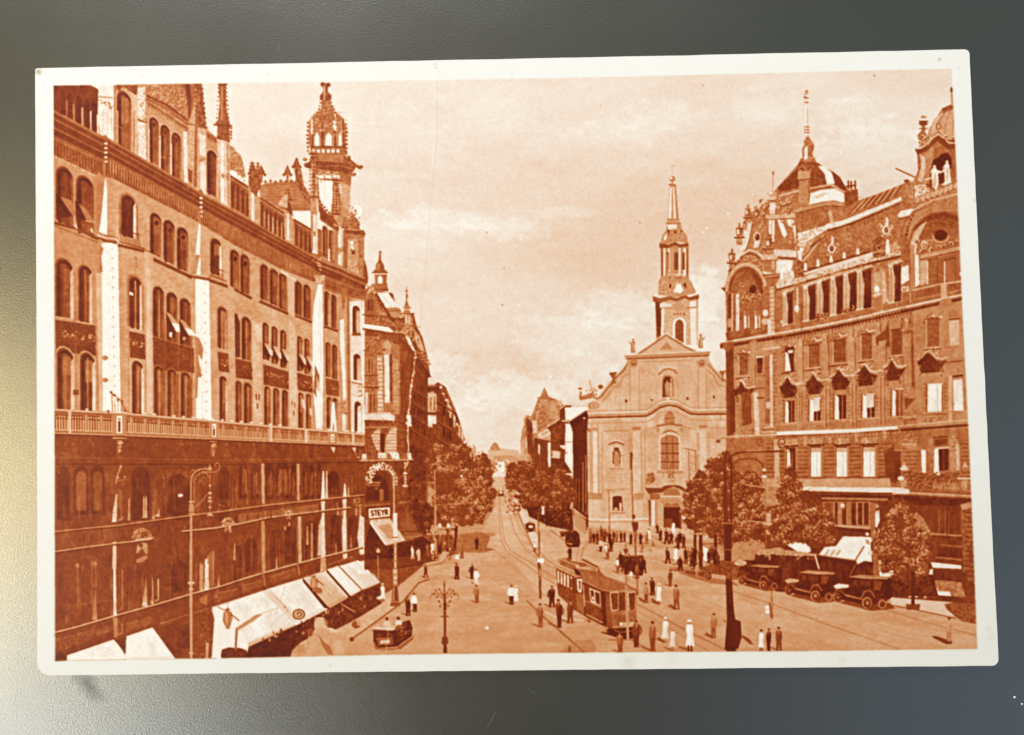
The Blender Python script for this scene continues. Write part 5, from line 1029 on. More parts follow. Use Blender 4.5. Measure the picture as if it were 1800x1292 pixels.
for x, y in ((1462, 437), (1558, 404)):
    orn([(x - 12, y - 8), (x + 12, y - 12), (x + 10, y + 12), (x - 9, y + 14)], 34, .3, .95, 2.4); P([(x, y - 24), (x + 4, y - 20), (x + 4, y - 8), (x - 1, y - 8)], .85); E(x, y, 6.4, 7.6, .92); E(x + .4, y, 4, 5.4, .24); E(x + 1, y - 1, 2, 2.6, .5)
# corner turret head
P([(1300, 430), (1306, 395), (1314, 375), (1330, 370), (1345, 355), (1362, 352), (1398, 372), (1404, 445), (1362, 462), (1330, 440)], .52, tex=N_mid, amp=.08)
orn([(1318, 400), (1335, 375), (1350, 350), (1370, 352), (1394, 362), (1396, 384), (1350, 380), (1330, 440), (1305, 440)], 150, .2, .95, 3)
P([(1352, 382), (1362, 380), (1361, 425), (1352, 424)], .9); L([(1357, 384), (1356, 424)], 2, .6)
P([(1362, 385), (1395, 380), (1400, 438), (1361, 438)], .46, tex=N_mid, amp=.05); P([(1366, 384), (1374, 384), (1384, 412), (1380, 417), (1376, 414)], .93); P([(1380, 384), (1396, 386), (1400, 410), (1398, 424), (1394, 400), (1386, 396)], .84, tex=N_mid, amp=.1); P([(1398, 385), (1403, 405), (1405, 428), (1401, 424)], .34)
orn([(1362, 380), (1396, 380), (1398, 396), (1364, 392)], 30, .3, .95, 2.4); orn([(1382, 420), (1404, 416), (1414, 430), (1404, 448)], 30, .3, .95, 2.6)
P([(1402, 410), (1420, 405), (1452, 396), (1440, 410), (1420, 420), (1408, 450)], .85, tex=N_mid, amp=.1); orn([(1402, 410), (1450, 396), (1420, 422), (1408, 450)], 30, .4, .96, 2.6)
P([(1360, 438), (1400, 440), (1400, 452), (1362, 450)], .82, tex=N_mid, amp=.07); L([(1364, 452), (1398, 455)], 2.4, .3); P([(1364, 456), (1396, 457), (1390, 478), (1366, 482)], .9, tex=N_mid, amp=.06)
P([(1402, 440), (1409, 440), (1410, 460), (1404, 460)], .9)
for x, yb, h in ((1357, 352, 16), (1345, 372, 18), (1331, 385, 20)): urn(x, yb, h, .4, .84)
L([(1358.5, 303), (1359, 335)], 1.2, .6); E(1359, 304, 2, 3, .45)
P([(1312, 384), (1320, 376), (1312, 410), (1306, 440), (1300, 440)], .84, tex=N_mid, amp=.07); E(1331, 416, 6, 8, .8); E(1331, 417, 3.6, 5.4, .28)
for x, yt, yb, s in ((1315, 363, 405, 1), (1300, 396, 430, .9), (1287, 437, 475, .95), (1352, 410, 440, 1)):
    P([(x - 6 * s, yb), (x + 6 * s, yb), (x + 4 * s, yb - 14), (x - 4 * s, yb - 14)], .5, tex=N_mid, amp=.1); E(x, yb - 20, 5.5 * s, 6.5 * s, .36, tex=N_mid, amp=.08); E(x - 2.5, yb - 21, 2.4, 4, .85); L([(x - 8 * s, yb - 14), (x + 8 * s, yb - 14)], 2.6, .3); L([(x - 6 * s, yb - 27), (x + 6 * s, yb - 27)], 2.2, .36); P([(x - 3, yb - 27), (x + 3, yb - 27), (x, yt - 1)], .42)
# turret arch
P([(1268, 508), (1272, 505), (1276, 500), (1282, 475), (1300, 462), (1320, 458), (1345, 470), (1358, 480), (1366, 500), (1368, 600), (1278, 600), (1276, 512)], .44, tex=N_mid, amp=.05)
P([(1292, 468), (1312, 450), (1330, 450), (1346, 462), (1360, 466), (1366, 478), (1350, 472), (1326, 462), (1304, 466), (1290, 476)], .62, tex=N_mid, amp=.1); orn([(1294, 462), (1312, 448), (1336, 452), (1348, 466), (1320, 460), (1296, 470)], 36, .25, .9, 2.6)
P(arc(1312, 512, 33, 46, 15, 180), .35); L(arc(1312, 510, 33, 44, 20, 175), 3.5, .58); P(arc(1314, 514, 26, 36, 0, 180), .3); P([(1325, 470), (1340, 488), (1342, 520), (1330, 500)], .2)
L(arc(1312, 508, 29, 38, 70, 170), 1.4, .62)
for a in range(95, 175, 9): E(1312 + 30.5 * math.cos(math.radians(a)), 510 - 41 * math.sin(math.radians(a)), 1.5, 1.5, .22)
E(1324, 508, 6, 7, .17); orn([(1296, 512), (1342, 512), (1342, 532), (1298, 535)], 60, .2, .8, 3)
P([(1267, 506), (1276, 504), (1284, 510), (1278, 516)], .34); L([(1267, 506), (1278, 503)], 1.4, .75)
for x0, x1, t in [(1280, 1286, .27), (1286, 1289, .7), (1289, 1293, .4), (1294, 1300, .85), (1300, 1303, .4)]: P([(x0, 518), (x1, 516), (x1, 580), (x0, 582)], t, tex=N_mid, amp=.03)
P([(1304, 534), (1342, 530), (1342, 578), (1304, 582)], .42); 
for x0 in (1307, 1326): P([(x0, 545), (x0 + 12, 543), (x0 + 12, 577), (x0, 579)], .32); P([(x0 + 1, 546), (x0 + 5, 545), (x0 + 6, 576), (x0 + 1, 578)], .9 if x0 < 1320 else .88); P([(x0 + 8, 555), (x0 + 11, 554), (x0 + 11, 576), (x0 + 8, 577)], .75); R(x0 + 2, 545, x0 + 12, 555, .44)
P([(1288, 585), (1345, 575), (1345, 588), (1288, 596)], .4, tex=N_mid, amp=.05)
for x in range(1322, 1340, 4): L([(x, 580), (x, 590)], 1.4, .66)
P([(1340, 490), (1344, 487), (1368, 484), (1368, 600), (1342, 600)], .46, tex=N_mid, amp=.04); P([(1353, 505), (1361, 503), (1362, 590), (1354, 592)], .72)
for i in range(11): L([(1343, 510 + i * 8), (1376, 504 + i * 8)], 1, .3, a=.8)
P([(1337, 478), (1352, 468), (1372, 480), (1370, 488), (1340, 492)], .36); L([(1338, 488), (1371, 483)], 1.8, .7); P([(1345, 458), (1365, 456), (1365, 474), (1346, 474)], .55); P([(1340, 478), (1345, 474), (1372, 476), (1372, 480), (1344, 482)], .84)
E(1346, 550, 5, 6, .85); E(1345, 565, 6, 6, .7); P([(1350, 560), (1356, 562), (1356, 590), (1350, 588)], .8)
E(1283, 568, 4, 8, .6); P([(1276, 585), (1288, 583), (1288, 600), (1278, 602)], .36, tex=N_mid, amp=.1)
# loggia storey
gt = ipl((1362, 505), (1410, 490), (1470, 470), (1530, 455), (1582, 447), (1600, 442)); gb = ipl((1345, 592), (1362, 589), (1430, 577), (1500, 562), (1560, 549), (1600, 541), (1660, 528), (1700, 520))
P([(1366, 505), (1410, 492), (1470, 474), (1530, 460), (1585, 448), (1604, 444), (1604, 542), (1500, 563), (1362, 590)], .47, tex=N_mid, amp=.05)
P([(1364, 500), (1376, 480), (1392, 476), (1410, 488), (1420, 484), (1470, 466), (1530, 450), (1582, 440), (1590, 446), (1530, 460), (1412, 494), (1366, 508)], .8, tex=N_mid, amp=.08)
orn([(1366, 496), (1410, 488), (1530, 450), (1584, 438), (1586, 446), (1410, 494), (1368, 504)], 110, .3, .95, 2)
P([(1412, 478), (1530, 444), (1582, 432), (1582, 438), (1530, 450), (1412, 484)], .84); P([(1414, 474), (1530, 440), (1530, 444), (1414, 479)], .3)
L([(1366, 509), (1412, 497), (1530, 463), (1586, 450)], 2.6, .22)
for i, x in enumerate((1374, 1393, 1416, 1438, 1461, 1484, 1508)): P([(x - 2.5, 488 - i * 7.2 + 2), (x - 1.5, 462 - (i - 2) * 6.4 if i > 1 else 476), (x + 1.5, 462 - (i - 2) * 6.4 if i > 1 else 476), (x + 3.5, 486 - i * 7.2 + 4)], .96)
P([(1396, 486), (1398, 464), (1404, 460), (1411, 464), (1413, 484)], .38, tex=N_mid, amp=.1); L([(1396, 470), (1412, 468)], 1.6, .2); P([(1555, 448), (1557, 425), (1546, 420), (1536, 428), (1535, 446)], .4, tex=N_mid, amp=.12); P([(1556, 446), (1559, 420), (1563, 422), (1564, 444)], .93); P([(1564, 430), (1578, 424), (1582, 438), (1566, 446)], .6, tex=N_mid, amp=.12)
bays = [(1378, 1394), (1414, 1434), (1438, 1458), (1462, 1482), (1484, 1506), (1508, 1532), (1564, 1584)]
for i, (a, b) in enumerate(bays):
    m0 = (a + b) / 2; t0 = gt(m0) + 18; b0 = gb(m0) - 17
    P([(a + 1, t0 + 3), (b, t0 - 2), (b, b0 - 2), (a + 1, b0 + 2)], .15)
    P([(a - 2, t0 + 4), (a + 3, t0 + 6), (a + (b - a) * .55, b0 - 26), (a + (b - a) * .5, b0 + 1), (a - 2, b0 + 3)], .68 if i < 6 else .55, tex=N_mid, amp=.05)
    P([(a - 3, t0 - 5), (b + 1, t0 - 11), (b, t0 - 3), (a, t0 + 3)], .7, tex=N_mid, amp=.09); orn([(a - 3, t0 - 6), (b + 1, t0 - 12), (b, t0 - 2), (a, t0 + 4)], 12, .3, .92, 2)
    P([(b - 1, t0 - 4), (b + 3, t0 - 5), (b + 4, b0 - 3), (b, b0 - 2)], .5)
    E(a - 2, b0 - 2, 3, 3, .84); P([(a - 3, b0 + 3), (b, b0 - 2), (b, gb(m0) - 4), (a - 3, gb(m0) - 1)], .36, tex=N_mid, amp=.07)
    for k in range(4): L([(a + k * 5, b0 + 5 - k), (a + k * 5, gb(m0) - 4 - k)], 1.1, .6)
orn([(1432, 546), (1456, 542), (1458, 560), (1434, 566)], 46, .15, .6, 3); orn([(1478, 537), (1502, 532), (1504, 550), (1482, 556)], 46, .15, .6, 3)
P([(1396, 500), (1412, 496), (1412, 580), (1396, 583)], .44, tex=N_mid, amp=.08); P([(1400, 505), (1404, 504), (1404, 575), (1400, 578)], .7); E(1401, 542, 4, 6, .88); P([(1396, 552), (1408, 549), (1407, 580), (1398, 582)], .48)
P([(1536, 468), (1550, 463), (1553, 560), (1538, 552)], .6, tex=N_mid, amp=.09); E(1542, 508, 5, 6, .92); L([(1535, 520), (1548, 516)], 3, .85); P([(1537, 525), (1549, 520), (1550, 545), (1538, 550)], .48); P([(1550, 470), (1556, 475), (1560, 530), (1553, 535)], .72, tex=N_mid, amp=.08); orn([(1536, 462), (1552, 458), (1555, 480), (1538, 484)], 20, .25, .85, 2.2)
P([(1584, 440), (1600, 435), (1602, 540), (1584, 545)], .4, tex=N_mid, amp=.06); P([(1600, 440), (1604, 440), (1605, 530), (1600, 532)], .72); P([(1586, 487), (1597, 481), (1599, 492), (1584, 500)], .9); P([(1582, 505), (1598, 502), (1598, 512), (1584, 514)], .78); E(1590, 508, 6, 5, .7)
# right pavilion: dome, lantern opening, statues
P([(1612, 268), (1618, 262), (1622, 245), (1632, 235), (1634, 225), (1646, 208), (1656, 190), (1676, 182), (1684, 182), (1686, 330), (1620, 322), (1614, 300)], .48, tex=N_mid, amp=.05)
P([(1634, 228), (1642, 210), (1656, 198), (1672, 190), (1683, 186), (1684, 228), (1664, 234), (1650, 226)], .66, tex=N_mid, amp=.03); P([(1656, 192), (1674, 182), (1677, 184), (1660, 196)], .34); L([(1670, 190), (1662, 204), (1660, 222)], 1.6, .45); L([(1682, 188), (1678, 215)], 1.4, .5)
P([(1644, 222), (1648, 210), (1655, 207), (1658, 216), (1656, 226)], .34); P([(1655, 228), (1660, 226), (1668, 240), (1682, 236), (1684, 246), (1664, 248), (1658, 240)], .78); L([(1636, 234), (1648, 228), (1656, 236), (1662, 246), (1684, 248)], 4, .28)
L([(1673, 158), (1674, 185)], 2.6, .5); E(1673, 158, 3, 5, .34); P([(1671, 165), (1676, 165), (1677, 185), (1672, 185)], .6)
P([(1617, 262), (1634, 238), (1644, 230), (1636, 248), (1630, 262), (1622, 268)], .6, tex=N_mid, amp=.1); P([(1609, 264), (1622, 262), (1634, 258), (1634, 264), (1616, 272)], .24); L([(1610, 262), (1630, 260)], 1.6, .82)
E(1622, 240, 7, 11, .45, tex=N_mid, amp=.1); orn([(1615, 236), (1631, 234), (1632, 256), (1614, 256)], 30, .2, .88, 2.6); E(1623, 217, 8, 4.5, .34); L([(1616, 213), (1632, 213)], 2.4, .3); L([(1619, 206), (1628, 206)], 2, .4); R(1620, 222, 1627, 230, .4); E(1623, 205, 2.4, 2.4, .5); L([(1616, 226), (1631, 226)], 2, .36)
P([(1636, 262), (1684, 250), (1686, 300), (1676, 290), (1640, 290)], .42, tex=N_vert, amp=.08)
P([(1637, 290), (1640, 280), (1652, 276), (1654, 270), (1664, 266), (1670, 270), (1674, 286), (1670, 292), (1650, 300), (1640, 300)], .15)
P([(1616, 300), (1620, 290), (1628, 296), (1628, 322), (1616, 324)], .86, tex=N_mid, amp=.06); P([(1634, 322), (1634, 306), (1640, 292), (1646, 290), (1652, 298), (1664, 290), (1668, 282), (1672, 290), (1676, 294), (1670, 300), (1672, 320), (1660, 326), (1650, 322), (1646, 334), (1640, 330)], .92, tex=N_mid, amp=.06); P([(1650, 304), (1662, 298), (1664, 318), (1656, 322)], .24); P([(1634, 312), (1639, 310), (1640, 330), (1634, 328)], .3); E(1643, 290, 3.5, 4, .84); E(1666, 284, 3.5, 4, .84)
P([(1676, 290), (1686, 280), (1688, 330), (1676, 330)], .3)
P([(1600, 330), (1612, 318), (1624, 322), (1640, 340), (1610, 350), (1598, 348)], .8, tex=N_mid, amp=.1); orn([(1598, 330), (1636, 322), (1638, 342), (1600, 352)], 34, .3, .95, 2.8)
L([(1606, 322), (1607, 360)], 2, .3); P([(1590, 320), (1597, 316), (1604, 320), (1604, 344), (1590, 346)], .5, tex=N_mid, amp=.1); E(1594, 318, 5, 3, .36)
L([(1575, 296), (1610, 312), (1643, 332)], 2.2, .3); L([(1610, 312), (1618, 296)], 1, .5)
P([(1602, 350), (1640, 336), (1684, 318), (1686, 336), (1640, 350), (1600, 372)], .5, tex=N_mid, amp=.05); L([(1610, 352), (1684, 322)], 2, .7); L([(1612, 358), (1684, 330)], 1.6, .26); L([(1600, 372), (1640, 352), (1686, 340)], 2, .76)
for x in range(1625, 1684, 9): L([(x, 346 - (x - 1625) * .4), (x, 353 - (x - 1625) * .4)], 3, .68)
P([(1578, 378), (1584, 370), (1606, 366), (1600, 378), (1582, 384)], .84, tex=N_mid, amp=.08); L([(1580, 384), (1602, 380)], 2.4, .3)
P([(1582, 420), (1588, 392), (1604, 372), (1630, 362), (1660, 360), (1680, 364), (1692, 375), (1696, 530), (1602, 542), (1600, 470)], .4, tex=N_mid, amp=.04)
P([(1586, 412), (1592, 392), (1608, 374), (1632, 363), (1660, 360), (1680, 364), (1690, 372), (1690, 378), (1676, 370), (1656, 367), (1634, 370), (1614, 382), (1602, 398), (1598, 420)], .5)
L([(1598, 420), (1602, 400), (1616, 384), (1634, 373), (1654, 369), (1676, 371)], 1.6, .66)
P([(1602, 425), (1606, 404), (1618, 388), (1636, 377), (1658, 374), (1684, 380), (1692, 392), (1694, 430), (1610, 440)], .27, tex=N_mid, amp=.04)
for i in range(6): E(1594 + i * .9 + i * i * .25, 412 - i * 6.5, 2.2, 2.4, .26)
P([(1600, 430), (1606, 408), (1618, 396), (1634, 392), (1620, 404), (1610, 424)], .58, tex=N_mid, amp=.08); orn([(1612, 418), (1650, 410), (1668, 428), (1664, 440), (1620, 452)], 70, .2, .85, 3); E(1654, 412, 12, 10, .18); L([(1634, 393), (1660, 388), (1684, 396)], 1.5, .4)
P([(1608, 425), (1614, 420), (1617, 500), (1609, 505)], .9, tex=N_mid, amp=.04); P([(1600, 425), (1607, 424), (1608, 505), (1602, 508)], .55); P([(1617, 450), (1632, 448), (1632, 498), (1618, 502)], .66, tex=N_mid, amp=.05); P([(1602, 424), (1614, 420), (1614, 426), (1602, 430)], .66)
P([(1615, 452), (1650, 446), (1694, 434), (1694, 440), (1650, 454), (1618, 460)], .52)
for x0, x1 in ((1631, 1648), (1661, 1680)): P([(x0, 458), (x1, 454), (x1, 496), (x0, 500)], .4, tex=N_brick, amp=.03); L([(x0, 460), (x0, 500)], 2, .85); L([(x0 + 1, 457), (x1, 453)], 2, .2); L([(x1 + .5, 454), (x1 + .5, 496)], 1.4, .24)
P([(1604, 512), (1655, 500), (1692, 496), (1694, 512), (1660, 520), (1604, 530)], .42, tex=N_mid, amp=.04); L([(1604, 510), (1655, 499), (1692, 494)], 2.4, .74); L([(1606, 526), (1658, 517), (1694, 508)], 1.4, .6); P([(1654, 500), (1664, 498), (1666, 524), (1655, 526)], .66, tex=N_mid, amp=.05)
for x in list(range(1612, 1652, 3)) + list(range(1670, 1690, 3)): L([(x, 513 - (x - 1612) * .2), (x, 523 - (x - 1612) * .2)], 1.2, .27)
E(1690, 481, 3, 4, .82)
# main floors
P([(1276, 606), (1345, 596), (1500, 568), (1600, 548), (1697, 526), (1706, 745), (1712, 935), (1716, 1062), (1540, 1048), (1284, 1000), (1276, 776), (1278, 764)], WB, tex=N_mid, amp=.03)
TX([(1276, 606), (1697, 526), (1716, 1062), (1284, 1000)], N_big, .02)
P([(1276, 608), (1290, 606), (1291, 765), (1278, 768)], .3, tex=N_mid, amp=.03)
P([(1584, 560), (1604, 552), (1612, 750), (1590, 752)], .36, tex=N_mid, amp=.03)
def cornice(pts, up=.82, dn=.18, w=4, sh=7):
    L([(a, b + sh * .55) for a, b in pts], sh, dn + .04, tex=N_mid, amp=.03); L(pts, w, .5); L([(a, b - w * .45) for a, b in pts], 1.8, up)
cornice([(1268, 605), (1290, 601), (1345, 592), (1362, 589), (1430, 577), (1500, 563), (1560, 549), (1600, 540), (1655, 528), (1697, 519)], .8)
P([(1266, 603), (1290, 599), (1290, 608), (1280, 620), (1272, 612)], .4); P([(1318, 600), (1330, 597), (1334, 606), (1314, 610)], .52); P([(1655, 525), (1668, 522), (1680, 536), (1664, 540), (1650, 538)], .5)
# pilaster order between windows
def shut(x0, x1, y0, y1, s=-.12, t=.36, lit=.68, sill=True):
    P([(x0 - 2, y0), (x1 + 2, y0 + s * (x1 - x0)), (x1 + 2, y1 + s * (x1 - x0)), (x0 - 2, y1)], .5)
    P([(x0, y0 + 2), (x1, y0 + 2 + s * (x1 - x0)), (x1, y1 + s * (x1 - x0)), (x0, y1)], t, tex=N_brick, amp=.05); L([(x0 + 1, y0 + 3), (x0 + 1, y1)], 2.2, lit); L([(x0, y0 + 2), (x1, y0 + 2 + s * (x1 - x0))], 1.8, .2)
    for k in range(6): yk = y0 + 5 + (y1 - y0 - 6) * k / 6.; L([(x0 + 2, yk), (x1, yk + s * (x1 - x0))], .8, t - .06, a=.6)
    L([(x1, y0 + 2 + s * (x1 - x0)), (x1, y1 + s * (x1 - x0))], 1.4, .22)
    if sill: L([(x0 - 4, y1 + 3), (x1 + 4, y1 + 2.5 + s * (x1 - x0))], 2.2, .66); L([(x0 - 4, y1 + 5.5), (x1 + 4, y1 + 5 + s * (x1 - x0))], 2.4, .24)
def hoodw(x0, x1, y):
    m0 = (x0 + x1) / 2; P([(x0 - 5, y + 5), (x0, y - 4), (m0, y - 8), (m0 + 3, y - 2), (x1 + 5, y - 5), (x1 + 6, y), (x1, y + 3), (x0, y + 7)], .46, tex=N_mid, amp=.1); orn([(x0, y - 4), (x1, y - 8), (x1, y), (x0, y + 4)], 12, .25, .72, 2.2); L([(m0 + 1, y - 4), (m0 + 6, y + 1), (x1 + 6, y - 2)], 2.4, .82); L([(x0 - 5, y + 9), (x1 + 5, y + 4)], 2.2, .25)
for x0, x1, y in [(1298, 1313, 620), (1380, 1393, 610), (1420, 1440, 598), (1464, 1484, 590), (1512, 1532, 582), (1628, 1650, 558)]: hoodw(x0, x1, y)
shut(1298, 1314, 621, 660); shut(1420, 1440, 605, 646); shut(1464, 1486, 597, 638); shut(1513, 1532, 586, 632); shut(1628, 1650, 559, 610)
shut(1567, 1586, 578, 624, t=.3, lit=.4)
P([(1540, 592), (1557, 580), (1562, 562), (1566, 610), (1540, 606)], .3)
R(1330, 622, 1342, 658, .5); P([(1331, 628), (1341, 626), (1340, 655), (1332, 657)], .17); L([(1330, 628), (1342, 627)], 2.4, .9); L([(1324, 661), (1345, 660)], 1.6, .3)
P([(1380, 612), (1396, 608), (1396, 652), (1379, 654)], .2); P([(1381, 618), (1386, 622), (1391, 652), (1380, 653)], .93); P([(1386, 616), (1394, 615), (1394, 620), (1386, 621)], .9); L([(1374, 657), (1399, 652)], 2, .25)
P([(1669, 563), (1686, 561), (1687, 606), (1670, 608)], .72, tex=N_vert, amp=.06); L([(1669, 562), (1687, 560)], 2.4, .24); P([(1666, 548), (1684, 544), (1686, 556), (1668, 558)], .5)
for x0, x1, a, b, t in [(1402, 1412, 612, 668, .58), (1446, 1457, 600, 660, .58), (1490, 1503, 592, 652, .58), (1545, 1558, 600, 645, .56), (1588, 1603, 588, 740, .52), (1345, 1352, 626, 745, .45), (1353, 1360, 624, 752, .74), (1324, 1328, 620, 745, .56)]:
    P([(x0, a), (x1, a - 2), (x1 + 1, b), (x0 + 1, b)], t, tex=N_mid, amp=.04); L([(x1, a), (x1 + 1, b)], 1.2, .3)
for i in range(17): L([(1360, 622 + i * 7.6), (1366, 621 + i * 7.6)], 1.2, .34)
P([(1340, 608), (1358, 600), (1370, 606), (1372, 612), (1342, 617)], .6); L([(1342, 614), (1372, 610)], 2, .8); P([(1584, 565), (1592, 556), (1604, 552), (1607, 562), (1586, 570)], .46); L([(1586, 580), (1604, 578)], 3, .7); P([(1586, 570), (1604, 568), (1602, 580), (1588, 582)], .5)
# wavy hoods above second row
def wave(x0, x1, y, lit=.8):
    m0 = (x0 + x1) / 2; w = x1 - x0; pts = [(x0 - 7, y + 12), (x0, y + 7), (x0 + w * .2, y - 1), (x0 + w * .42, y - 4), (x0 + w * .62, y + 2), (x0 + w * .85, y + 9), (x1 + 4, y + 11), (x1 + 14, y + 8)]
    P([(a, b + 3) for a, b in pts] + [(x1 + 8, y + 20), (x1, y + 34), (x0, y + 36), (x0 - 6, y + 20)], .19, tex=N_mid, amp=.04)
    L([(a, b + 2) for a, b in pts], 4, .48); L(pts, 2.4, lit); orn([(x0 + w * .5, y - 6), (x0 + w * .95, y - 9), (x1 + 4, y + 6), (x0 + w * .8, y + 5)], 16, .3, .92, 2.6); orn([(x0 - 6, y + 5), (x0 + 3, y - 4), (x0 + 5, y + 3), (x0 - 3, y + 12)], 8, .25, .8, 2)
    orn([(x0 - 7, y + 24), (x0 - 1, y + 22), (x0 + 1, y + 42), (x0 - 5, y + 42)], 9, .22, .64, 2.2); orn([(x1 - 1, y + 20), (x1 + 6, y + 20), (x1 + 5, y + 40), (x1, y + 40)], 9, .22, .64, 2.2)
for x0, x1, y in [(1297, 1314, 671), (1378, 1396, 664), (1422, 1442, 658), (1467, 1488, 650), (1511, 1534, 643), (1560, 1580, 634), (1620, 1652, 620)]: wave(x0, x1, y, .8 if x0 < 1600 else .72)
L([(1318, 684), (1345, 682)], 1.6, .28); L([(1652, 638), (1694, 634)], 2, .3)
def win2(x0, x1, y0, y1, mode):
    L([(x0 - 3, y0), (x0 - 3, y1 + 2)], 2, .34)
    P([(x0, y0), (x1, y0 - 1), (x1, y1 - 1), (x0, y1)], .16)
    P([(x0, y0), (x0 + (x1 - x0) * .3, y0 + 4), (x0 + (x1 - x0) * .35, y1), (x0 - 1, y1)], .93)
    if mode == 1: P([(x0 + 5, y0 + 1), (x1 - 1, y0), (x1 - 1, y0 + (y1 - y0) * .55), (x0 + 5, y0 + (y1 - y0) * .6)], .84, tex=N_vert, amp=.08)
    if mode == 2: P([(x0 + 1, y0), (x1 - 1, y0 - 1), (x1 - 1, y1 - 1), (x0 + 1, y1)], .92, tex=N_vert, amp=.06)
    if mode == 3: P([(x0 + 5, y0), (x1, y0), (x1, y1), (x0 + 5, y1)], .36, tex=N_vert, amp=.06)
    m0 = x0 + (x1 - x0) * .66; L([(m0, y0), (m0, y1)], 1.2, .8 if mode != 2 else .62); L([(x0 + 4, y0), (x1, y0 - .5)], 1.6, .84 if mode else .5)
    L([(x0 - 9, y1 + 3), (x1 + 8, y1 + 1)], 1.6, .66); L([(x0 - 9, y1 + 5), (x1 + 8, y1 + 3)], 1.6, .28)
    for yk in range(int(y0), int(y1), 7): L([(x0 - 8, yk), (x0 - 3, yk)], 1, .32); L([(x1 + 2, yk), (x1 + 7, yk)], 1, .32)
win2(1382, 1397, 704, 743, 0); win2(1425, 1443, 700, 740, 1); win2(1469, 1488, 694, 737, 0); win2(1518, 1538, 693, 734, 1); win2(1570, 1588, 684, 731, 3); win2(1632, 1657, 675, 724, 2)
P([(1676, 668), (1692, 666), (1694, 722), (1677, 722)], .9, tex=N_vert, amp=.04); L([(1675, 662), (1692, 660)], 3, .2); R(1668, 660, 1674, 745, .68)
P([(1304, 690), (1320, 686), (1322, 745), (1304, 750)], .34, tex=N_vert, amp=.04); P([(1298, 692), (1304, 694), (1305, 750), (1299, 750)], .48); P([(1284, 690), (1292, 680), (1293, 760), (1284, 762)], .24)
P([(1325, 690), (1333, 688), (1336, 765), (1328, 768)], .78, tex=N_mid, amp=.05); P([(1334, 700), (1344, 699), (1345, 745), (1335, 748)], .56); R(1331, 698, 1344, 701, .28)
P([(1347, 707), (1358, 706), (1358, 718), (1347, 718)], .74); orn([(1298, 754), (1325, 752), (1325, 762), (1298, 764)], 16, .3, .6, 2.4)
for i in range(3): L([(1344 - i * 2, 752 + i * 4), (1362 + i * 2, 750 + i * 4)], 2.4, .7 if i % 2 == 0 else .35)
P([(1362, 748), (1580, 734), (1580, 744), (1362, 758)], .5, tex=N_mid, amp=.05); orn([(1622, 735), (1664, 731), (1664, 740), (1622, 742)], 26, .28, .62, 2.2)
P([(1596, 685), (1606, 680), (1612, 690), (1612, 745), (1594, 748)], .5, tex=N_mid, amp=.04); P([(1592, 720), (1610, 700), (1590, 700)], .3); L([(1588, 734), (1612, 731)], 2.4, .66); L([(1590, 739), (1612, 737)], 2, .3)
# belt course
P([(1366, 759), (1500, 754), (1578, 749), (1578, 754), (1500, 760), (1366, 765)], .93); L([(1366, 768), (1500, 763), (1580, 757)], 3.4, .25)
L([(1262, 776), (1270, 770), (1300, 768), (1366, 766)], 3, .52); L([(1275, 767.5), (1366, 764)], 1.4, .85); L([(1278, 773), (1366, 770)], 3, .22); E(1263, 776, 4, 3, .34)
L([(1580, 751), (1620, 747), (1660, 743), (1706, 740)], 3, .5); L([(1580, 749), (1706, 738)], 1.4, .76); L([(1584, 756), (1706, 747)], 4.5, .2)
# rusticated storey
P([(1278, 772), (1706, 752), (1712, 862), (1400, 862), (1276, 840)], .44, tex=N_mid, amp=.03)
for i in range(11):
    y = 781 + i * 7.2
    for a, b in ((1348, 1382), (1402, 1424), (1446, 1469), (1492, 1516), (1545, 1570), (1588, 1614), (1690, 1708)): L([(a, y), (b, y - .6)], 1.5, .26); L([(a, y + 1.6), (b, y + 1)], .9, .6, a=.7)
P([(1361, 772), (1370, 772), (1371, 850), (1362, 850)], .68, tex=N_mid, amp=.06)
def win3(x0, x1, y0, y1, mode=2):
    P([(x0 - 4, y0 - 2), (x1 + 5, y0 - 3), (x1 + 5, y1), (x0 - 4, y1)], .5); P([(x0 - 1, y0), (x1 + 1, y0), (x1 + 1, y1), (x0 - 1, y1)], .2)
    if mode == 2: P([(x0, y0 + 10), (x1, y0 + 10), (x1, y1), (x0, y1)], .92, tex=N_vert, amp=.05); P([(x0, y0 + 2), (x1, y0 + 2), (x1, y0 + 10), (x0, y0 + 10)], .66); L([((x0 + x1) / 2 + 2, y0 + 10), ((x0 + x1) / 2 + 2, y1)], 1, .7); L([(x1 + 1, y0 + 2), (x1 + 1, y1)], 2, .6)
    else: P([(x0, y0 + 2), (x0 + 5, y0 + 6), (x0 + 7, y1), (x0, y1)], .93); L([(x0 + 9, y0 + 8), (x0 + 9, y1)], 1.2, .7)
    P([(x0 - 3, y0 - 14), (x1 + 5, y0 - 15), (x1 + 3, y0 - 6), (x1 - 2, y0 - 2), (x0, y0 - 1), (x0 - 4, y0 - 6)], .55, tex=N_mid, amp=.06); L([(x0 - 4, y0 - 2), (x1 + 5, y0 - 3)], 3, .18); L([(x0 + 4, y0 - 15), (x0 + 7, y0 - 7), (x0 + 4, y0 - 4)], 1.6, .82)
win3(1384, 1398, 787, 830, 0); win3(1426, 1443, 785, 838); win3(1471, 1489, 785, 838); win3(1518, 1538, 784, 838)
L([(1372, 779), (1384, 780), (1384, 774), (1402, 774), (1402, 780), (1424, 778)], 1.4, .7, a=.8)
P([(1555, 790), (1572, 788), (1572, 846), (1556, 846)], .3); L([(1570, 792), (1584, 792)], 1.4, .65); P([(1573, 793), (1584, 793), (1584, 846), (1573, 846)], .24); P([(1556, 800), (1572, 780), (1578, 850), (1562, 850)], .22, a=.6)
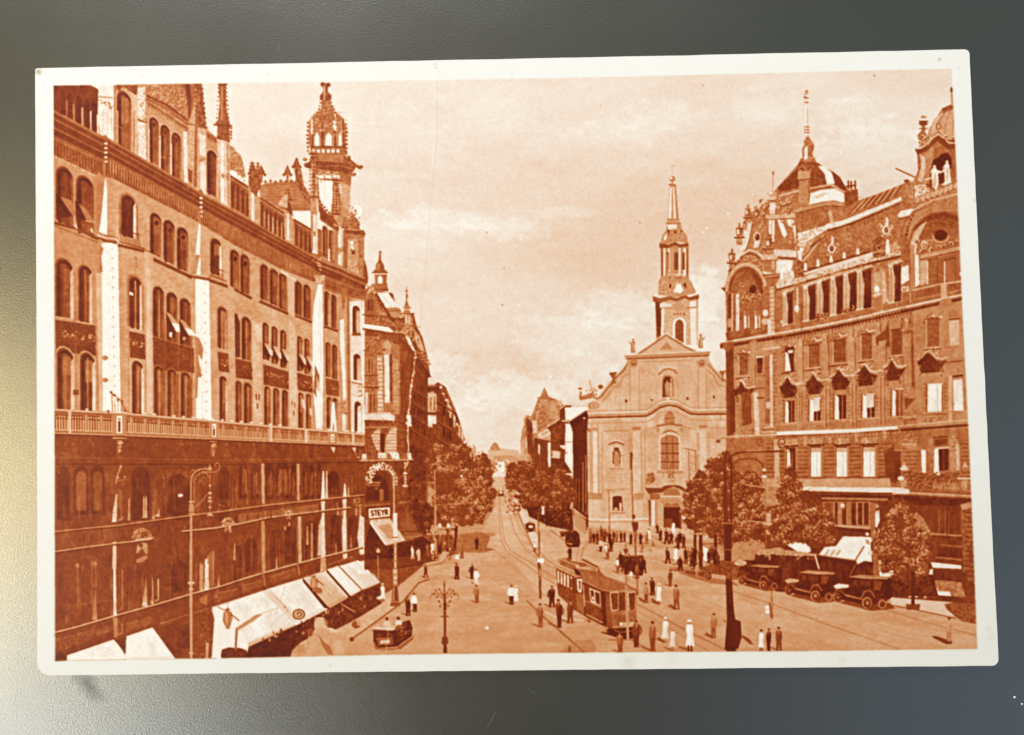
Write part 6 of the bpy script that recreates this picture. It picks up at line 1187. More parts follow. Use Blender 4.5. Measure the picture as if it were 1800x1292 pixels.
P([(1590, 770), (1612, 768), (1615, 790), (1590, 788)], .5, tex=N_mid, amp=.08); orn([(1592, 764), (1612, 764), (1614, 776), (1592, 778)], 20, .25, .8, 2.6); L([(1586, 781), (1612, 781)], 2, .7)
P([(1620, 790), (1628, 792), (1628, 832), (1621, 830)], .92); P([(1643, 790), (1650, 788), (1652, 836), (1642, 832)], .94); P([(1650, 790), (1668, 788), (1668, 826), (1651, 828)], .14); L([(1659, 790), (1659, 826)], 1.2, .4); L([(1646, 788), (1669, 787)], 2.4, .78)
P([(1632, 775), (1638, 770), (1642, 800), (1640, 830), (1634, 830)], .5, tex=N_mid, amp=.08); P([(1640, 768), (1666, 766), (1666, 782), (1644, 784)], .26); L([(1640, 772), (1668, 770)], 1.4, .5); P([(1670, 770), (1680, 764), (1684, 776), (1680, 832), (1672, 832)], .54, tex=N_mid, amp=.07); orn([(1668, 756), (1682, 754), (1684, 800), (1672, 800)], 24, .25, .75, 2.4); P([(1680, 782), (1686, 780), (1688, 832), (1682, 832)], .7)
for x in (1590, 1697): P([(x - 6, 826), (x + 6, 826), (x + 3, 818), (x, 812), (x - 4, 818)], .72); E(x, 824, 8, 3, .82 if x < 1600 else .5); E(x - 6, 841, 6, 4, .85 if x < 1600 else .4); P([(x - 6, 844), (x + 4, 844), (x + 3, 858), (x - 6, 858)], .6, tex=N_mid, amp=.08)
P([(1590, 855), (1700, 862), (1712, 866), (1712, 874), (1590, 868)], .42); L([(1590, 866), (1712, 872)], 2.2, .7); L([(1590, 862), (1710, 868)], 1.2, .3); orn([(1600, 838), (1684, 836), (1690, 858), (1598, 856)], 200, .15, .62, 2.8); orn([(1590, 826), (1640, 832), (1690, 826), (1690, 840), (1600, 842)], 90, .15, .55, 2.4); P([(1640, 848), (1690, 850), (1700, 862), (1640, 860)], .48, tex=N_mid, amp=.1); L([(1684, 841), (1706, 841)], 3, .76)
P([(1340, 842), (1565, 840), (1566, 856), (1345, 856)], .62, tex=N_mid, amp=.03); L([(1365, 841), (1565, 840)], 1.4, .3); P([(1414, 856), (1580, 857), (1597, 860), (1597, 868), (1410, 862)], .86); L([(1412, 866), (1590, 868)], 3, .22); L([(1570, 862), (1598, 862), (1598, 867), (1570, 868)], 2, .8)
# shop storey
P([(1410, 868), (1600, 870), (1712, 876), (1716, 1062), (1540, 1048), (1350, 1020), (1340, 900)], .25, tex=N_mid, amp=.03)
P([(1430, 870), (1600, 872), (1600, 880), (1436, 878)], .17); L([(1445, 876), (1560, 878)], 4, .5); P([(1446, 882), (1530, 882), (1530, 928), (1448, 925)], .48, tex=N_mid, amp=.03)
for x0, x1 in ((1450, 1466), (1468, 1474), (1481, 1489), (1497, 1506), (1509, 1517), (1519, 1528)): P([(x0, 884), (x1, 884), (x1, 924), (x0, 922)], .2 if x0 > 1467 else .34, tex=N_vert, amp=.04); L([(x1, 884), (x1, 924)], 1.2, .66)
E(1482, 889, 4.4, 4.4, .72); E(1481, 888, 1.8, 1.8, .93); E(1541, 890, 4.4, 4, .6); P([(1530, 884), (1540, 884), (1540, 948), (1531, 948)], .44); P([(1539, 900), (1546, 896), (1547, 915), (1542, 928), (1539, 925)], .9)
L([(1446, 922), (1490, 926), (1530, 929)], 2.6, .72); L([(1446, 928), (1530, 935)], 3.6, .16); E(1525, 939, 3, 3, .84)
P([(1440, 900), (1452, 896), (1456, 902), (1448, 910), (1444, 908)], .9, tex=N_mid, amp=.08)
P([(1600, 908), (1612, 900), (1624, 912), (1634, 930), (1640, 940), (1620, 945), (1600, 930)], .52, tex=N_mid, amp=.08)
P([(1600, 874), (1700, 878), (1700, 890), (1600, 888)], .18); P([(1630, 890), (1692, 892), (1692, 940), (1634, 938)], .25, tex=N_vert, amp=.03)
for x in (1651, 1662, 1668, 1690): L([(x, 898), (x, 938)], 1.4, .5)
L([(1634, 938), (1692, 942)], 2.6, .56); L([(1636, 943), (1692, 947)], 2, .2); L([(1655, 958), (1692, 961)], 2.2, .42); L([(1645, 980), (1690, 984)], 2.4, .5); P([(1645, 962), (1692, 964), (1692, 980), (1648, 978)], .19)
P([(1690, 885), (1712, 885), (1715, 1025), (1694, 1018)], .36, tex=N_mid, amp=.05); P([(1688, 888), (1706, 882), (1708, 892), (1692, 897)], .58)
for i in range(14): L([(1696, 900 + i * 8.6), (1714, 902 + i * 8.6)], 1.6, .2)
P([(1636, 988), (1690, 994), (1690, 1000), (1640, 998)], .9); P([(1634, 1002), (1640, 1000), (1641, 1046), (1632, 1045)], .9); P([(1642, 1004), (1700, 1006), (1700, 1050), (1642, 1048)], .22, tex=N_vert, amp=.05); P([(1642, 1020), (1656, 1020), (1690, 1024), (1698, 1050), (1644, 1046)], .48, tex=N_mid, amp=.1); P([(1643, 1025), (1650, 1040), (1670, 1040), (1672, 1048), (1644, 1046)], .93, tex=N_mid, amp=.05)
P([(1624, 1010), (1629, 1010), (1629, 1052), (1624, 1052)], .6); P([(1597, 1024), (1603, 1024), (1602, 1050), (1597, 1050)], .86); P([(1606, 1024), (1614, 1024), (1613, 1050), (1606, 1050)], .93)
P([(1365, 965), (1440, 975), (1540, 985), (1540, 1048), (1365, 1040)], .17, tex=N_vert, amp=.04); P([(1534, 940), (1544, 940), (1545, 1020), (1536, 1020)], .4); P([(1545, 985), (1572, 990), (1572, 1020), (1546, 1012)], .92, tex=N_mid, amp=.06); P([(1548, 992), (1562, 988), (1566, 1000), (1550, 998)], .24, a=.7)
P([(1545, 1014), (1640, 1010), (1650, 1048), (1540, 1048)], .18, tex=N_mid, amp=.06)
part('printed_awning'); P([(1482, 943), (1530, 944), (1534, 950), (1508, 985), (1460, 978), (1440, 975), (1450, 962), (1470, 960)], .93, tex=N_mid, amp=.02); P([(1530, 945), (1533, 988), (1520, 986), (1508, 992), (1505, 986)], .95); L([(1519, 961), (1504, 985)], 2.4, .34); P([(1440, 975), (1462, 960), (1474, 962), (1468, 978)], .9)
for i in range(3): P([(1448 + i * 10, 976), (1456 + i * 10, 966), (1459 + i * 10, 967), (1453 + i * 10, 978)], .6, a=.8)
L([(1440, 976), (1506, 986)], 2, .45); L([(1506, 990), (1494, 1012)], 2, .4); P([(1521, 948), (1528, 950), (1530, 958), (1524, 956)], .4, a=.7); E(1530, 972, 4.4, 4.6, .9); E(1530, 973, 4.4, 4.6, .7, a=.4); E(1525, 939, 3, 3, .9)
part('printed_awning'); P([(1384, 958), (1392, 950), (1404, 955), (1412, 952), (1424, 962), (1426, 970), (1410, 974), (1396, 966)], .93, tex=N_mid, amp=.04); P([(1372, 966), (1410, 970), (1440, 975), (1428, 978), (1350, 972), (1340, 966)], .6)
P([(1330, 968), (1372, 962), (1380, 968), (1420, 974), (1412, 978), (1336, 974)], .58, tex=N_mid, amp=.05)
use(pl); P([(1235, 958), (1272, 955), (1274, 1000), (1240, 1000)], .55, tex=N_mid, amp=.06); P([(1236, 962), (1244, 964), (1250, 985), (1238, 988)], .93); L([(1232, 957), (1275, 955)], 2, .3)
P([(1328, 975), (1365, 975), (1365, 1040), (1325, 1000)], .17, tex=N_mid, amp=.05)

use(pl)
for x0, a, b in ((1404, 684, 756), (1408, 684, 756), (1450, 676, 752), (1457, 676, 752), (1496, 668, 750), (1503, 668, 750), (1546, 660, 746), (1553, 660, 746)):
    L([(x0, a), (x0 + .6, b)], 1.6, .66, a=.8); L([(x0 + 2, a), (x0 + 2.6, b)], 1.4, .32, a=.8)
for x0, x1, y in ((1402, 1415, 683), (1446, 1461, 676), (1492, 1507, 668), (1542, 1558, 660)): P([(x0 - 3, y - 6), (x1 + 3, y - 8), (x1, y), (x0, y + 2)], .5, tex=N_mid, amp=.1); L([(x0 - 3, y - 7), (x1 + 3, y - 9)], 1.2, .76)
for f in (.28, .55, .8):
    pts = [(1368 + 212 * k, (772 - 6 * k) + f * 0) for k in np.linspace(0, 1, 5)]
for k in np.linspace(0, 1, 34): x = 1368 + 212 * k; R(x, 772 - 14 * k, x + 2.6, 776 - 14 * k, .62, a=.8)
for x0 in (1372, 1412, 1456, 1502, 1552): P([(x0, 770 - (x0 - 1370) * .066), (x0 + 7, 770 - (x0 - 1370) * .066), (x0 + 6, 786 - (x0 - 1370) * .066), (x0 + 2, 786 - (x0 - 1370) * .066)], .58, tex=N_mid, amp=.1)
for i in range(40): f = i / 39.; E(1368 + f * 214, 586 - f * 42 + 4, 1.3, 1.5, .66, n=6)
for x, y in ((1404, 596), (1447, 588), (1492, 579), (1540, 569), (1590, 560)): P([(x, y), (x + 9, y - 2), (x + 7, y + 14), (x + 2, y + 15)], .62, tex=N_mid, amp=.1); L([(x + 9, y), (x + 8, y + 14)], 1.6, .24)
# palace: second pass over the turret head, the loggia columns and the right pavilion
use(pl)
def curl(x, y, s, lo=.28, hi=.86, d=1):
    a0_ = PR.uniform(0, 6.28); n_ = PR.randint(5, 8)
    q = [(x + d * s * (1 - k * .6) * PR.uniform(.8, 1.15) * math.cos(a), y + s * (1 - k * .6) * PR.uniform(.75, 1.05) * math.sin(a)) for k, a in zip(np.linspace(0, 1, n_), np.linspace(a0_, a0_ + PR.uniform(2.6, 4.6), n_))]
    E(x - d * s * .3, y + s * .35, s * .5, s * .4, lo + .04, n=8, a=.8); E(x + d * s * .35, y - s * .2, s * .42, s * .34, (lo + hi) / 2 + .05, n=8, a=.8)
    L([(u + .8, v + .9) for u, v in q], s * .5, lo, a=.85); L(q, s * .34, hi, a=.9)
P([(1323, 384), (1352, 382), (1350, 448), (1306, 446), (1312, 410)], .5, tex=N_mid, amp=.07)
P([(1316, 388), (1323, 390), (1319, 412), (1313, 436), (1305, 442), (1309, 415)], .84, tex=N_mid, amp=.06); L([(1323, 392), (1318, 420), (1312, 440)], 1.8, .3)
for x, y, s, d in ((1334, 398, 5, 1), (1343, 392, 4, -1), (1330, 432, 6, 1), (1341, 436, 5, -1), (1338, 352, 6, 1), (1348, 358, 5, -1), (1366, 350, 6, 1), (1376, 356, 5, 1), (1388, 352, 6, -1), (1384, 366, 5, 1), (1395, 345, 4, 1), (1328, 366, 5, -1)): curl(x, y, s, .26, .82, d)
E(1331, 416, 6.5, 8.5, .78); E(1331.4, 416.6, 4.4, 6.2, .24); E(1330, 414, 1.6, 2.4, .45); P([(1326, 424), (1337, 422), (1334, 434), (1326, 436)], .84, tex=N_mid, amp=.06)
P([(1278, 478), (1290, 462), (1302, 450), (1316, 441), (1330, 445), (1345, 457), (1362, 454), (1364, 480), (1346, 478), (1326, 466), (1300, 470)], .5, tex=N_mid, amp=.08)
L([(1280, 472), (1292, 458), (1304, 447), (1317, 439), (1331, 443), (1344, 454)], 2.2, .84); L([(1282, 477), (1294, 463), (1305, 452), (1318, 445), (1330, 449), (1343, 460)], 2.4, .26)
for x, y, s, d in ((1300, 458, 5, 1), (1312, 452, 6, -1), (1326, 455, 6, 1), (1338, 466, 4, -1)): curl(x, y, s, .24, .76, d)
L(arc(1312, 512, 33, 46, 12, 180, 22), 4.5, .62, tex=N_mid, amp=.05); L(arc(1312, 512, 30, 42, 12, 180, 22), 2, .3); L(arc(1312, 512, 35.5, 49, 12, 180, 22), 1.4, .84)
P(arc(1314, 512, 28, 39, 0, 180, 16), (.34, .46), tex=N_mid, amp=.05); P([(1322, 476), (1338, 490), (1342, 514), (1332, 508)], .22, a=.7); curl(1305, 500, 6, .3, .66); curl(1314, 496, 5, .3, .62, -1); E(1324, 508, 6.5, 7.5, .18); L(arc(1312, 512, 25, 34, 100, 175, 10), 1.4, .5)
for x, y, s, d in ((1302, 522, 6, 1), (1313, 526, 5, -1), (1324, 524, 6, 1), (1335, 520, 5, -1), (1308, 514, 4, 1)): curl(x, y, s, .22, .72, d)
P([(1341, 456), (1364, 454), (1365, 474), (1342, 476)], .48, tex=N_vert, amp=.06); P([(1357, 458), (1362, 458), (1362, 474), (1358, 474)], .66); P([(1337, 452), (1344, 447), (1362, 447), (1368, 452), (1366, 457), (1339, 458)], .7, tex=N_mid, amp=.05); L([(1338, 458), (1367, 457)], 1.8, .3)
for x, yt, yb, s in ((1315, 363, 392, 1.05), (1300, 396, 428, 1.15), (1287, 437, 472, 1.1), (1352, 410, 448, 1.15)):
    P([(x - 5 * s, yb), (x + 5 * s, yb), (x + 4 * s, yb - 8 * s), (x - 4 * s, yb - 8 * s)], .52, tex=N_mid, amp=.08); L([(x - 7.5 * s, yb - 9 * s), (x + 7.5 * s, yb - 9 * s)], 2.6, .32); L([(x - 6.5 * s, yb - 11 * s), (x + 5 * s, yb - 11 * s)], 1.2, .8)
    P([(x - 4 * s, yb - 11 * s), (x + 4 * s, yb - 11 * s), (x + 5.6 * s, yb - 19 * s), (x + 3 * s, yb - 23 * s), (x - 3 * s, yb - 23 * s), (x - 5.6 * s, yb - 19 * s)], .42, tex=N_mid, amp=.1); E(x - 1.8 * s, yb - 18 * s, 1.7 * s, 3.4 * s, .84); L([(x - 5 * s, yb - 23.5 * s), (x + 5 * s, yb - 23.5 * s)], 1.8, .32); E(x, yb - 26.5 * s, 2.6 * s, 2.2 * s, .5); E(x, yb - 30 * s, 1.4 * s, 2 * s, .42)
P([(1351, 352), (1354, 338), (1358, 334), (1363, 338), (1366, 352)], .72, tex=N_mid, amp=.09); E(1358, 340, 9, 4, .62); E(1355, 339, 4, 2.6, .86); L([(1349, 352), (1369, 352)], 2, .4); P([(1352, 356), (1364, 356), (1362, 376), (1354, 376)], .8, tex=N_mid, amp=.06)
P([(1346, 378), (1398, 376), (1398, 383), (1347, 385)], .72, tex=N_mid, amp=.06); L([(1347, 386), (1398, 384)], 1.6, .34)
# loggia columns
for i, (a, b) in enumerate(bays):
    m0 = (a + b) / 2; t0 = gt(m0) + 16; b0 = gb(m0) - 17; w = b - a
    P([(a - 2, t0 - 1), (b + 3, t0 - 7), (b + 3, b0), (a - 2, b0 + 4)], .5, tex=N_mid, amp=.05); P([(a + w * .3, t0 + 4), (b, t0), (b, b0), (a + w * .3, b0 + 3)], (.22, .14), tex=N_vert, amp=.03)
    P([(a - 1, t0 + 4), (a + w * .3, t0 + 3), (a + w * .38, t0 + 14), (a + w * .5, t0 + 24), (a + w * .44, b0 + 2), (a - 1, b0 + 4)], (.74, .62), tex=N_mid, amp=.05); L([(a + w * .16, t0 + 6), (a + w * .16, b0 + 2)], 1.2, .48)
    P([(a - 3, t0 + 1), (a + w * .4, t0 - 1), (a + w * .34, t0 + 5), (a - 1, t0 + 6)], .84, tex=N_mid, amp=.07); L([(a - 3, t0 + 1), (b + 3, t0 - 6)], 1.6, .78); L([(a + w * .3, t0 + 3), (b + 2, t0 - 2)], 2.4, .3); E(a + w * .6, t0 - 3, 3, 2.2, .8, a=.8)
    P([(a - 3, b0 + 2), (a + w * .46, b0), (a + w * .46, b0 + 4), (a - 3, b0 + 6)], .8); P([(a - 3, b0 + 6), (b + 3, b0 + 1), (b + 3, gb(m0) - 4), (a - 3, gb(m0) - 1)], .42, tex=N_mid, amp=.06); L([(a - 3, b0 + 5), (b + 3, b0)], 1.4, .68)
    for k in range(5): L([(a + k * w / 5, b0 + 8 - k * .8), (a + k * w / 5, gb(m0) - 4 - k * .6)], 1.2, .62, a=.7)
for x, y in ((1440, 554), (1450, 552), (1488, 544), (1498, 542)): curl(x, y, 6, .16, .6); curl(x - 4, y + 3, 4, .16, .52, -1)
# right pavilion
P([(1605, 318), (1612, 306), (1617, 290), (1616, 275), (1610, 264), (1640, 258), (1640, 322), (1606, 326)], .52, tex=N_mid, amp=.06); P([(1618, 272), (1626, 276), (1627, 300), (1621, 320), (1613, 318), (1619, 296)], .74, tex=N_mid, amp=.06); L([(1611, 266), (1617, 278), (1618, 292), (1612, 308)], 1.8, .3)
P([(1608, 262), (1618, 262), (1630, 256), (1640, 244), (1650, 238), (1660, 246), (1668, 254), (1684, 254), (1684, 262), (1666, 262), (1656, 254), (1648, 248), (1640, 256), (1630, 266), (1614, 271)], .3); L([(1608, 261), (1618, 260), (1629, 254), (1640, 242), (1650, 235), (1661, 243), (1669, 251), (1684, 251)], 1.8, .82)
P([(1634, 234), (1638, 220), (1646, 208), (1656, 198), (1668, 191), (1683, 187), (1684, 246), (1668, 246), (1658, 238), (1650, 230), (1640, 236)], (.58, .66), tex=N_mid, amp=.04)
for q in ([(1682, 188), (1676, 210), (1674, 242)], [(1672, 191), (1664, 210), (1660, 236)], [(1660, 198), (1650, 214), (1646, 230)]): L(q, 1.4, .42)
L([(1657, 199), (1646, 212), (1640, 228)], 2, .84, a=.8); P([(1657, 196), (1668, 188), (1684, 183), (1684, 188), (1668, 194), (1658, 201)], .36); E(1650, 222, 5, 6, .34); E(1650, 222, 3, 4, .62); curl(1664, 240, 5, .3, .86); curl(1675, 243, 5, .3, .82, -1)
for x, y, s in ((1622, 242, 6), (1618, 250, 4), (1627, 250, 4)): curl(x, y, s, .24, .84)
P([(1640, 262), (1684, 262), (1686, 296), (1640, 296)], .42, tex=N_vert, amp=.07); P([(1637, 296), (1640, 282), (1650, 276), (1656, 270), (1666, 268), (1672, 276), (1674, 296), (1660, 302)], .15); P([(1634, 296), (1640, 296), (1640, 330), (1634, 330)], .34); P([(1672, 290), (1684, 286), (1686, 322), (1674, 326)], .4, tex=N_vert, amp=.05)
for x, y in ((1643, 296), (1665, 288)):
    E(x, y - 3, 2.8, 3.2, .82); P([(x - 4, y), (x + 4, y), (x + 5, y + 12), (x + 3, y + 32), (x - 4, y + 34), (x - 5, y + 12)], (.92, .78), tex=N_mid, amp=.07); L([(x - 4, y + 2), (x - 7, y + 8)], 2, .84); L([(x + 1, y + 8), (x, y + 30)], 1.4, .55)
L([(1647, 300), (1655, 304), (1662, 296)], 3, .86); P([(1649, 306), (1660, 302), (1660, 322), (1651, 324)], .22); L([(1626, 316), (1640, 312)], 2.4, .86)
for i in range(9): x = 1612 + i * 8.4; R(x, 347 - i * 3.2, x + 3.2, 356 - i * 3.2, .7); 
P([(1612, 410), (1620, 396), (1636, 386), (1660, 382), (1684, 388), (1692, 400), (1694, 440), (1610, 448)], (.34, .46), tex=N_mid, amp=.05); E(1654, 413, 11.5, 9.5, .17); L(arc(1654, 414, 14, 12, 180, 360, 10), 2.4, .66)
P([(1602, 428), (1608, 408), (1618, 396), (1630, 388), (1622, 404), (1614, 420), (1612, 436)], .7, tex=N_mid, amp=.06)
E(1625, 430, 9, 12, .42, tex=N_mid, amp=.1); E(1625, 430, 6, 8.4, .72); E(1625.6, 431, 4, 6, .42); L([(1622, 426), (1628, 426), (1624, 431), (1628, 435)], 1.2, .8)
for x, y, s, d in ((1614, 424, 5, 1), (1637, 424, 5, -1), (1616, 440, 5, 1), (1638, 438, 6, 1), (1650, 434, 5, -1), (1661, 432, 5, 1), (1672, 428, 5, -1), (1682, 422, 4, 1)): curl(x, y, s, .24, .78, d)
P([(1618, 448), (1692, 432), (1693, 438), (1619, 455)], .62, tex=N_mid, amp=.04); L([(1618, 456), (1693, 440)], 1.8, .28)
P([(1585, 470), (1597, 466), (1598, 484), (1590, 498), (1584, 500)], .88, tex=N_mid, amp=.06); curl(1590, 508, 6, .3, .88)
P([(1398, 462), (1405, 456), (1413, 462), (1414, 486), (1397, 490)], .42, tex=N_mid, amp=.1); curl(1405, 474, 5, .2, .62); P([(1534, 424), (1546, 416), (1558, 424), (1557, 450), (1535, 454)], .4, tex=N_mid, amp=.1); curl(1546, 434, 7, .18, .6); L([(1535, 444), (1557, 440)], 2.4, .62); L([(1534, 424), (1546, 417), (1558, 424)], 1.8, .3)
for x, y, s, d in ((1548, 398, 5, 1), (1567, 398, 5, -1), (1452, 430, 3, 1), (1472, 430, 3, -1)): curl(x, y, s, .4, .9, d)
# mouldings run once more over the crowded parts
for ln, t, w in (([(1268, 602), (1345, 589), (1430, 574), (1500, 560), (1560, 546), (1600, 537), (1655, 525), (1697, 516)], .84, 1.6), ([(1278, 598), (1345, 583)], .3, 2)): L(ln, w, t)
for x in range(1366, 1606, 6): y = gb(x) + 8; R(x, y, x + 2.4, y + 3.4, .3)
_sl = lambda x, y: (-.26 + .3 * np.clip((y - 440) / 420, 0, 1.2)) if x > 1365 else -.12 + .1 * (y - 600) / 200
relief(pl, 1276, 1700, 470, 1000, 3200, _sl, 1, a=.36)
relief(pl, 1300, 1690, 340, 520, 700, _sl, 2, a=.3)
relief(ch, 640, 750, 500, 940, 900, lambda x, y: .1, 3, a=.45)
relief(ts, 750, 840, 670, 840, 500, lambda x, y: .6, 4, a=.5, s=.7, hi=.85); relief(tr, 915, 1008, 690, 835, 500, lambda x, y: -.5, 5, a=.5, s=.7, hi=.9)
relief(lb, 96, 640, 150, 470, 1500, lambda x, y: .5, 6, a=.4); relief(lb, 96, 640, 400, 760, 900, lambda x, y: .2, 7, a=.22)
relief(ck, 1030, 1282, 520, 930, 500, lambda x, y: -.02, 8, a=.25, s=1.2, hi=.86); relief(tw, 540, 620, 190, 400, 500, lambda x, y: .1, 9, a=.45)
rr3 = np.random.RandomState(21)
for _ in range(420):                     # glazing, rails and shafts dimly seen in the shaded storeys
    x = rr3.uniform(97, 636); top_ = [(820, 905), (930, 955), (960, 1060)][rr3.randint(3)]; sh = (x - 97) / 540 * np.array([0, 0]) ; 
    ya = np.interp(x, [97, 640], [822, 815]) if top_[0] == 820 else np.interp(x, [97, 640], [top_[0] + 15, top_[0] - 55 if top_[0] == 930 else 905]); yb = np.interp(x, [97, 640], [925, 866]) if top_[0] == 820 else np.interp(x, [97, 640], [960, 888]) if top_[0] == 930 else np.interp(x, [97, 640], [1100, 958])
    if yb - ya < 8: continue
    a0 = rr3.uniform(ya, yb - 6); a1 = min(yb, a0 + rr3.uniform(8, 60)); iy, ix = int((a0 - GY0) * SS), int((x - GX0) * SS)
    if PID[iy, ix] == lf and TONE[iy, ix] < .4: L([(x, a0), (x + .4, a1)], rr3.uniform(.7, 2.2), rr3.choice([.18, .21, .32, .35, .4, .5], p=[.25, .25, .2, .15, .1, .05]), a=.7, idw=False)
for f in np.linspace(.05, .95, 16):      # railings
    x = 97 + f * 540; w_ = 16 - 8 * f
    for y0r, y1r, hr in ((925, 866, 12), (1100, 958, 15)):
        y = np.interp(x, [97, 640], [y0r, y1r]); L([(x, y - hr), (x + w_ * 1.5, y - hr - w_ * .22)], 1, .36, a=.6, idw=False)
        for k in range(7): L([(x + k * w_ / 5, y - hr), (x + k * w_ / 5, y)], .7, .32, a=.45, idw=False)
# ---------------------------------------------------------------- the printed picture: trees, lamps, traffic, people
part('printed_tree')
leaves([(798, 848, 46, 44), (815, 893, 44, 32), (772, 806, 26, 24), (806, 800, 22, 18), (848, 822, 18, 26), (842, 880, 26, 32), (782, 896, 26, 32), (852, 850, 16, 30), (868, 868, 6, 10)], 3800, .2, .7, 2.1, 3, base=.27)
leaves([(733, 862, 16, 46), (745, 910, 20, 30)], 420, .14, .36, 2, 4, base=.19)
P([(800, 925), (805, 925), (801, 968), (797, 968)], .16); P([(786, 930), (790, 930), (788, 970), (784, 970)], .18)
part('printed_tree')
leaves([(903, 838, 16, 26), (922, 826, 22, 16), (930, 845, 34, 32), (965, 855, 34, 38), (990, 865, 20, 40), (945, 872, 44, 26)], 2400, .18, .6, 1.8, 5, base=.25)
P([(925, 890), (1006, 895), (1008, 935), (990, 930), (965, 925), (930, 908)], .17, tex=N_mid, amp=.06)
for x in (948, 962, 975, 990, 1000): L([(x, 885), (x - 1, 925)], 2, .12)
R(952, 890, 957, 905, .8); orn([(940, 890), (1005, 895), (1005, 925), (950, 918)], 50, .1, .7, 2)
part('printed_tree')
leaves([(1236, 866, 32, 40), (1262, 836, 24, 34), (1276, 812, 14, 20), (1300, 868, 42, 44), (1315, 850, 26, 20), (1232, 905, 32, 34), (1280, 925, 46, 34), (1322, 915, 34, 40), (1218, 880, 18, 24)], 3800, .19, .68, 2.2, 6, base=.25, rag=1.15)
for x, w in ((1222, 5), (1232, 6), (1258, 5), (1282, 7)): P([(x - w * .5, 940), (x + w * .5, 940), (x + w * .6, 1000), (x - w * .6, 1000)], .15)
part('printed_tree')
leaves([(1388, 868, 22, 34), (1408, 888, 34, 30), (1400, 915, 48, 34), (1450, 935, 24, 20), (1432, 925, 36, 34), (1365, 925, 40, 34), (1390, 838, 12, 18)], 3400, .18, .7, 2.2, 8, base=.24, rag=1.12)
part('printed_tree')
leaves([(1584, 920, 26, 30), (1578, 892, 13, 18), (1605, 950, 30, 26), (1560, 955, 24, 28), (1628, 972, 20, 18), (1592, 975, 42, 24), (1600, 1003, 30, 22), (1565, 990, 18, 16)], 2600, .2, .7, 2.4, 9, base=.26, rag=1.14)
P([(1602, 1005), (1609, 1005), (1608, 1066), (1602, 1066)], .14); P([(1592, 1062), (1618, 1062), (1616, 1072), (1594, 1072)], .3)
use(pl); orn([(1336, 968), (1440, 976), (1440, 984), (1336, 978)], 26, .2, .95, 2.6)

# shade under the right-hand crowns
use(st); P([(1200, 995), (1245, 1010), (1290, 1022), (1300, 1030), (1250, 1026), (1210, 1014), (1188, 1004)], .38, a=.8, tex=N_mid, amp=.06)
P([(1180, 995), (1215, 992), (1218, 1004), (1186, 1004)], .45, a=.7)
# street lamps -----------------------------------------------------
def spiral(cx, cy, r, a0, turns, w, t, d=1):
    L([(cx + r * (1 - k * .85) * math.cos(a0 + d * k * turns * 6.283), cy + r * (1 - k * .85) * math.sin(a0 + d * k * turns * 6.283)) for k in np.linspace(0, 1, 20)], w, t)
part('printed_street_lamp')
P([(333.4, 905), (338, 905), (338, 1040), (339, 1158), (334, 1158), (333, 1040)], .62, tex=N_mid, amp=.03); L([(337.4, 906), (338.4, 1156)], 1.2, .4)
L([(335, 900), (335, 850), (337, 836), (344, 828), (354, 824.5), (368, 824)], 2.2, .6); L([(341, 884), (341, 845), (345, 836), (354, 830.5), (362, 832), (367, 839)], 1.5, .56)
L([(354, 830), (378, 830), (384, 826), (386, 820), (384, 815), (379, 814), (377, 818), (380, 820)], 1.5, .58); L([(334, 831), (339, 825), (341, 828)], 1.6, .5)
spiral(359, 843, 7.5, .3, 1.4, 1.2, .48); spiral(350, 846, 4, 2.8, 1.2, 1, .44, -1)
L([(368.5, 832), (368.5, 905)], 1.4, .58)
for y, w, h in ((824, 3, 3), (854, 2.6, 2), (867, 4, 2.4), (875, 3.4, 2), (881, 4.4, 2), (892, 2.8, 2), (819, 1, 4)): E(368.5, y, w, h, .64)
P([(361, 907), (376, 907), (369, 901)], .64); L([(340, 893), (352, 884), (364, 869)], 1.5, .52)
for y, w in ((882, 4.6), (888, 3), (896, 4), (903, 4.4), (1024, 6), (1026, 5), (1036, 3.4), (1148, 3.4)): L([(336 - w, y), (336 + w, y)], 2, .7)
P([(332, 886), (340, 886), (341, 900), (331, 900)], .56)
part('printed_street_lamp')
L([(692, 838), (692.5, 905)], 2.8, .66); L([(693, 905), (695, 965)], 4.4, .68); P([(690.5, 902), (698, 902), (698, 950), (691, 950)], .86)
L([(695, 955), (694.6, 1000)], 4.6, .66); P([(691, 1000), (698, 1000), (698, 1030), (691, 1030)], .7, tex=N_mid, amp=.1)
for y in (840, 848, 852, 945, 960, 974, 986, 1000, 1010, 1020, 1028): L([(690, y), (698.5, y)], 2, .42 if y > 900 else .7)
P([(690, 1030), (698.5, 1030), (701, 1058), (688, 1058)], .27); P([(691, 1032), (693.4, 1032), (693, 1056), (690, 1056)], .55); P([(687, 1058), (702, 1058), (704, 1066), (685, 1066)], .34); L([(687, 1058), (702, 1058)], 1.4, .7)
L([(692, 848), (712, 832)], 1.1, .55)
for y, w, t in ((815, 2, .84), (822, 1.6, .7), (832, 4, .84), (838, 3, .7), (843, 2.4, .8), (848, 2.2, .6), (854, 5, .84)): E(712, y, w, 1.9, t)
L([(712, 816), (712, 854)], 1.4, .75); L([(717, 812), (714, 820)], 2, .84)
part('printed_street_lamp')
L([(764, 826), (764.4, 900), (766, 984)], 2, .55); L([(765.5, 890), (766.6, 980)], 1.6, .66); P([(762, 975), (770, 975), (772, 985), (760, 985)], .38); L([(763, 940), (764, 965)], 3, .6); L([(760, 983), (773, 983)], 2, .6)
part('printed_candelabra')
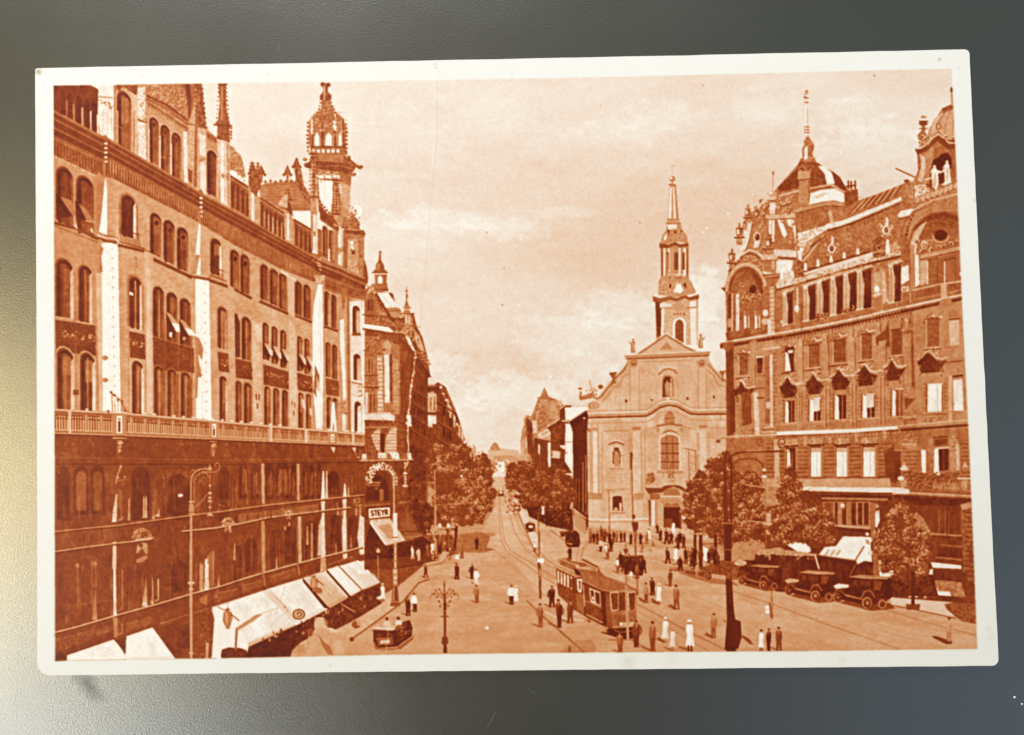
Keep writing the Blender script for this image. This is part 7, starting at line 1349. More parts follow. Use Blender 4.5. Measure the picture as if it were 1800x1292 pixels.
P([(779.4, 1050), (783.6, 1050), (784, 1120), (786, 1148), (779, 1148), (780, 1120)], .2); R(780, 1058, 784.4, 1072, .14); P([(777, 1120), (787, 1120), (788, 1131), (785, 1134), (779, 1134), (776, 1131)], .26); L([(781, 1072), (781.6, 1118)], 1, .42)
L([(781, 1022), (781, 1050)], 1.6, .28); P([(779, 1030), (781, 1021), (783, 1030)], .28); L([(774.5, 1084), (788.5, 1084)], 1.6, .3)
for s in (-1, 1):
    L([(781, 1054), (781 + s * 8, 1048), (781 + s * 16, 1042), (781 + s * 22, 1044), (781 + s * 25, 1050), (781 + s * 26, 1054)], 1.3, .34)
    L([(781, 1050), (781 + s * 5, 1042), (781 + s * 8, 1038)], 1.1, .34); L([(781, 1058), (781 + s * 6, 1064), (781 + s * 9, 1056)], 1.2, .4); L([(781, 1048), (781 + s * 10, 1044), (781 + s * 14, 1038)], 1, .4)
    for dx, dy in ((9, 1036), (15, 1038), (18, 1046), (5, 1043), (9, 1058), (10, 1056), (7, 1066), (13, 1050)): E(781 + s * dx, dy, 1.7, 1.6, .28)
E(781, 1047, 3, 4, .3)
part('printed_street_lamp')
L([(946, 905), (948, 1000)], 2, .4); L([(948, 935), (948, 975)], 3, .38); L([(947, 984), (949, 1050)], 2.6, .32); R(945, 982, 956, 990, .96); L([(947, 990), (948, 1000)], 4, .2); E(949, 1018, 2.2, 2.6, .92); L([(949, 995), (950, 1052)], 4, .3); L([(949, 1000), (949.5, 1014)], 1.4, .8)
part('printed_street_lamp')
L([(1110, 797), (1112, 880), (1114, 935)], 1.9, .34); P([(1108, 795), (1111, 795), (1113, 800), (1110, 826), (1108, 824)], .3); P([(1111, 905), (1117, 905), (1117, 912), (1111, 912)], .3); P([(1110, 918), (1122, 918), (1122, 930), (1118, 936), (1113, 932)], .26)
L([(1116, 935), (1118, 985), (1121, 1046)], 3.2, .34); L([(1117, 990), (1120, 1040)], 1, .66); L([(1107, 797), (1110, 797)], 2, .3)
part('printed_street_lamp')
L([(1100, 968), (1101, 1100)], 2.8, .46); P([(1096, 965), (1105, 965), (1103, 973), (1098, 973)], .28); L([(1100, 955), (1100, 966)], 1.6, .4); L([(1103, 1040), (1104, 1098)], 4, .62); L([(1102, 985), (1103, 1036)], 2.2, .55)
part('printed_pole')
L([(1070, 862), (1072, 925)], 1.8, .45); L([(1071, 925), (1073, 955)], 3, .4); L([(1064, 863), (1082, 865)], 1, .5)
part('printed_pole')
for x in (1211, 1223): L([(x, 792), (x + 1, 850)], 1.5, .38)
L([(1204, 788), (1224, 793)], 1.6, .4)
for y in (800, 812, 825): L([(1211, y), (1224, y + 6)], .9, .5)
part('printed_street_lamp')
P([(1273, 975), (1284, 975), (1287, 1020), (1290, 1070), (1292, 1086), (1296, 1096), (1297, 1130), (1293, 1145), (1278, 1145), (1274, 1140), (1278, 1090), (1276, 1020)], .12, tex=N_mid, amp=.02)
P([(1272, 800), (1277, 800), (1278, 870), (1285, 980), (1273, 980)], .2); P([(1284, 812), (1288, 812), (1288, 920), (1283, 970)], .18); P([(1275, 918), (1287, 918), (1286, 980), (1276, 980)], .16)
L([(1268, 920), (1288, 920)], 2, .5); L([(1268, 966), (1288, 967)], 2, .4); L([(1281, 985), (1284, 1060)], 1.6, .24); P([(1290, 1088), (1302, 1092), (1304, 1120), (1298, 1140), (1292, 1142)], .14); L([(1272, 1090), (1278, 1094)], 2, .3)
L([(1272, 830), (1276, 815), (1284, 803), (1296, 797), (1312, 794), (1345, 794), (1378, 793)], 3.4, .22); L([(1286, 830), (1290, 815), (1300, 808), (1316, 806), (1330, 808), (1340, 815), (1344, 828)], 2.4, .26); L([(1311, 793), (1345, 792)], 1, .7)
spiral(1325, 838, 10, 3.4, 1.2, 1.8, .26); spiral(1376, 778, 10, 1.2, 1.3, 2.4, .3); spiral(1337, 776, 8, 1, 1.2, 2.2, .34); L([(1390, 772), (1391, 785), (1386, 795), (1375, 800)], 1.4, .4)
L([(1345, 795), (1347, 965)], 1.6, .42)
for y, w, t in ((826, 3, .85), (831, 4, .3), (838, 5, .84), (880, 6, .62), (887, 5, .5), (902, 6, .4), (914, 4, .6), (921, 8, .7), (938, 4, .6)): E(1344 + (y > 870) * 7, y, w, 2.4, t)
P([(1347, 902), (1356, 902), (1355, 920), (1348, 920)], .64); L([(1314, 916), (1358, 920)], 2, .62); L([(1322, 905), (1345, 880), (1356, 880)], 1.6, .6); L([(1310, 852), (1350, 858)], 2, .62)
part('printed_pole')
L([(1353, 975), (1356, 1025), (1357, 1090)], 3.4, .6); L([(1354.6, 975), (1358.4, 1088)], 1.2, .3); P([(1345, 1066), (1352, 1064), (1353, 1078), (1346, 1079)], .95); L([(1353, 1060), (1356, 1086)], 3, .34); L([(1346, 1072), (1351, 1071)], 1.2, .5)
part('printed_pole'); L([(1433, 976), (1440, 1000)], 2.6, .84)
part('printed_pole'); L([(664, 976), (665, 1018)], 1.4, .6); P([(660, 971), (665, 963), (669, 971)], .78); E(664.6, 968, 3, 4, .7)

# cars --------------------------------------------------------------
def wheel(x, y, r, t=.5): E(x, y, r, r * 1.12, .12); E(x - .8, y, r * .86, r * 1.0, t, n=18, a=.85); E(x - .1, y + .3, r * .66, r * .8, .2, n=16); E(x, y, r * .36, r * .42, .36); E(x, y, r * .16, r * .2, .6)
def taxi(x, y, s, hoodlit=.6, lf_=True):
    """old closed car seen from behind its left side; (x,y) front wheel contact"""
    part('printed_car')
    P([(x + 4 * s, y + 4 * s), (x + 60 * s, y + 18 * s), (x + 102 * s, y + 14 * s), (x + 92 * s, y + 4 * s), (x + 20 * s, y - 4 * s)], .24, a=.85, idw=False)
    P([(x - 8 * s, y - 14 * s), (x - 6 * s, y - 26 * s), (x + 20 * s, y - 26 * s), (x + 24 * s, y - 40 * s), (x + 92 * s, y - 38 * s), (x + 96 * s, y - 6 * s), (x + 80 * s, y + 6 * s), (x + 44 * s, y + 6 * s), (x + 8 * s, y - 2 * s)], .13, tex=N_mid, amp=.03)
    P([(x - 7 * s, y - 26 * s), (x + 2 * s, y - 30 * s), (x + 21 * s, y - 28 * s), (x + 20 * s, y - 23 * s), (x - 2 * s, y - 20 * s)], hoodlit)
    P([(x + 22 * s, y - 42 * s), (x + 40 * s, y - 46 * s), (x + 93 * s, y - 42 * s), (x + 88 * s, y - 38 * s), (x + 50 * s, y - 38 * s)], .5, tex=N_mid, amp=.04); L([(x + 22 * s, y - 42 * s), (x + 88 * s, y - 38 * s)], 1.4 * s, .62)
    P([(x + 27 * s, y - 37 * s), (x + 35 * s, y - 36 * s), (x + 35 * s, y - 27 * s), (x + 26 * s, y - 28 * s)], .24); P([(x + 40 * s, y - 36 * s), (x + 58 * s, y - 35 * s), (x + 58 * s, y - 25 * s), (x + 40 * s, y - 27 * s)], .22); P([(x + 64 * s, y - 36 * s), (x + 80 * s, y - 34 * s), (x + 74 * s, y - 18 * s), (x + 64 * s, y - 20 * s)], .36, tex=N_mid, amp=.06, a=.7); P([(x + 84 * s, y - 38 * s), (x + 96 * s, y - 34 * s), (x + 98 * s, y - 8 * s), (x + 88 * s, y - 2 * s)], .09); E(x + 10 * s, y - 20 * s, 5 * s, 3 * s, .3, a=.6); orn([(x + 20 * s, y - 26 * s), (x + 84 * s, y - 20 * s), (x + 84 * s, y - 6 * s), (x + 20 * s, y - 12 * s)], 16, .08, .3, 2.4)
    P([(x + 14 * s, y - 12 * s), (x + 44 * s, y - 4 * s), (x + 44 * s, y - 1 * s), (x + 14 * s, y - 8 * s)], .48)
    L([(x - 8 * s, y - 10 * s), (x - 2 * s, y - 18 * s), (x + 8 * s, y - 16 * s), (x + 16 * s, y - 8 * s)], 2.4 * s, .4); L([(x + 42 * s, y - 4 * s), (x + 48 * s, y - 16 * s), (x + 58 * s, y - 18 * s), (x + 66 * s, y - 6 * s)], 2.6 * s, .42)
    wheel(x + 1 * s, y - 6 * s, 8 * s); wheel(x + 53 * s, y + 4 * s, 10.5 * s, .62); E(x + 79 * s, y + 6 * s, 7.5 * s, 8 * s, .5); E(x + 79 * s, y + 6 * s, 5 * s, 5.4 * s, .2)
    L([(x + 70 * s, y - 4 * s), (x + 92 * s, y - 2 * s)], 1.2 * s, .3)
use(pl); P([(1245, 995), (1300, 985), (1370, 985), (1372, 1030), (1300, 1020), (1240, 1008)], .15, tex=N_mid, amp=.05)
part('printed_car'); P([(1205, 1000), (1240, 996), (1262, 985), (1300, 988), (1300, 1020), (1245, 1016), (1206, 1008)], .3, tex=N_mid, amp=.07); P([(1246, 1008), (1276, 1012), (1275, 1020), (1252, 1016)], .62); wheel(1245, 1013, 6, .5); L([(1204, 1002), (1240, 1004)], 2, .5)
taxi(1303, 1026, .74, .2); E(1302, 990, 11, 5, .68); E(1302, 990, 8, 3, .5); L([(1294, 991), (1310, 989)], 1.2, .88)
taxi(1386, 1044, .9, .62); taxi(1472, 1056, 1.0, .82)
orn([(1366, 968), (1380, 968), (1380, 984), (1366, 984)], 8, .2, .6, 2)
part('printed_car'); P([(923, 921), (930, 918), (940, 920), (941, 934), (926, 936)], .12); E(933, 926, 4.5, 2.6, .85); E(928, 932, 2, 2.4, .5); E(938, 931, 2, 2.4, .5); L([(924, 921), (939, 920)], 1.6, .45)
part('printed_car'); P([(903, 889), (914, 888), (916, 898), (904, 900)], .3); E(909, 893, 4, 2.4, .7)
part('printed_car'); P([(984, 935), (1006, 933), (1008, 941), (986, 944)], .22, tex=N_mid, amp=.1); orn([(984, 934), (1008, 932), (1008, 943), (986, 944)], 14, .15, .7, 2)
part('printed_carriage'); P([(994, 944), (998, 936), (1012, 933), (1018, 938), (1020, 952), (1018, 962), (998, 962), (994, 956)], .12, tex=N_mid, amp=.05); orn([(996, 938), (1018, 936), (1018, 960), (996, 958)], 20, .08, .42, 2); L([(996, 955), (1006, 957)], 2.4, .55); L([(1004, 935), (1010, 933)], 2, .42)
part('printed_car')
P([(656, 1110), (662, 1104), (694, 1106), (702, 1096), (720, 1090), (725, 1104), (724, 1118), (698, 1137), (664, 1139), (656, 1128)], .14, tex=N_mid, amp=.04)
P([(655, 1100), (664, 1097), (697, 1099), (702, 1101), (690, 1109), (656, 1107)], .66, tex=N_mid, amp=.06); L([(656, 1104), (694, 1106)], 1.8, .84); L([(655, 1109), (692, 1110)], 2, .14)
P([(661, 1112), (690, 1113), (693, 1122), (660, 1122)], .2, tex=N_mid, amp=.08); P([(662, 1122), (690, 1121), (692, 1133), (664, 1136)], .34, tex=N_mid, amp=.07); P([(668, 1126), (685, 1125), (685, 1131), (669, 1132)], .74, tex=N_mid, amp=.06); L([(660, 1124), (691, 1121)], 1.2, .5)
P([(694, 1106), (704, 1096), (716, 1092), (714, 1104), (704, 1116), (696, 1118)], .24, tex=N_mid, amp=.08); L([(697, 1108), (704, 1098), (706, 1112)], 1.6, .56); L([(706, 1124), (720, 1108)], 2.2, .36); L([(700, 1132), (722, 1116)], 1.6, .1); E(713, 1112, 4, 8, .1, rot=.5); E(713, 1112, 2.4, 5, .34, rot=.5); orn([(694, 1096), (722, 1092), (722, 1112), (698, 1124)], 22, .08, .55, 2)
use(st); P([(696, 1140), (726, 1119), (730, 1112), (726, 1124), (704, 1142)], .34); P([(656, 1130), (664, 1140), (702, 1139), (692, 1143), (660, 1142)], .3, a=.8)
part('printed_person'); E(680, 1088, 2.8, 3, .16); P([(673, 1100), (675, 1092), (684, 1091), (687, 1100)], .76)
part('printed_person'); E(700, 1087, 3, 3, .14); P([(693, 1099), (696, 1091), (705, 1091), (707, 1098)], .82)
# tram ---------------------------------------------------------------
use(st); P([(1005, 1070), (1030, 1084), (1078, 1108), (1118, 1120), (1118, 1102), (1068, 1060)], .14, a=.95); P([(1070, 1105), (1120, 1104), (1120, 1122), (1094, 1124), (1056, 1112)], .12)
part('printed_tram')
P([(977, 996), (1023, 1014), (1028, 1082), (1010, 1072), (981, 1046)], .3, tex=N_mid, amp=.04); P([(973, 993), (980, 994), (1023, 1012), (1025, 1017), (1010, 1016), (975, 998)], .52); L([(973, 993), (1012, 1014), (1024, 1015)], 1.6, .64)
P([(978, 1000), (1010, 1014), (1012, 1040), (979, 1024)], .25)
for i in range(5): x = 980 + i * 5.6; P([(x, 1003 + i * 2.4), (x + 3, 1004.5 + i * 2.4), (x + 3.4, 1026 + i * 2.6), (x, 1024 + i * 2.6)], .84); 
P([(984, 1006), (985.5, 1007), (985.5, 1020), (984, 1019)], .3); P([(1000, 1016), (1006, 1018), (1006, 1034), (1000, 1032)], .3)
P([(983, 984), (990, 981), (1012, 992), (1012, 1002), (1010, 1004), (984, 992)], .4); L([(984, 982), (1012, 994)], 1.8, .62); P([(980, 984), (985, 982), (986, 990), (981, 990)], .55); P([(1008, 998), (1024, 1006), (1024, 1013), (1012, 1010)], .14)
P([(1014, 1016), (1024, 1014), (1025, 1044), (1016, 1040)], .24); P([(1014, 1018), (1023, 1018), (1022, 1042), (1016, 1040)], .92); P([(1017, 1021), (1021, 1021), (1020, 1038), (1018, 1037)], .22); P([(1012, 1044), (1025, 1044), (1027, 1080), (1014, 1072)], .4)
P([(1010, 998), (1022, 1000), (1056, 1005), (1062, 1012), (1100, 1026), (1120, 1036), (1120, 1041), (1070, 1041), (1058, 1038), (1024, 1022), (1020, 1006)], .41, tex=N_mid, amp=.03); P([(1024, 1022), (1058, 1038), (1070, 1041), (1120, 1041), (1120, 1043), (1068, 1044), (1025, 1027)], .2); L([(1024, 1022), (1058, 1037), (1071, 1039.5), (1119, 1039)], 1.3, .62)
L([(1024, 984), (1052, 998), (1053, 1006)], 2.4, .16); L([(1024, 981), (1052, 996)], 1.2, .5); L([(1000, 986), (1030, 992), (1048, 1000)], 1.4, .3); P([(1014, 988), (1028, 990), (1034, 996), (1020, 998)], .3, a=.8); L([(996, 983), (1016, 992)], 1.4, .28)
for q in ([(1013, 988), (1017, 962), (1022, 955)], [(1018, 989), (1024, 965), (1034, 955)], [(1022, 990), (1026, 962)]): L(q, 1, .46)
orn([(1030, 996), (1054, 998), (1056, 1010), (1034, 1004)], 16, .2, .8, 2)
P([(1026, 1027), (1070, 1043), (1077, 1106), (1062, 1102), (1030, 1082)], .29, tex=N_mid, amp=.04); P([(1027, 1029), (1056, 1040), (1058, 1067), (1029, 1055)], .28)
P([(1036, 1034), (1055, 1041), (1056, 1066), (1038, 1058)], .86); P([(1038, 1037), (1044, 1039), (1045, 1058), (1039, 1055)], .18); P([(1046, 1040), (1054, 1043), (1055, 1064), (1047, 1060)], .2); P([(1040, 1048), (1044, 1049), (1044, 1056), (1040, 1054)], .75)
P([(1057, 1040), (1064, 1042), (1066, 1100), (1060, 1098)], .15); L([(1028, 1056), (1056, 1068)], 1.2, .6); L([(1030, 1080), (1060, 1095)], 1.6, .62); L([(1030, 1084), (1060, 1099)], 2, .15); P([(1064, 1042), (1071, 1043), (1076, 1104), (1067, 1100)], .32)
P([(1071, 1042), (1119, 1041), (1119, 1102), (1077, 1106)], .38, tex=N_mid, amp=.03); P([(1072, 1044), (1118, 1042), (1117, 1072), (1076, 1074)], .25, tex=N_mid, amp=.04)
for x0, x1 in ((1073, 1087), (1104, 1117)): L([(x0, 1042), (x1, 1041), (x1, 1072), (x0 + 2, 1074), (x0, 1042)], 1.4, .84)
for x in (1089, 1094): L([(x, 1044), (x, 1072)], 1.4, .2)
P([(1076, 1074), (1118, 1072), (1118, 1078), (1077, 1080)], .45); L([(1077, 1102), (1118, 1100)], 2.2, .6); E(1092, 1097, 3, 3, .85); E(1112, 1096, 2.4, 2.4, .7); P([(1095, 1094), (1112, 1094), (1110, 1102), (1096, 1102)], .66); L([(1081, 1108), (1090, 1112), (1118, 1108)], 1.6, .45)
for x, y in ((1032, 1090), (1064, 1110)): P([(x - 5, y + 2), (x, y - 6), (x + 6, y + 3)], .52); E(x + 4, y + 2, 3, 2.4, .25)
for x, y in ((1040, 1092), (1050, 1098)): E(x, y, 3, 2.4, .5)
part('printed_street_lamp'); L([(1101, 1030), (1104, 1098)], 4, .55); L([(1099.6, 1030), (1101.4, 1098)], 1, .7); L([(1103, 1100), (1104, 1124)], 4.4, .6)
part('printed_tram'); P([(875, 864), (885, 863), (886, 872), (876, 873)], .22); E(880.5, 866, 3.4, 2.2, .8); L([(876, 858), (877, 866)], 1, .4); L([(885, 857), (885, 866)], 1, .4)
use(st); L([(958, 1076), (975, 1084), (1000, 1088), (1024, 1091)], 1.4, .86)
# parked frames / cafe tables under the trees
part('printed_flower_bed'); E(1196, 999, 20, 7, .5); L([(1178, 996), (1214, 994)], 2, .66); L([(1178, 1002), (1216, 1004)], 2, .34); L([(1182, 992), (1208, 990)], 2, .38)
part('printed_kiosk'); P([(1096, 978), (1131, 977), (1130, 1012), (1120, 1012), (1098, 1008)], .2, tex=N_mid, amp=.06); L([(1096, 978), (1131, 977)], 2, .35)
# people --------------------------------------------------------------
ppl = [
 (838, 966, 23, .1, .08), (812, 982, 25, .42, .3), (804, 992, 20, .93, .6), (803, 1019, 30, .14, .1), (829, 1018, 27, .13, .1), (837, 1028, 29, .95, .85), (838, 1060, 33, .42, .34),
 (725, 983, 24, .9, .8, .9), (736, 986, 24, .72, .7, .5), (717, 1083, 36, .13, .1), (729, 1076, 35, .93, .12), (1002, 984, 24, .1, .08), (1056, 970, 23, .7, .14),
 (1074, 970, 28, .18, .14), (1038, 955, 26, .36, .3), (1057, 950, 26, .26, .2), (1079, 953, 20, .14, .1), (1084, 954, 20, .42, .3), (1092, 954, 21, .12, .1),
 (1137, 957, 22, .42, .36), (1156, 938, 18, .14, .12), (1184, 938, 22, .95, .9), (1192, 966, 27, .2, .16), (1202, 964, 26, .18, .14), (1148, 970, 20, .4, .7), (1129, 972, 20, .5, .45),
 (1086, 1008, 28, .84, .34), (1096, 1005, 30, .13, .1), (1106, 1003, 31, .18, .12), (1115, 1010, 30, .14, .1), (1126, 1012, 34, .1, .08), (1120, 1018, 28, .4, .3),
 (1178, 1031, 30, .3, .3), (1147, 1047, 33, .13, .1), (1136, 1060, 37, .46, .3), (1189, 1072, 46, .4, .34), (1147, 1145, 55, .38, .3), (1369, 1144, 44, .3, .28),
 (1216, 996, 34, .14, .1), (1206, 990, 28, .12, .1), (1257, 994, 36, .12, .1), (1225, 1016, 26, .6, .5), (950, 1103, 44, .36, .34), (1002, 1096, 44, .27, .22)]
for i, p in enumerate(ppl): person(p[0], p[1], p[2], p[3], p[4], head=p[5] if len(p) > 5 else .16, walk=[0, .05, .02, .07][i % 4])
cw = np.random.RandomState(41)
for x, y in [(1044, 954), (1050, 957), (1063, 953), (1071, 955), (1098, 953), (1109, 957), (1118, 952), (1126, 957), (1142, 950), (1161, 951), (1180, 956), (1196, 955), (1100, 1010), (1132, 1008), (1091, 998), (1211, 986), (1231, 992), (1222, 985), (1246, 990), (1251, 985), (1262, 996), (1068, 984), (1196, 1003), (760, 975), (752, 978), (773, 972)]:
    t_ = float(cw.choice([.12, .16, .24, .4, .88], p=[.3, .25, .15, .15, .15])); person(x, y, cw.uniform(18, 24) + (y - 950) * .12, t_, max(.08, t_ - .06), walk=cw.choice([0, .04, .12]), wide=cw.uniform(.95, 1.25), dress=bool(t_ > .8))
person(748, 1016, 25, .22, .2, walk=.16); person(1172, 957, 28, .18, .14, walk=.16, wide=1.1); person(1174, 991, 29, .16, .12, walk=.16); person(970, 1068, 40, .16, .14, walk=.08)
person(899, 1063, 36, .93, .14, walk=.02); person(907, 1061, 33, .92, .8, dress=True, hat=.9, head=.2); person(673, 1058, 34, .97, .3, dress=True, hat=.9); person(940, 971, 19, .9, .3)
person(983, 1104, 53, .2, .16, wide=.9); person(1188, 987, 28, .95, .9, dress=True, hat=.2); person(1158, 1063, 39, .93, .4, dress=True, hat=.93); person(1169, 1130, 47, .94, .5, dress=True, hat=.9)
person(1182, 1144, 42, .82, .4, dress=True, hat=.6); person(1213, 1145, 58, .95, .16, dress=True, hat=.95); person(1254, 1122, 46, .46, .36, walk=.03); person(1338, 1145, 40, .95, .2, dress=True, hat=.16, shadow=False)
person(1351, 1145, 42, .1, .1, wide=.9, shadow=False); person(1090, 1148, 38, .42, .34, wide=1.2); person(1118, 1138, 50, .28, .2, shadow=False); person(1668, 1131, 48, .58, .5, walk=.03)
person(1066, 971, 14, .96, .9); person(1109, 1020, 18, .95, .7); person(1001, 1148, 14, .13, .1, wide=1.6)
use(st); P([(1670, 1130), (1660, 1131), (1642, 1122), (1638, 1118), (1646, 1118), (1664, 1124)], .26); P([(1660, 1128), (1674, 1127), (1672, 1132), (1662, 1132)], .24)
for x, y in ((1190, 1072), (1158, 1062), (1136, 1060), (1254, 1122), (1169, 1130)): P([(x + 3, y), (x - 6, y - 1), (x - 15, y - 9), (x - 11, y - 10), (x - 2, y - 4)], .3, a=.9)
P([(1306, 1116), (1318, 1124), (1325, 1134), (1318, 1132), (1304, 1120)], .3); P([(985, 1148), (995, 1138), (1010, 1126), (1040, 1124), (1050, 1140), (1044, 1148)], .46, a=.6)
# window dressing at the kiosk row and shaded cafe entrance details
for _ in range(70):
    x, y = rng.uniform(745, 800), rng.uniform(925, 985); E(x, y, rng.uniform(.8, 2), rng.uniform(1, 3), rng.choice([.14, .3, .62, .85], p=[.4, .3, .2, .1]), n=6)
for x in (773, 788): L([(x, 925), (x, 960)], 1.2, .6); E(x, 924, 3, 4, .85)
for _ in range(60):
    x, y = rng.uniform(888, 915), rng.uniform(860, 905); E(x, y, rng.uniform(.8, 1.6), rng.uniform(1, 2.4), rng.choice([.2, .4, .7, .85]), n=6)

# ---- wear of the print: specks, the crease, torn emulsion
for _ in range(330):
    x, y = rng.uniform(620, 1680), rng.uniform(150, 790)
    if PID[int((y - GY0) * SS), int((x - GX0) * SS)] == 1: r_ = rng.uniform(.5, 1.3); E(x, y, r_, r_ * rng.uniform(.6, 1.4), rng.choice([.95, .93, .9, .62], p=[.3, .35, .28, .07]), n=7, idw=False, a=.75)
for _ in range(80):
    x, y = rng.uniform(830, 930), rng.uniform(690, 790); E(x, y, 1, .9, .95, n=6, idw=False, a=.8)
for x, y, r_ in ((883, 536, 1.8), (855, 408, 1.6), (915, 420, 1.8), (886, 472, 1.4), (1236, 150, 1.6), (1056, 185, 1.2), (802, 621, 1.2), (833, 545, 1), (1125, 391, 1.4), (1537, 133, 1.8)): E(x, y, r_ * .8, r_, .5 if x != 915 else .97, n=7, idw=False)
for x, y, r_ in ((1243, 401, 2.6), (1236, 408, 2), (1280, 375, 2.2), (1037, 620, 3), (1027, 735, 2), (913, 537, 2), (1486, 175, 3), (811, 837, 2.2), (856, 1104, 3.2), (967, 663, 2.6)): E(x, y, r_, r_ * .8, .97, n=8, idw=False)
L([(768, 110), (764, 128), (768, 150), (766, 190), (767, 240), (761, 300), (756, 340), (753, 400), (748, 460), (741, 520), (739, 580), (736, 600)], 1.1, .78, a=.55, idw=False)
L([(766, 112), (764, 150), (765, 240), (759, 300)], 1.4, .95, a=.5, idw=False)
cr = [(731, 618), (729, 632), (727, 650), (724, 668), (721, 690), (720, 712), (716, 735), (717, 752), (716, 770), (718, 786), (717, 800), (716, 815)]
L(cr, 2.0, .62, idw=False, a=.8); L([(x + .8, y) for x, y in cr[3:]], .9, .88, idw=False)
for _ in range(60):
    k = rng.randint(0, len(cr) - 1); q = frac(cr[k], cr[k + 1], rng.rand()); E(q[0] + rng.normal(0, 1), q[1], rng.uniform(.6, 1.6), rng.uniform(.8, 2.4), rng.choice([.95, .8, .55]), n=6, idw=False)
L([(684, 1095), (680, 1135), (678, 1150)], 1.1, .85, a=.55, idw=False)
for _ in range(26):                       # hairline scratches in the dark parts
    x, y = rng.uniform(100, 620), rng.uniform(780, 1130); a = rng.uniform(0, 3.1); d = rng.uniform(4, 16)
    L([(x, y), (x + d * math.cos(a), y + d * .6 * math.sin(a)), (x + 1.6 * d * math.cos(a + .3), y + d * math.sin(a + .3))], .7, .5, a=.4, idw=False)

# ---- trim to the printed frame, soften like a photographic print, add grain
r = mask(FR); fm = np.zeros((RH, RW), bool); fm[r[0], r[1]] = r[2]
TONE += (N_fine * .012 + N_mid * .008).astype(np.float32)
bld = np.isin(PID, [i for i, p_ in enumerate(PARTS) if p_[0] in ('printed_palace', 'printed_department_store', 'printed_shopfront', 'printed_corner_house', 'printed_terrace_house', 'printed_tower', 'printed_tiled_roof', 'printed_tree', 'printed_tram', 'printed_car')])
TONE += bld * (.030 * vnoise(4.5, 5, 91) + .028 * vnoise(10, 12, 92) + .022 * vnoise(26, 30, 93)) + np.isin(PID, [ck, st]) * (.012 * vnoise(5, 5, 94) + .012 * vnoise(16, 14, 95) + .012 * vnoise(50, 30, 96))
dk = np.clip((.55 - TONE) / .4, 0, 1)
TONE += dk * (.012 * vnoise(50, 60, 71) + .02 * (vnoise(5, 5, 72) > .55) * 0)
T_ = TONE.reshape(RH // SS, SS, RW // SS, SS).mean((1, 3))
T_ = T_ - .055 * np.exp(-((T_ - .68) / .11) ** 2) * np.isin(PID[::SS, ::SS], [st, ck] + [i for i, p_ in enumerate(PARTS) if p_[0] == 'printed_pavement'])
soft = blur(T_, .88); halo = blur(T_, 2.4)
T_ = soft + .26 * (soft - halo) + .24 * (soft - blur(T_, 7.0))
T_ = np.clip(T_, .03, .975)
fr = np.random.RandomState(5)
g1 = fr.normal(0, 1, T_.shape).astype(np.float32)
T_ += blur(g1, .8) * .03 + blur(fr.normal(0, 1, T_.shape).astype(np.float32), 2.0) * .03
PAPER = .975 + blur(fr.normal(0, 1, T_.shape).astype(np.float32), 1.2) * .012 + .006 * vnoise(20, 20, 81)[::SS, ::SS] - .05 * np.clip(vnoise(7, 7, 82)[::SS, ::SS] * vnoise(30, 26, 83)[::SS, ::SS] - .5, 0, 1)
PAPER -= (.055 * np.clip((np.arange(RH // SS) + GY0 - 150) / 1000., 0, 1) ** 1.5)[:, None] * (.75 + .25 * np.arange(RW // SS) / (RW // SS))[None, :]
for x, y, r_, d in ((1651, 104, 2.0, .3), (1686, 118, 2.0, .1), (1480, 1160, 6, .05), (1105, 1163, 9, .08), (1180, 1160, 8, .05), (765, 118, 1.2, .25), (764, 112, 1.4, .2), (678, 1168, 1.0, .2), (69, 130, 3, .1), (580, 1170, 2, .12), (1742, 1120, 5, .07), (1738, 1105, 4, .06), (1715, 352, 3, .12), (250, 132, 2, .1), (470, 130, 1.6, .12), (900, 128, 2, .08)):
    iy, ix = int(y - GY0), int(x - GX0); y0_, x0_ = max(0, iy - 28), max(0, ix - 28)
    sy, sx = np.ogrid[y0_:min(RH // SS, iy + 28), x0_:min(RW // SS, ix + 28)]
    PAPER[y0_:iy + 28, x0_:ix + 28] -= (d * np.exp(-((sy - iy) ** 2 + (sx - ix) ** 2) / (2.0 * r_ * r_))).astype(np.float32)
fa = blur(fm.reshape(RH // SS, SS, RW // SS, SS).mean((1, 3)).astype(np.float32), .9)
INK = (T_ * fa + PAPER * (1 - fa)).astype(np.float32)
ISP = (1 - fa).astype(np.float32)
PIDL = np.where(fm, PID, 0)[SS // 2::SS, SS // 2::SS]
# ---------------------------------------------------------------- plotting units -> points on the table
def rotm(a):
    x, y, z = a; cx, sx2, cy, sy, cz, sz = math.cos(x), math.sin(x), math.cos(y), math.sin(y), math.cos(z), math.sin(z)
    return (np.array([[cz, -sz, 0], [sz, cz, 0], [0, 0, 1]]) @ np.array([[cy, 0, sy], [0, 1, 0], [-sy, 0, cy]]) @ np.array([[1, 0, 0], [0, cx, -sx2], [0, sx2, cx]]))
RM = rotm(CAM_E)
def plane(px, py, z=0.0):
    d = np.stack([(px - 900) / F_PX, -(py - 646) / F_PX, -np.ones_like(px)], -1) @ RM.T
    k = (z - CAM_L[2]) / d[..., 2]
    return CAM_L[0] + d[..., 0] * k, CAM_L[1] + d[..., 1] * k

def node_mat(name):
    m = bpy.data.materials.new(name); m.use_nodes = True; nt = m.node_tree
    return m, nt, nt.nodes['Principled BSDF']

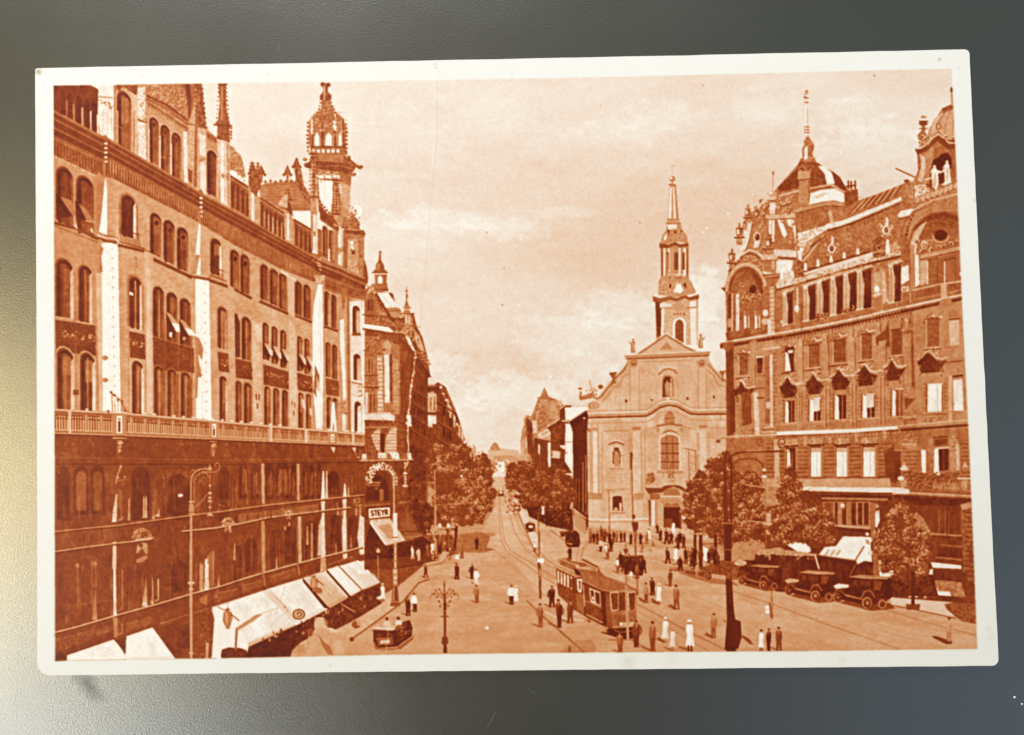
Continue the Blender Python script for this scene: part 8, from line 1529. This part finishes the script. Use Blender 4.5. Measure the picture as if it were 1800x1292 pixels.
# anodised metal lid: grainy, slightly bumpy, dark grey
MT, nt, b = node_mat('anodised_metal')
t = nt.nodes.new('ShaderNodeTexCoord')
n1 = nt.nodes.new('ShaderNodeTexNoise'); n1.inputs['Scale'].default_value = 38; n1.inputs['Detail'].default_value = 3; n1.inputs['Roughness'].default_value = .7
n2 = nt.nodes.new('ShaderNodeTexNoise'); n2.inputs['Scale'].default_value = .45; n2.inputs['Detail'].default_value = 3
n3 = nt.nodes.new('ShaderNodeTexNoise'); n3.inputs['Scale'].default_value = 75; n3.inputs['Detail'].default_value = 2
for n in (n1, n2, n3): nt.links.new(t.outputs['Object'], n.inputs['Vector'])
cr_ = nt.nodes.new('ShaderNodeValToRGB'); cr_.color_ramp.elements[0].position = .3; cr_.color_ramp.elements[0].color = (.34, .34, .33, 1); cr_.color_ramp.elements[1].position = .72; cr_.color_ramp.elements[1].color = (.46, .46, .44, 1)
nt.links.new(n3.outputs['Fac'], cr_.inputs[0])
# a greasy smudge just below the card's lower left corner
def smudge(cx, cy, r, ang, st, prev):
    mp = nt.nodes.new('ShaderNodeMapping'); mp.vector_type = 'TEXTURE'; mp.inputs['Location'].default_value = (cx, cy, 0); mp.inputs['Rotation'].default_value = (0, 0, ang); mp.inputs['Scale'].default_value = (r, r * .38, 1)
    nm = nt.nodes.new('ShaderNodeTexNoise'); nm.inputs['Scale'].default_value = 5; nm.inputs['Detail'].default_value = 3
    ad = nt.nodes.new('ShaderNodeMixRGB'); ad.blend_type = 'LINEAR_LIGHT'; ad.inputs[0].default_value = .12
    nt.links.new(t.outputs['Object'], nm.inputs['Vector']); nt.links.new(t.outputs['Object'], ad.inputs[1]); nt.links.new(nm.outputs['Color'], ad.inputs[2]); nt.links.new(ad.outputs[0], mp.inputs['Vector'])
    g = nt.nodes.new('ShaderNodeTexGradient'); g.gradient_type = 'SPHERICAL'; nt.links.new(mp.outputs[0], g.inputs[0])
    mm = nt.nodes.new('ShaderNodeMath'); mm.operation = 'MULTIPLY'; mm.inputs[1].default_value = st; nt.links.new(g.outputs['Fac'], mm.inputs[0])
    mx = nt.nodes.new('ShaderNodeMixRGB'); nt.links.new(mm.outputs[0], mx.inputs[0]); nt.links.new(prev, mx.inputs[1]); mx.inputs[2].default_value = (.12, .125, .13, 1)
    return mx.outputs[0]
sxp, syp = plane(np.array([155.0, 1268.0]), np.array([1203.0, 1262.0]))
oc = smudge(float(sxp[0]), float(syp[0]), .42, -.75, .8, cr_.outputs['Color'])
nt.links.new(oc, b.inputs['Base Color'])
b.inputs['Metallic'].default_value = 1.0
rr2 = nt.nodes.new('ShaderNodeMapRange'); rr2.inputs['To Min'].default_value = .26; rr2.inputs['To Max'].default_value = .32; nt.links.new(n2.outputs['Fac'], rr2.inputs[0]); nt.links.new(rr2.outputs[0], b.inputs['Roughness'])
bp = nt.nodes.new('ShaderNodeBump'); bp.inputs['Strength'].default_value = .75; bp.inputs['Distance'].default_value = .004; nt.links.new(n1.outputs['Fac'], bp.inputs['Height']); nt.links.new(bp.outputs[0], b.inputs['Normal'])

# printed card: one coated paper, its printed tone carried by the point attribute "ink"
MC, nt, b = node_mat('toned_photographic_print')
at = nt.nodes.new('ShaderNodeAttribute'); at.attribute_name = 'ink'
ap = nt.nodes.new('ShaderNodeAttribute'); ap.attribute_name = 'bare'
ramp = nt.nodes.new('ShaderNodeValToRGB'); cr = ramp.color_ramp
def lin(c): return tuple(((v / 255.) / 12.92 if v / 255. <= .04045 else ((v / 255. + .055) / 1.055) ** 2.4) for v in c) + (1,)
stops = [(0, (66, 10, 0)), (.14, (108, 30, 2)), (.3, (150, 62, 15)), (.45, (188, 106, 54)), (.6, (211, 149, 100)), (.74, (227, 185, 149)), (.85, (234, 213, 195)), (.93, (242, 231, 218)), (1, (252, 247, 238))]
cr.elements[0].position = 0; cr.elements[0].color = lin(stops[0][1]); cr.elements[1].position = 1; cr.elements[1].color = lin(stops[-1][1])
for p_, c_ in stops[1:-1]: cr.elements.new(p_).color = lin(c_)
nt.links.new(at.outputs['Fac'], ramp.inputs[0])
pr_ = nt.nodes.new('ShaderNodeValToRGB'); pr_.color_ramp.elements[0].position = .6; pr_.color_ramp.elements[0].color = (.50, .42, .24, 1); pr_.color_ramp.elements[1].position = .985; pr_.color_ramp.elements[1].color = (.90, .895, .85, 1)
nt.links.new(at.outputs['Fac'], pr_.inputs[0])
mx = nt.nodes.new('ShaderNodeMixRGB'); nt.links.new(ap.outputs['Fac'], mx.inputs[0]); nt.links.new(ramp.outputs['Color'], mx.inputs[1]); nt.links.new(pr_.outputs['Color'], mx.inputs[2])
nt.links.new(mx.outputs[0], b.inputs['Base Color'])
b.inputs['Roughness'].default_value = .5; b.inputs['Specular IOR Level'].default_value = .25
b.inputs['Coat Weight'].default_value = .2; b.inputs['Coat Roughness'].default_value = .2; b.inputs['Coat IOR'].default_value = 1.45
t = nt.nodes.new('ShaderNodeTexCoord'); nb = nt.nodes.new('ShaderNodeTexNoise'); nb.inputs['Scale'].default_value = 30; nb.inputs['Detail'].default_value = 4; nt.links.new(t.outputs['Object'], nb.inputs['Vector'])
bp = nt.nodes.new('ShaderNodeBump'); bp.inputs['Strength'].default_value = .12; bp.inputs['Distance'].default_value = .002; nt.links.new(nb.outputs['Fac'], bp.inputs['Height']); nt.links.new(bp.outputs[0], b.inputs['Normal'])

MP, nt, b = node_mat('dust'); b.inputs['Base Color'].default_value = (.6, .6, .6, 1); b.inputs['Roughness'].default_value = .8
nq = nt.nodes.new('ShaderNodeTexNoise'); rq = nt.nodes.new('ShaderNodeValToRGB'); rq.color_ramp.elements[0].color = (.45, .45, .45, 1); rq.color_ramp.elements[1].color = (.8, .8, .78, 1); nt.links.new(nq.outputs['Fac'], rq.inputs[0]); nt.links.new(rq.outputs[0], b.inputs['Base Color'])

MS, nt, b = node_mat('scratched_metal'); b.inputs['Roughness'].default_value = .6; b.inputs['Metallic'].default_value = .5
nq = nt.nodes.new('ShaderNodeTexNoise'); rq = nt.nodes.new('ShaderNodeValToRGB'); rq.color_ramp.elements[0].color = (.16, .15, .13, 1); rq.color_ramp.elements[1].color = (.3, .29, .26, 1); nt.links.new(nq.outputs['Fac'], rq.inputs[0]); nt.links.new(rq.outputs[0], b.inputs['Base Color'])

def mesh_obj(name, V, Fq, mat, parent=None, attrs=None, smooth=True):
    me = bpy.data.meshes.new(name)
    V = np.asarray(V, np.float32); Fq = np.asarray(Fq, np.int32); k = Fq.shape[1]
    me.vertices.add(len(V)); me.vertices.foreach_set('co', V.ravel())
    me.loops.add(Fq.size); me.loops.foreach_set('vertex_index', Fq.ravel())
    me.polygons.add(len(Fq)); me.polygons.foreach_set('loop_start', np.arange(0, Fq.size, k, dtype=np.int32))
    try: me.polygons.foreach_set('loop_total', np.full(len(Fq), k, np.int32))
    except Exception: pass
    me.update(calc_edges=True)
    me.polygons.foreach_set('use_smooth', np.full(len(Fq), smooth, bool))
    for an, av in (attrs or {}).items():
        a_ = me.attributes.new(an, 'FLOAT', 'POINT'); a_.data.foreach_set('value', np.asarray(av, np.float32))
    me.materials.append(mat); me.update()
    o = bpy.data.objects.new(name, me); col.objects.link(o)
    if parent: o.parent = parent
    return o

# ---------------------------------------------------------------- the metal surface under the card
ts_ = np.linspace(-45, 45, 31); X, Y = np.meshgrid(ts_, ts_); V = np.stack([X.ravel(), Y.ravel(), np.zeros(X.size)], 1)
I = np.arange(30)[:, None] * 31 + np.arange(30)[None, :]; I = I.ravel()
table = mesh_obj('metal_surface', V, np.stack([I, I + 1, I + 32, I + 31], 1), MT)
table['kind'] = 'structure'; table['label'] = 'dark grey grainy metal surface with a soft sheen at its lower left'

# ---------------------------------------------------------------- the postcard
STEP = 1.25
CO = [np.array(p, float) for p in [(62, 120), (1703.5, 87), (1755.5, 1170), (66, 1187)]]
nx, ny = int(1665 / STEP), int(1078 / STEP)
s1 = np.linspace(0, 1, nx + 1); t1 = np.linspace(0, 1, ny + 1); S, T = np.meshgrid(s1, t1)
S0, T0 = S.copy(), T.copy()
wr_ = np.random.RandomState(3)
def wobble(n, amp, cell):
    g = wr_.normal(0, 1, n // cell + 3); x = np.arange(n) / cell; i = x.astype(int); f = x - i; f = f * f * (3 - 2 * f); return amp * (g[i] * (1 - f) + g[i + 1] * f)
for (cs, ct, rad) in ((0, 0, 4), (1, 0, 9), (1, 1, 12), (0, 1, 22)):
    rs, rt = rad / 1665., rad / 1078.
    a = (rs - S0) / rs if cs == 0 else (S0 - (1 - rs)) / rs
    c = (rt - T0) / rt if ct == 0 else (T0 - (1 - rt)) / rt
    m_ = (a > 0) & (c > 0)
    na = a * np.sqrt(np.clip(1 - c * c / 2, 0, 1)); nc = c * np.sqrt(np.clip(1 - a * a / 2, 0, 1))
    S = np.where(m_, (rs - na * rs) if cs == 0 else (1 - rs + na * rs), S); T = np.where(m_, (rt - nc * rt) if ct == 0 else (1 - rt + nc * rt), T)
PX = (CO[0][0] * (1 - S) + CO[1][0] * S) * (1 - T) + (CO[3][0] * (1 - S) + CO[2][0] * S) * T
PY = (CO[0][1] * (1 - S) + CO[1][1] * S) * (1 - T) + (CO[3][1] * (1 - S) + CO[2][1] * S) * T
dec = lambda d: np.exp(-(d * 1078 / 6.0))
PY += wobble(nx + 1, .18, 30)[None, :] * dec(T0) + wobble(nx + 1, .15, 24)[None, :] * dec(1 - T0)
PX += wobble(ny + 1, .15, 24)[:, None] * dec(S0) + wobble(ny + 1, .2, 22)[:, None] * dec(1 - S0)
# thickness, a gentle curl, the bent corner and the fold line that runs down from the top edge
crease = np.interp(PY, [105, 150, 240, 300, 400, 520, 600, 700, 820], [766, 767, 766, 761, 753, 741, 735, 722, 717])
fold = np.exp(-((PX - crease) / 1.8) ** 2) * np.clip((820 - PY) / 500, .25, 1) * (PY < 830)
fold2 = np.exp(-((PX - 681) / 1.6) ** 2) * (PY > 1090)
Z = .028 + .020 * (S0 - .5) ** 2 * 4 * .5 + .012 * (T0 - .5) ** 2 * 4 + .0012 * fold + .0008 * fold2 \
    + .0035 * np.sin(S0 * 9 + 1) * np.sin(T0 * 7)
edge = np.minimum(np.minimum(S0 * 1665, (1 - S0) * 1665), np.minimum(T0 * 1078, (1 - T0) * 1078))
XW, YW = plane(PX, PY, .045)                         # true size of a card whose face lies about half a millimetre up
def samp(A, px, py):
    u = np.clip(px - GX0 - .5, 0, A.shape[1] - 1.001); v = np.clip(py - GY0 - .5, 0, A.shape[0] - 1.001)
    i = u.astype(int); j = v.astype(int); f = u - i; g = v - j
    return (A[j, i] * (1 - f) + A[j, i + 1] * f) * (1 - g) + (A[j + 1, i] * (1 - f) + A[j + 1, i + 1] * f) * g
ink = samp(INK, PX, PY); bare = samp(ISP, PX, PY)
ink = np.clip(ink - .35 * bare * np.exp(-(((PX - 68) / 6) ** 2 + ((PY - 126) / 4) ** 2)), 0, 1)
root = bpy.data.objects.new('postcard', None); col.objects.link(root)
root['label'] = 'old sepia toned photo postcard of a city avenue with white border, lying on grey metal'; root['category'] = 'postcard'
VV = np.stack([XW.ravel(), YW.ravel(), Z.ravel()], 1); INKV = ink.ravel(); BAREV = bare.ravel(); NV = len(VV)
fx = (PX[:-1, :-1] + PX[1:, 1:]) / 2; fy = (PY[:-1, :-1] + PY[1:, 1:]) / 2
FID = PIDL[np.clip((fy - GY0).astype(int), 0, PIDL.shape[0] - 1), np.clip((fx - GX0).astype(int), 0, PIDL.shape[1] - 1)].ravel()
J = (np.arange(ny)[:, None] * (nx + 1) + np.arange(nx)[None, :]).ravel()
FQ = np.stack([J, J + nx + 1, J + nx + 2, J + 1], 1)
order = np.argsort(FID, kind='stable'); ids, starts = np.unique(FID[order], return_index=True); ends = list(starts[1:]) + [len(order)]
made = {}
def build(name, faces, parent):
    uq, inv = np.unique(faces, return_inverse=True)
    return mesh_obj(name, VV[uq], inv.reshape(faces.shape), MC, parent, {'ink': INKV[uq], 'bare': BAREV[uq]})
chunks = {int(i): FQ[order[a:b2]] for i, a, b2 in zip(ids, starts, ends)}
# the card itself: bare border on top, sides and back
bf = chunks.get(0)
ring = list(range(0, nx + 1)) + [(j + 1) * (nx + 1) - 1 for j in range(1, ny + 1)] + [ny * (nx + 1) + i for i in range(nx - 1, -1, -1)] + [j * (nx + 1) for j in range(ny - 1, 0, -1)]
ring = np.array(ring)
uq, inv = np.unique(bf, return_inverse=True)
base = len(uq); rv = VV[ring].copy(); low = rv.copy(); low[:, 2] -= .018
Vs = np.concatenate([VV[uq], rv, low, [[0, 0, .001]]]); n = len(ring); a_ = np.arange(n); b_ = (a_ + 1) % n
side = np.stack([base + a_, base + n + a_, base + n + b_, base + b_], 1)
Fs = np.concatenate([inv.reshape(bf.shape), side])
iv = np.concatenate([INKV[uq], np.full(2 * n + 1, .985)]); bv = np.concatenate([BAREV[uq], np.ones(2 * n + 1)])
mesh_obj('card_stock', Vs, Fs, MC, root, {'ink': iv, 'bare': bv})
pic = None
for i in sorted(chunks):
    if i == 0 or len(chunks[i]) < 4: continue
    nm, lb_ = PARTS[i]
    o = build(nm, chunks[i], root if i == 1 else pic)
    if lb_: o['label'] = lb_
    if i == 1: pic = o

# a few motes of dust and hair-thin scratches on the metal
def speck(px, py, r, label):
    x, y = plane(np.array([px]), np.array([py])); n_ = 10
    V = [(float(x[0]), float(y[0]), .008)]
    for ring_, (rr_, z) in enumerate(((.75, .006), (1.0, .0005))):
        V += [(float(x[0]) + r * rr_ * math.cos(q) * (1 + .12 * math.sin(3 * q)), float(y[0]) + r * rr_ * math.sin(q), z) for q in np.linspace(0, 6.283, n_, endpoint=False)]
    F_ = [(0, 1 + k, 1 + (k + 1) % n_) for k in range(n_)]
    for k in range(n_): F_ += [(1 + k, 1 + n_ + k, 1 + n_ + (k + 1) % n_), (1 + k, 1 + n_ + (k + 1) % n_, 1 + (k + 1) % n_)]
    o = mesh_obj('dust_speck', V, F_, MP); o['label'] = label; o['category'] = 'dust speck'; o['group'] = 'dust specks on the metal'
speck(1783.5, 1226, .019, 'larger pale dust speck below the lower right corner of the postcard')
speck(1796.5, 1238, .015, 'small pale dust speck right at the frame edge below the postcard')
def scratch(pts, w):
    q = np.array(pts, float); x, y = plane(q[:, 0], q[:, 1]); V = []; F_ = []
    for i in range(len(q)):
        dx = x[min(i + 1, len(q) - 1)] - x[max(i - 1, 0)]; dy = y[min(i + 1, len(q) - 1)] - y[max(i - 1, 0)]; d = math.hypot(dx, dy)
        ww = w * (1 if 0 < i < len(q) - 1 else .3); V += [(x[i] - dy / d * ww, y[i] + dx / d * ww, .0009), (x[i] + dy / d * ww, y[i] - dx / d * ww, .0009)]
    for i in range(len(q) - 1): F_.append((2 * i, 2 * i + 1, 2 * i + 3, 2 * i + 2))
    mesh_obj('scratch', V, F_, MS, table)
scratch([(853, 1286), (858, 1276), (866, 1262), (872, 1250)], .0035)
scratch([(488, 79), (491, 83), (492, 91)], .004)
scratch([(930, 1210), (936, 1216), (944, 1222)], .003)
scratch([(1152, 40), (1152, 45)], .004)
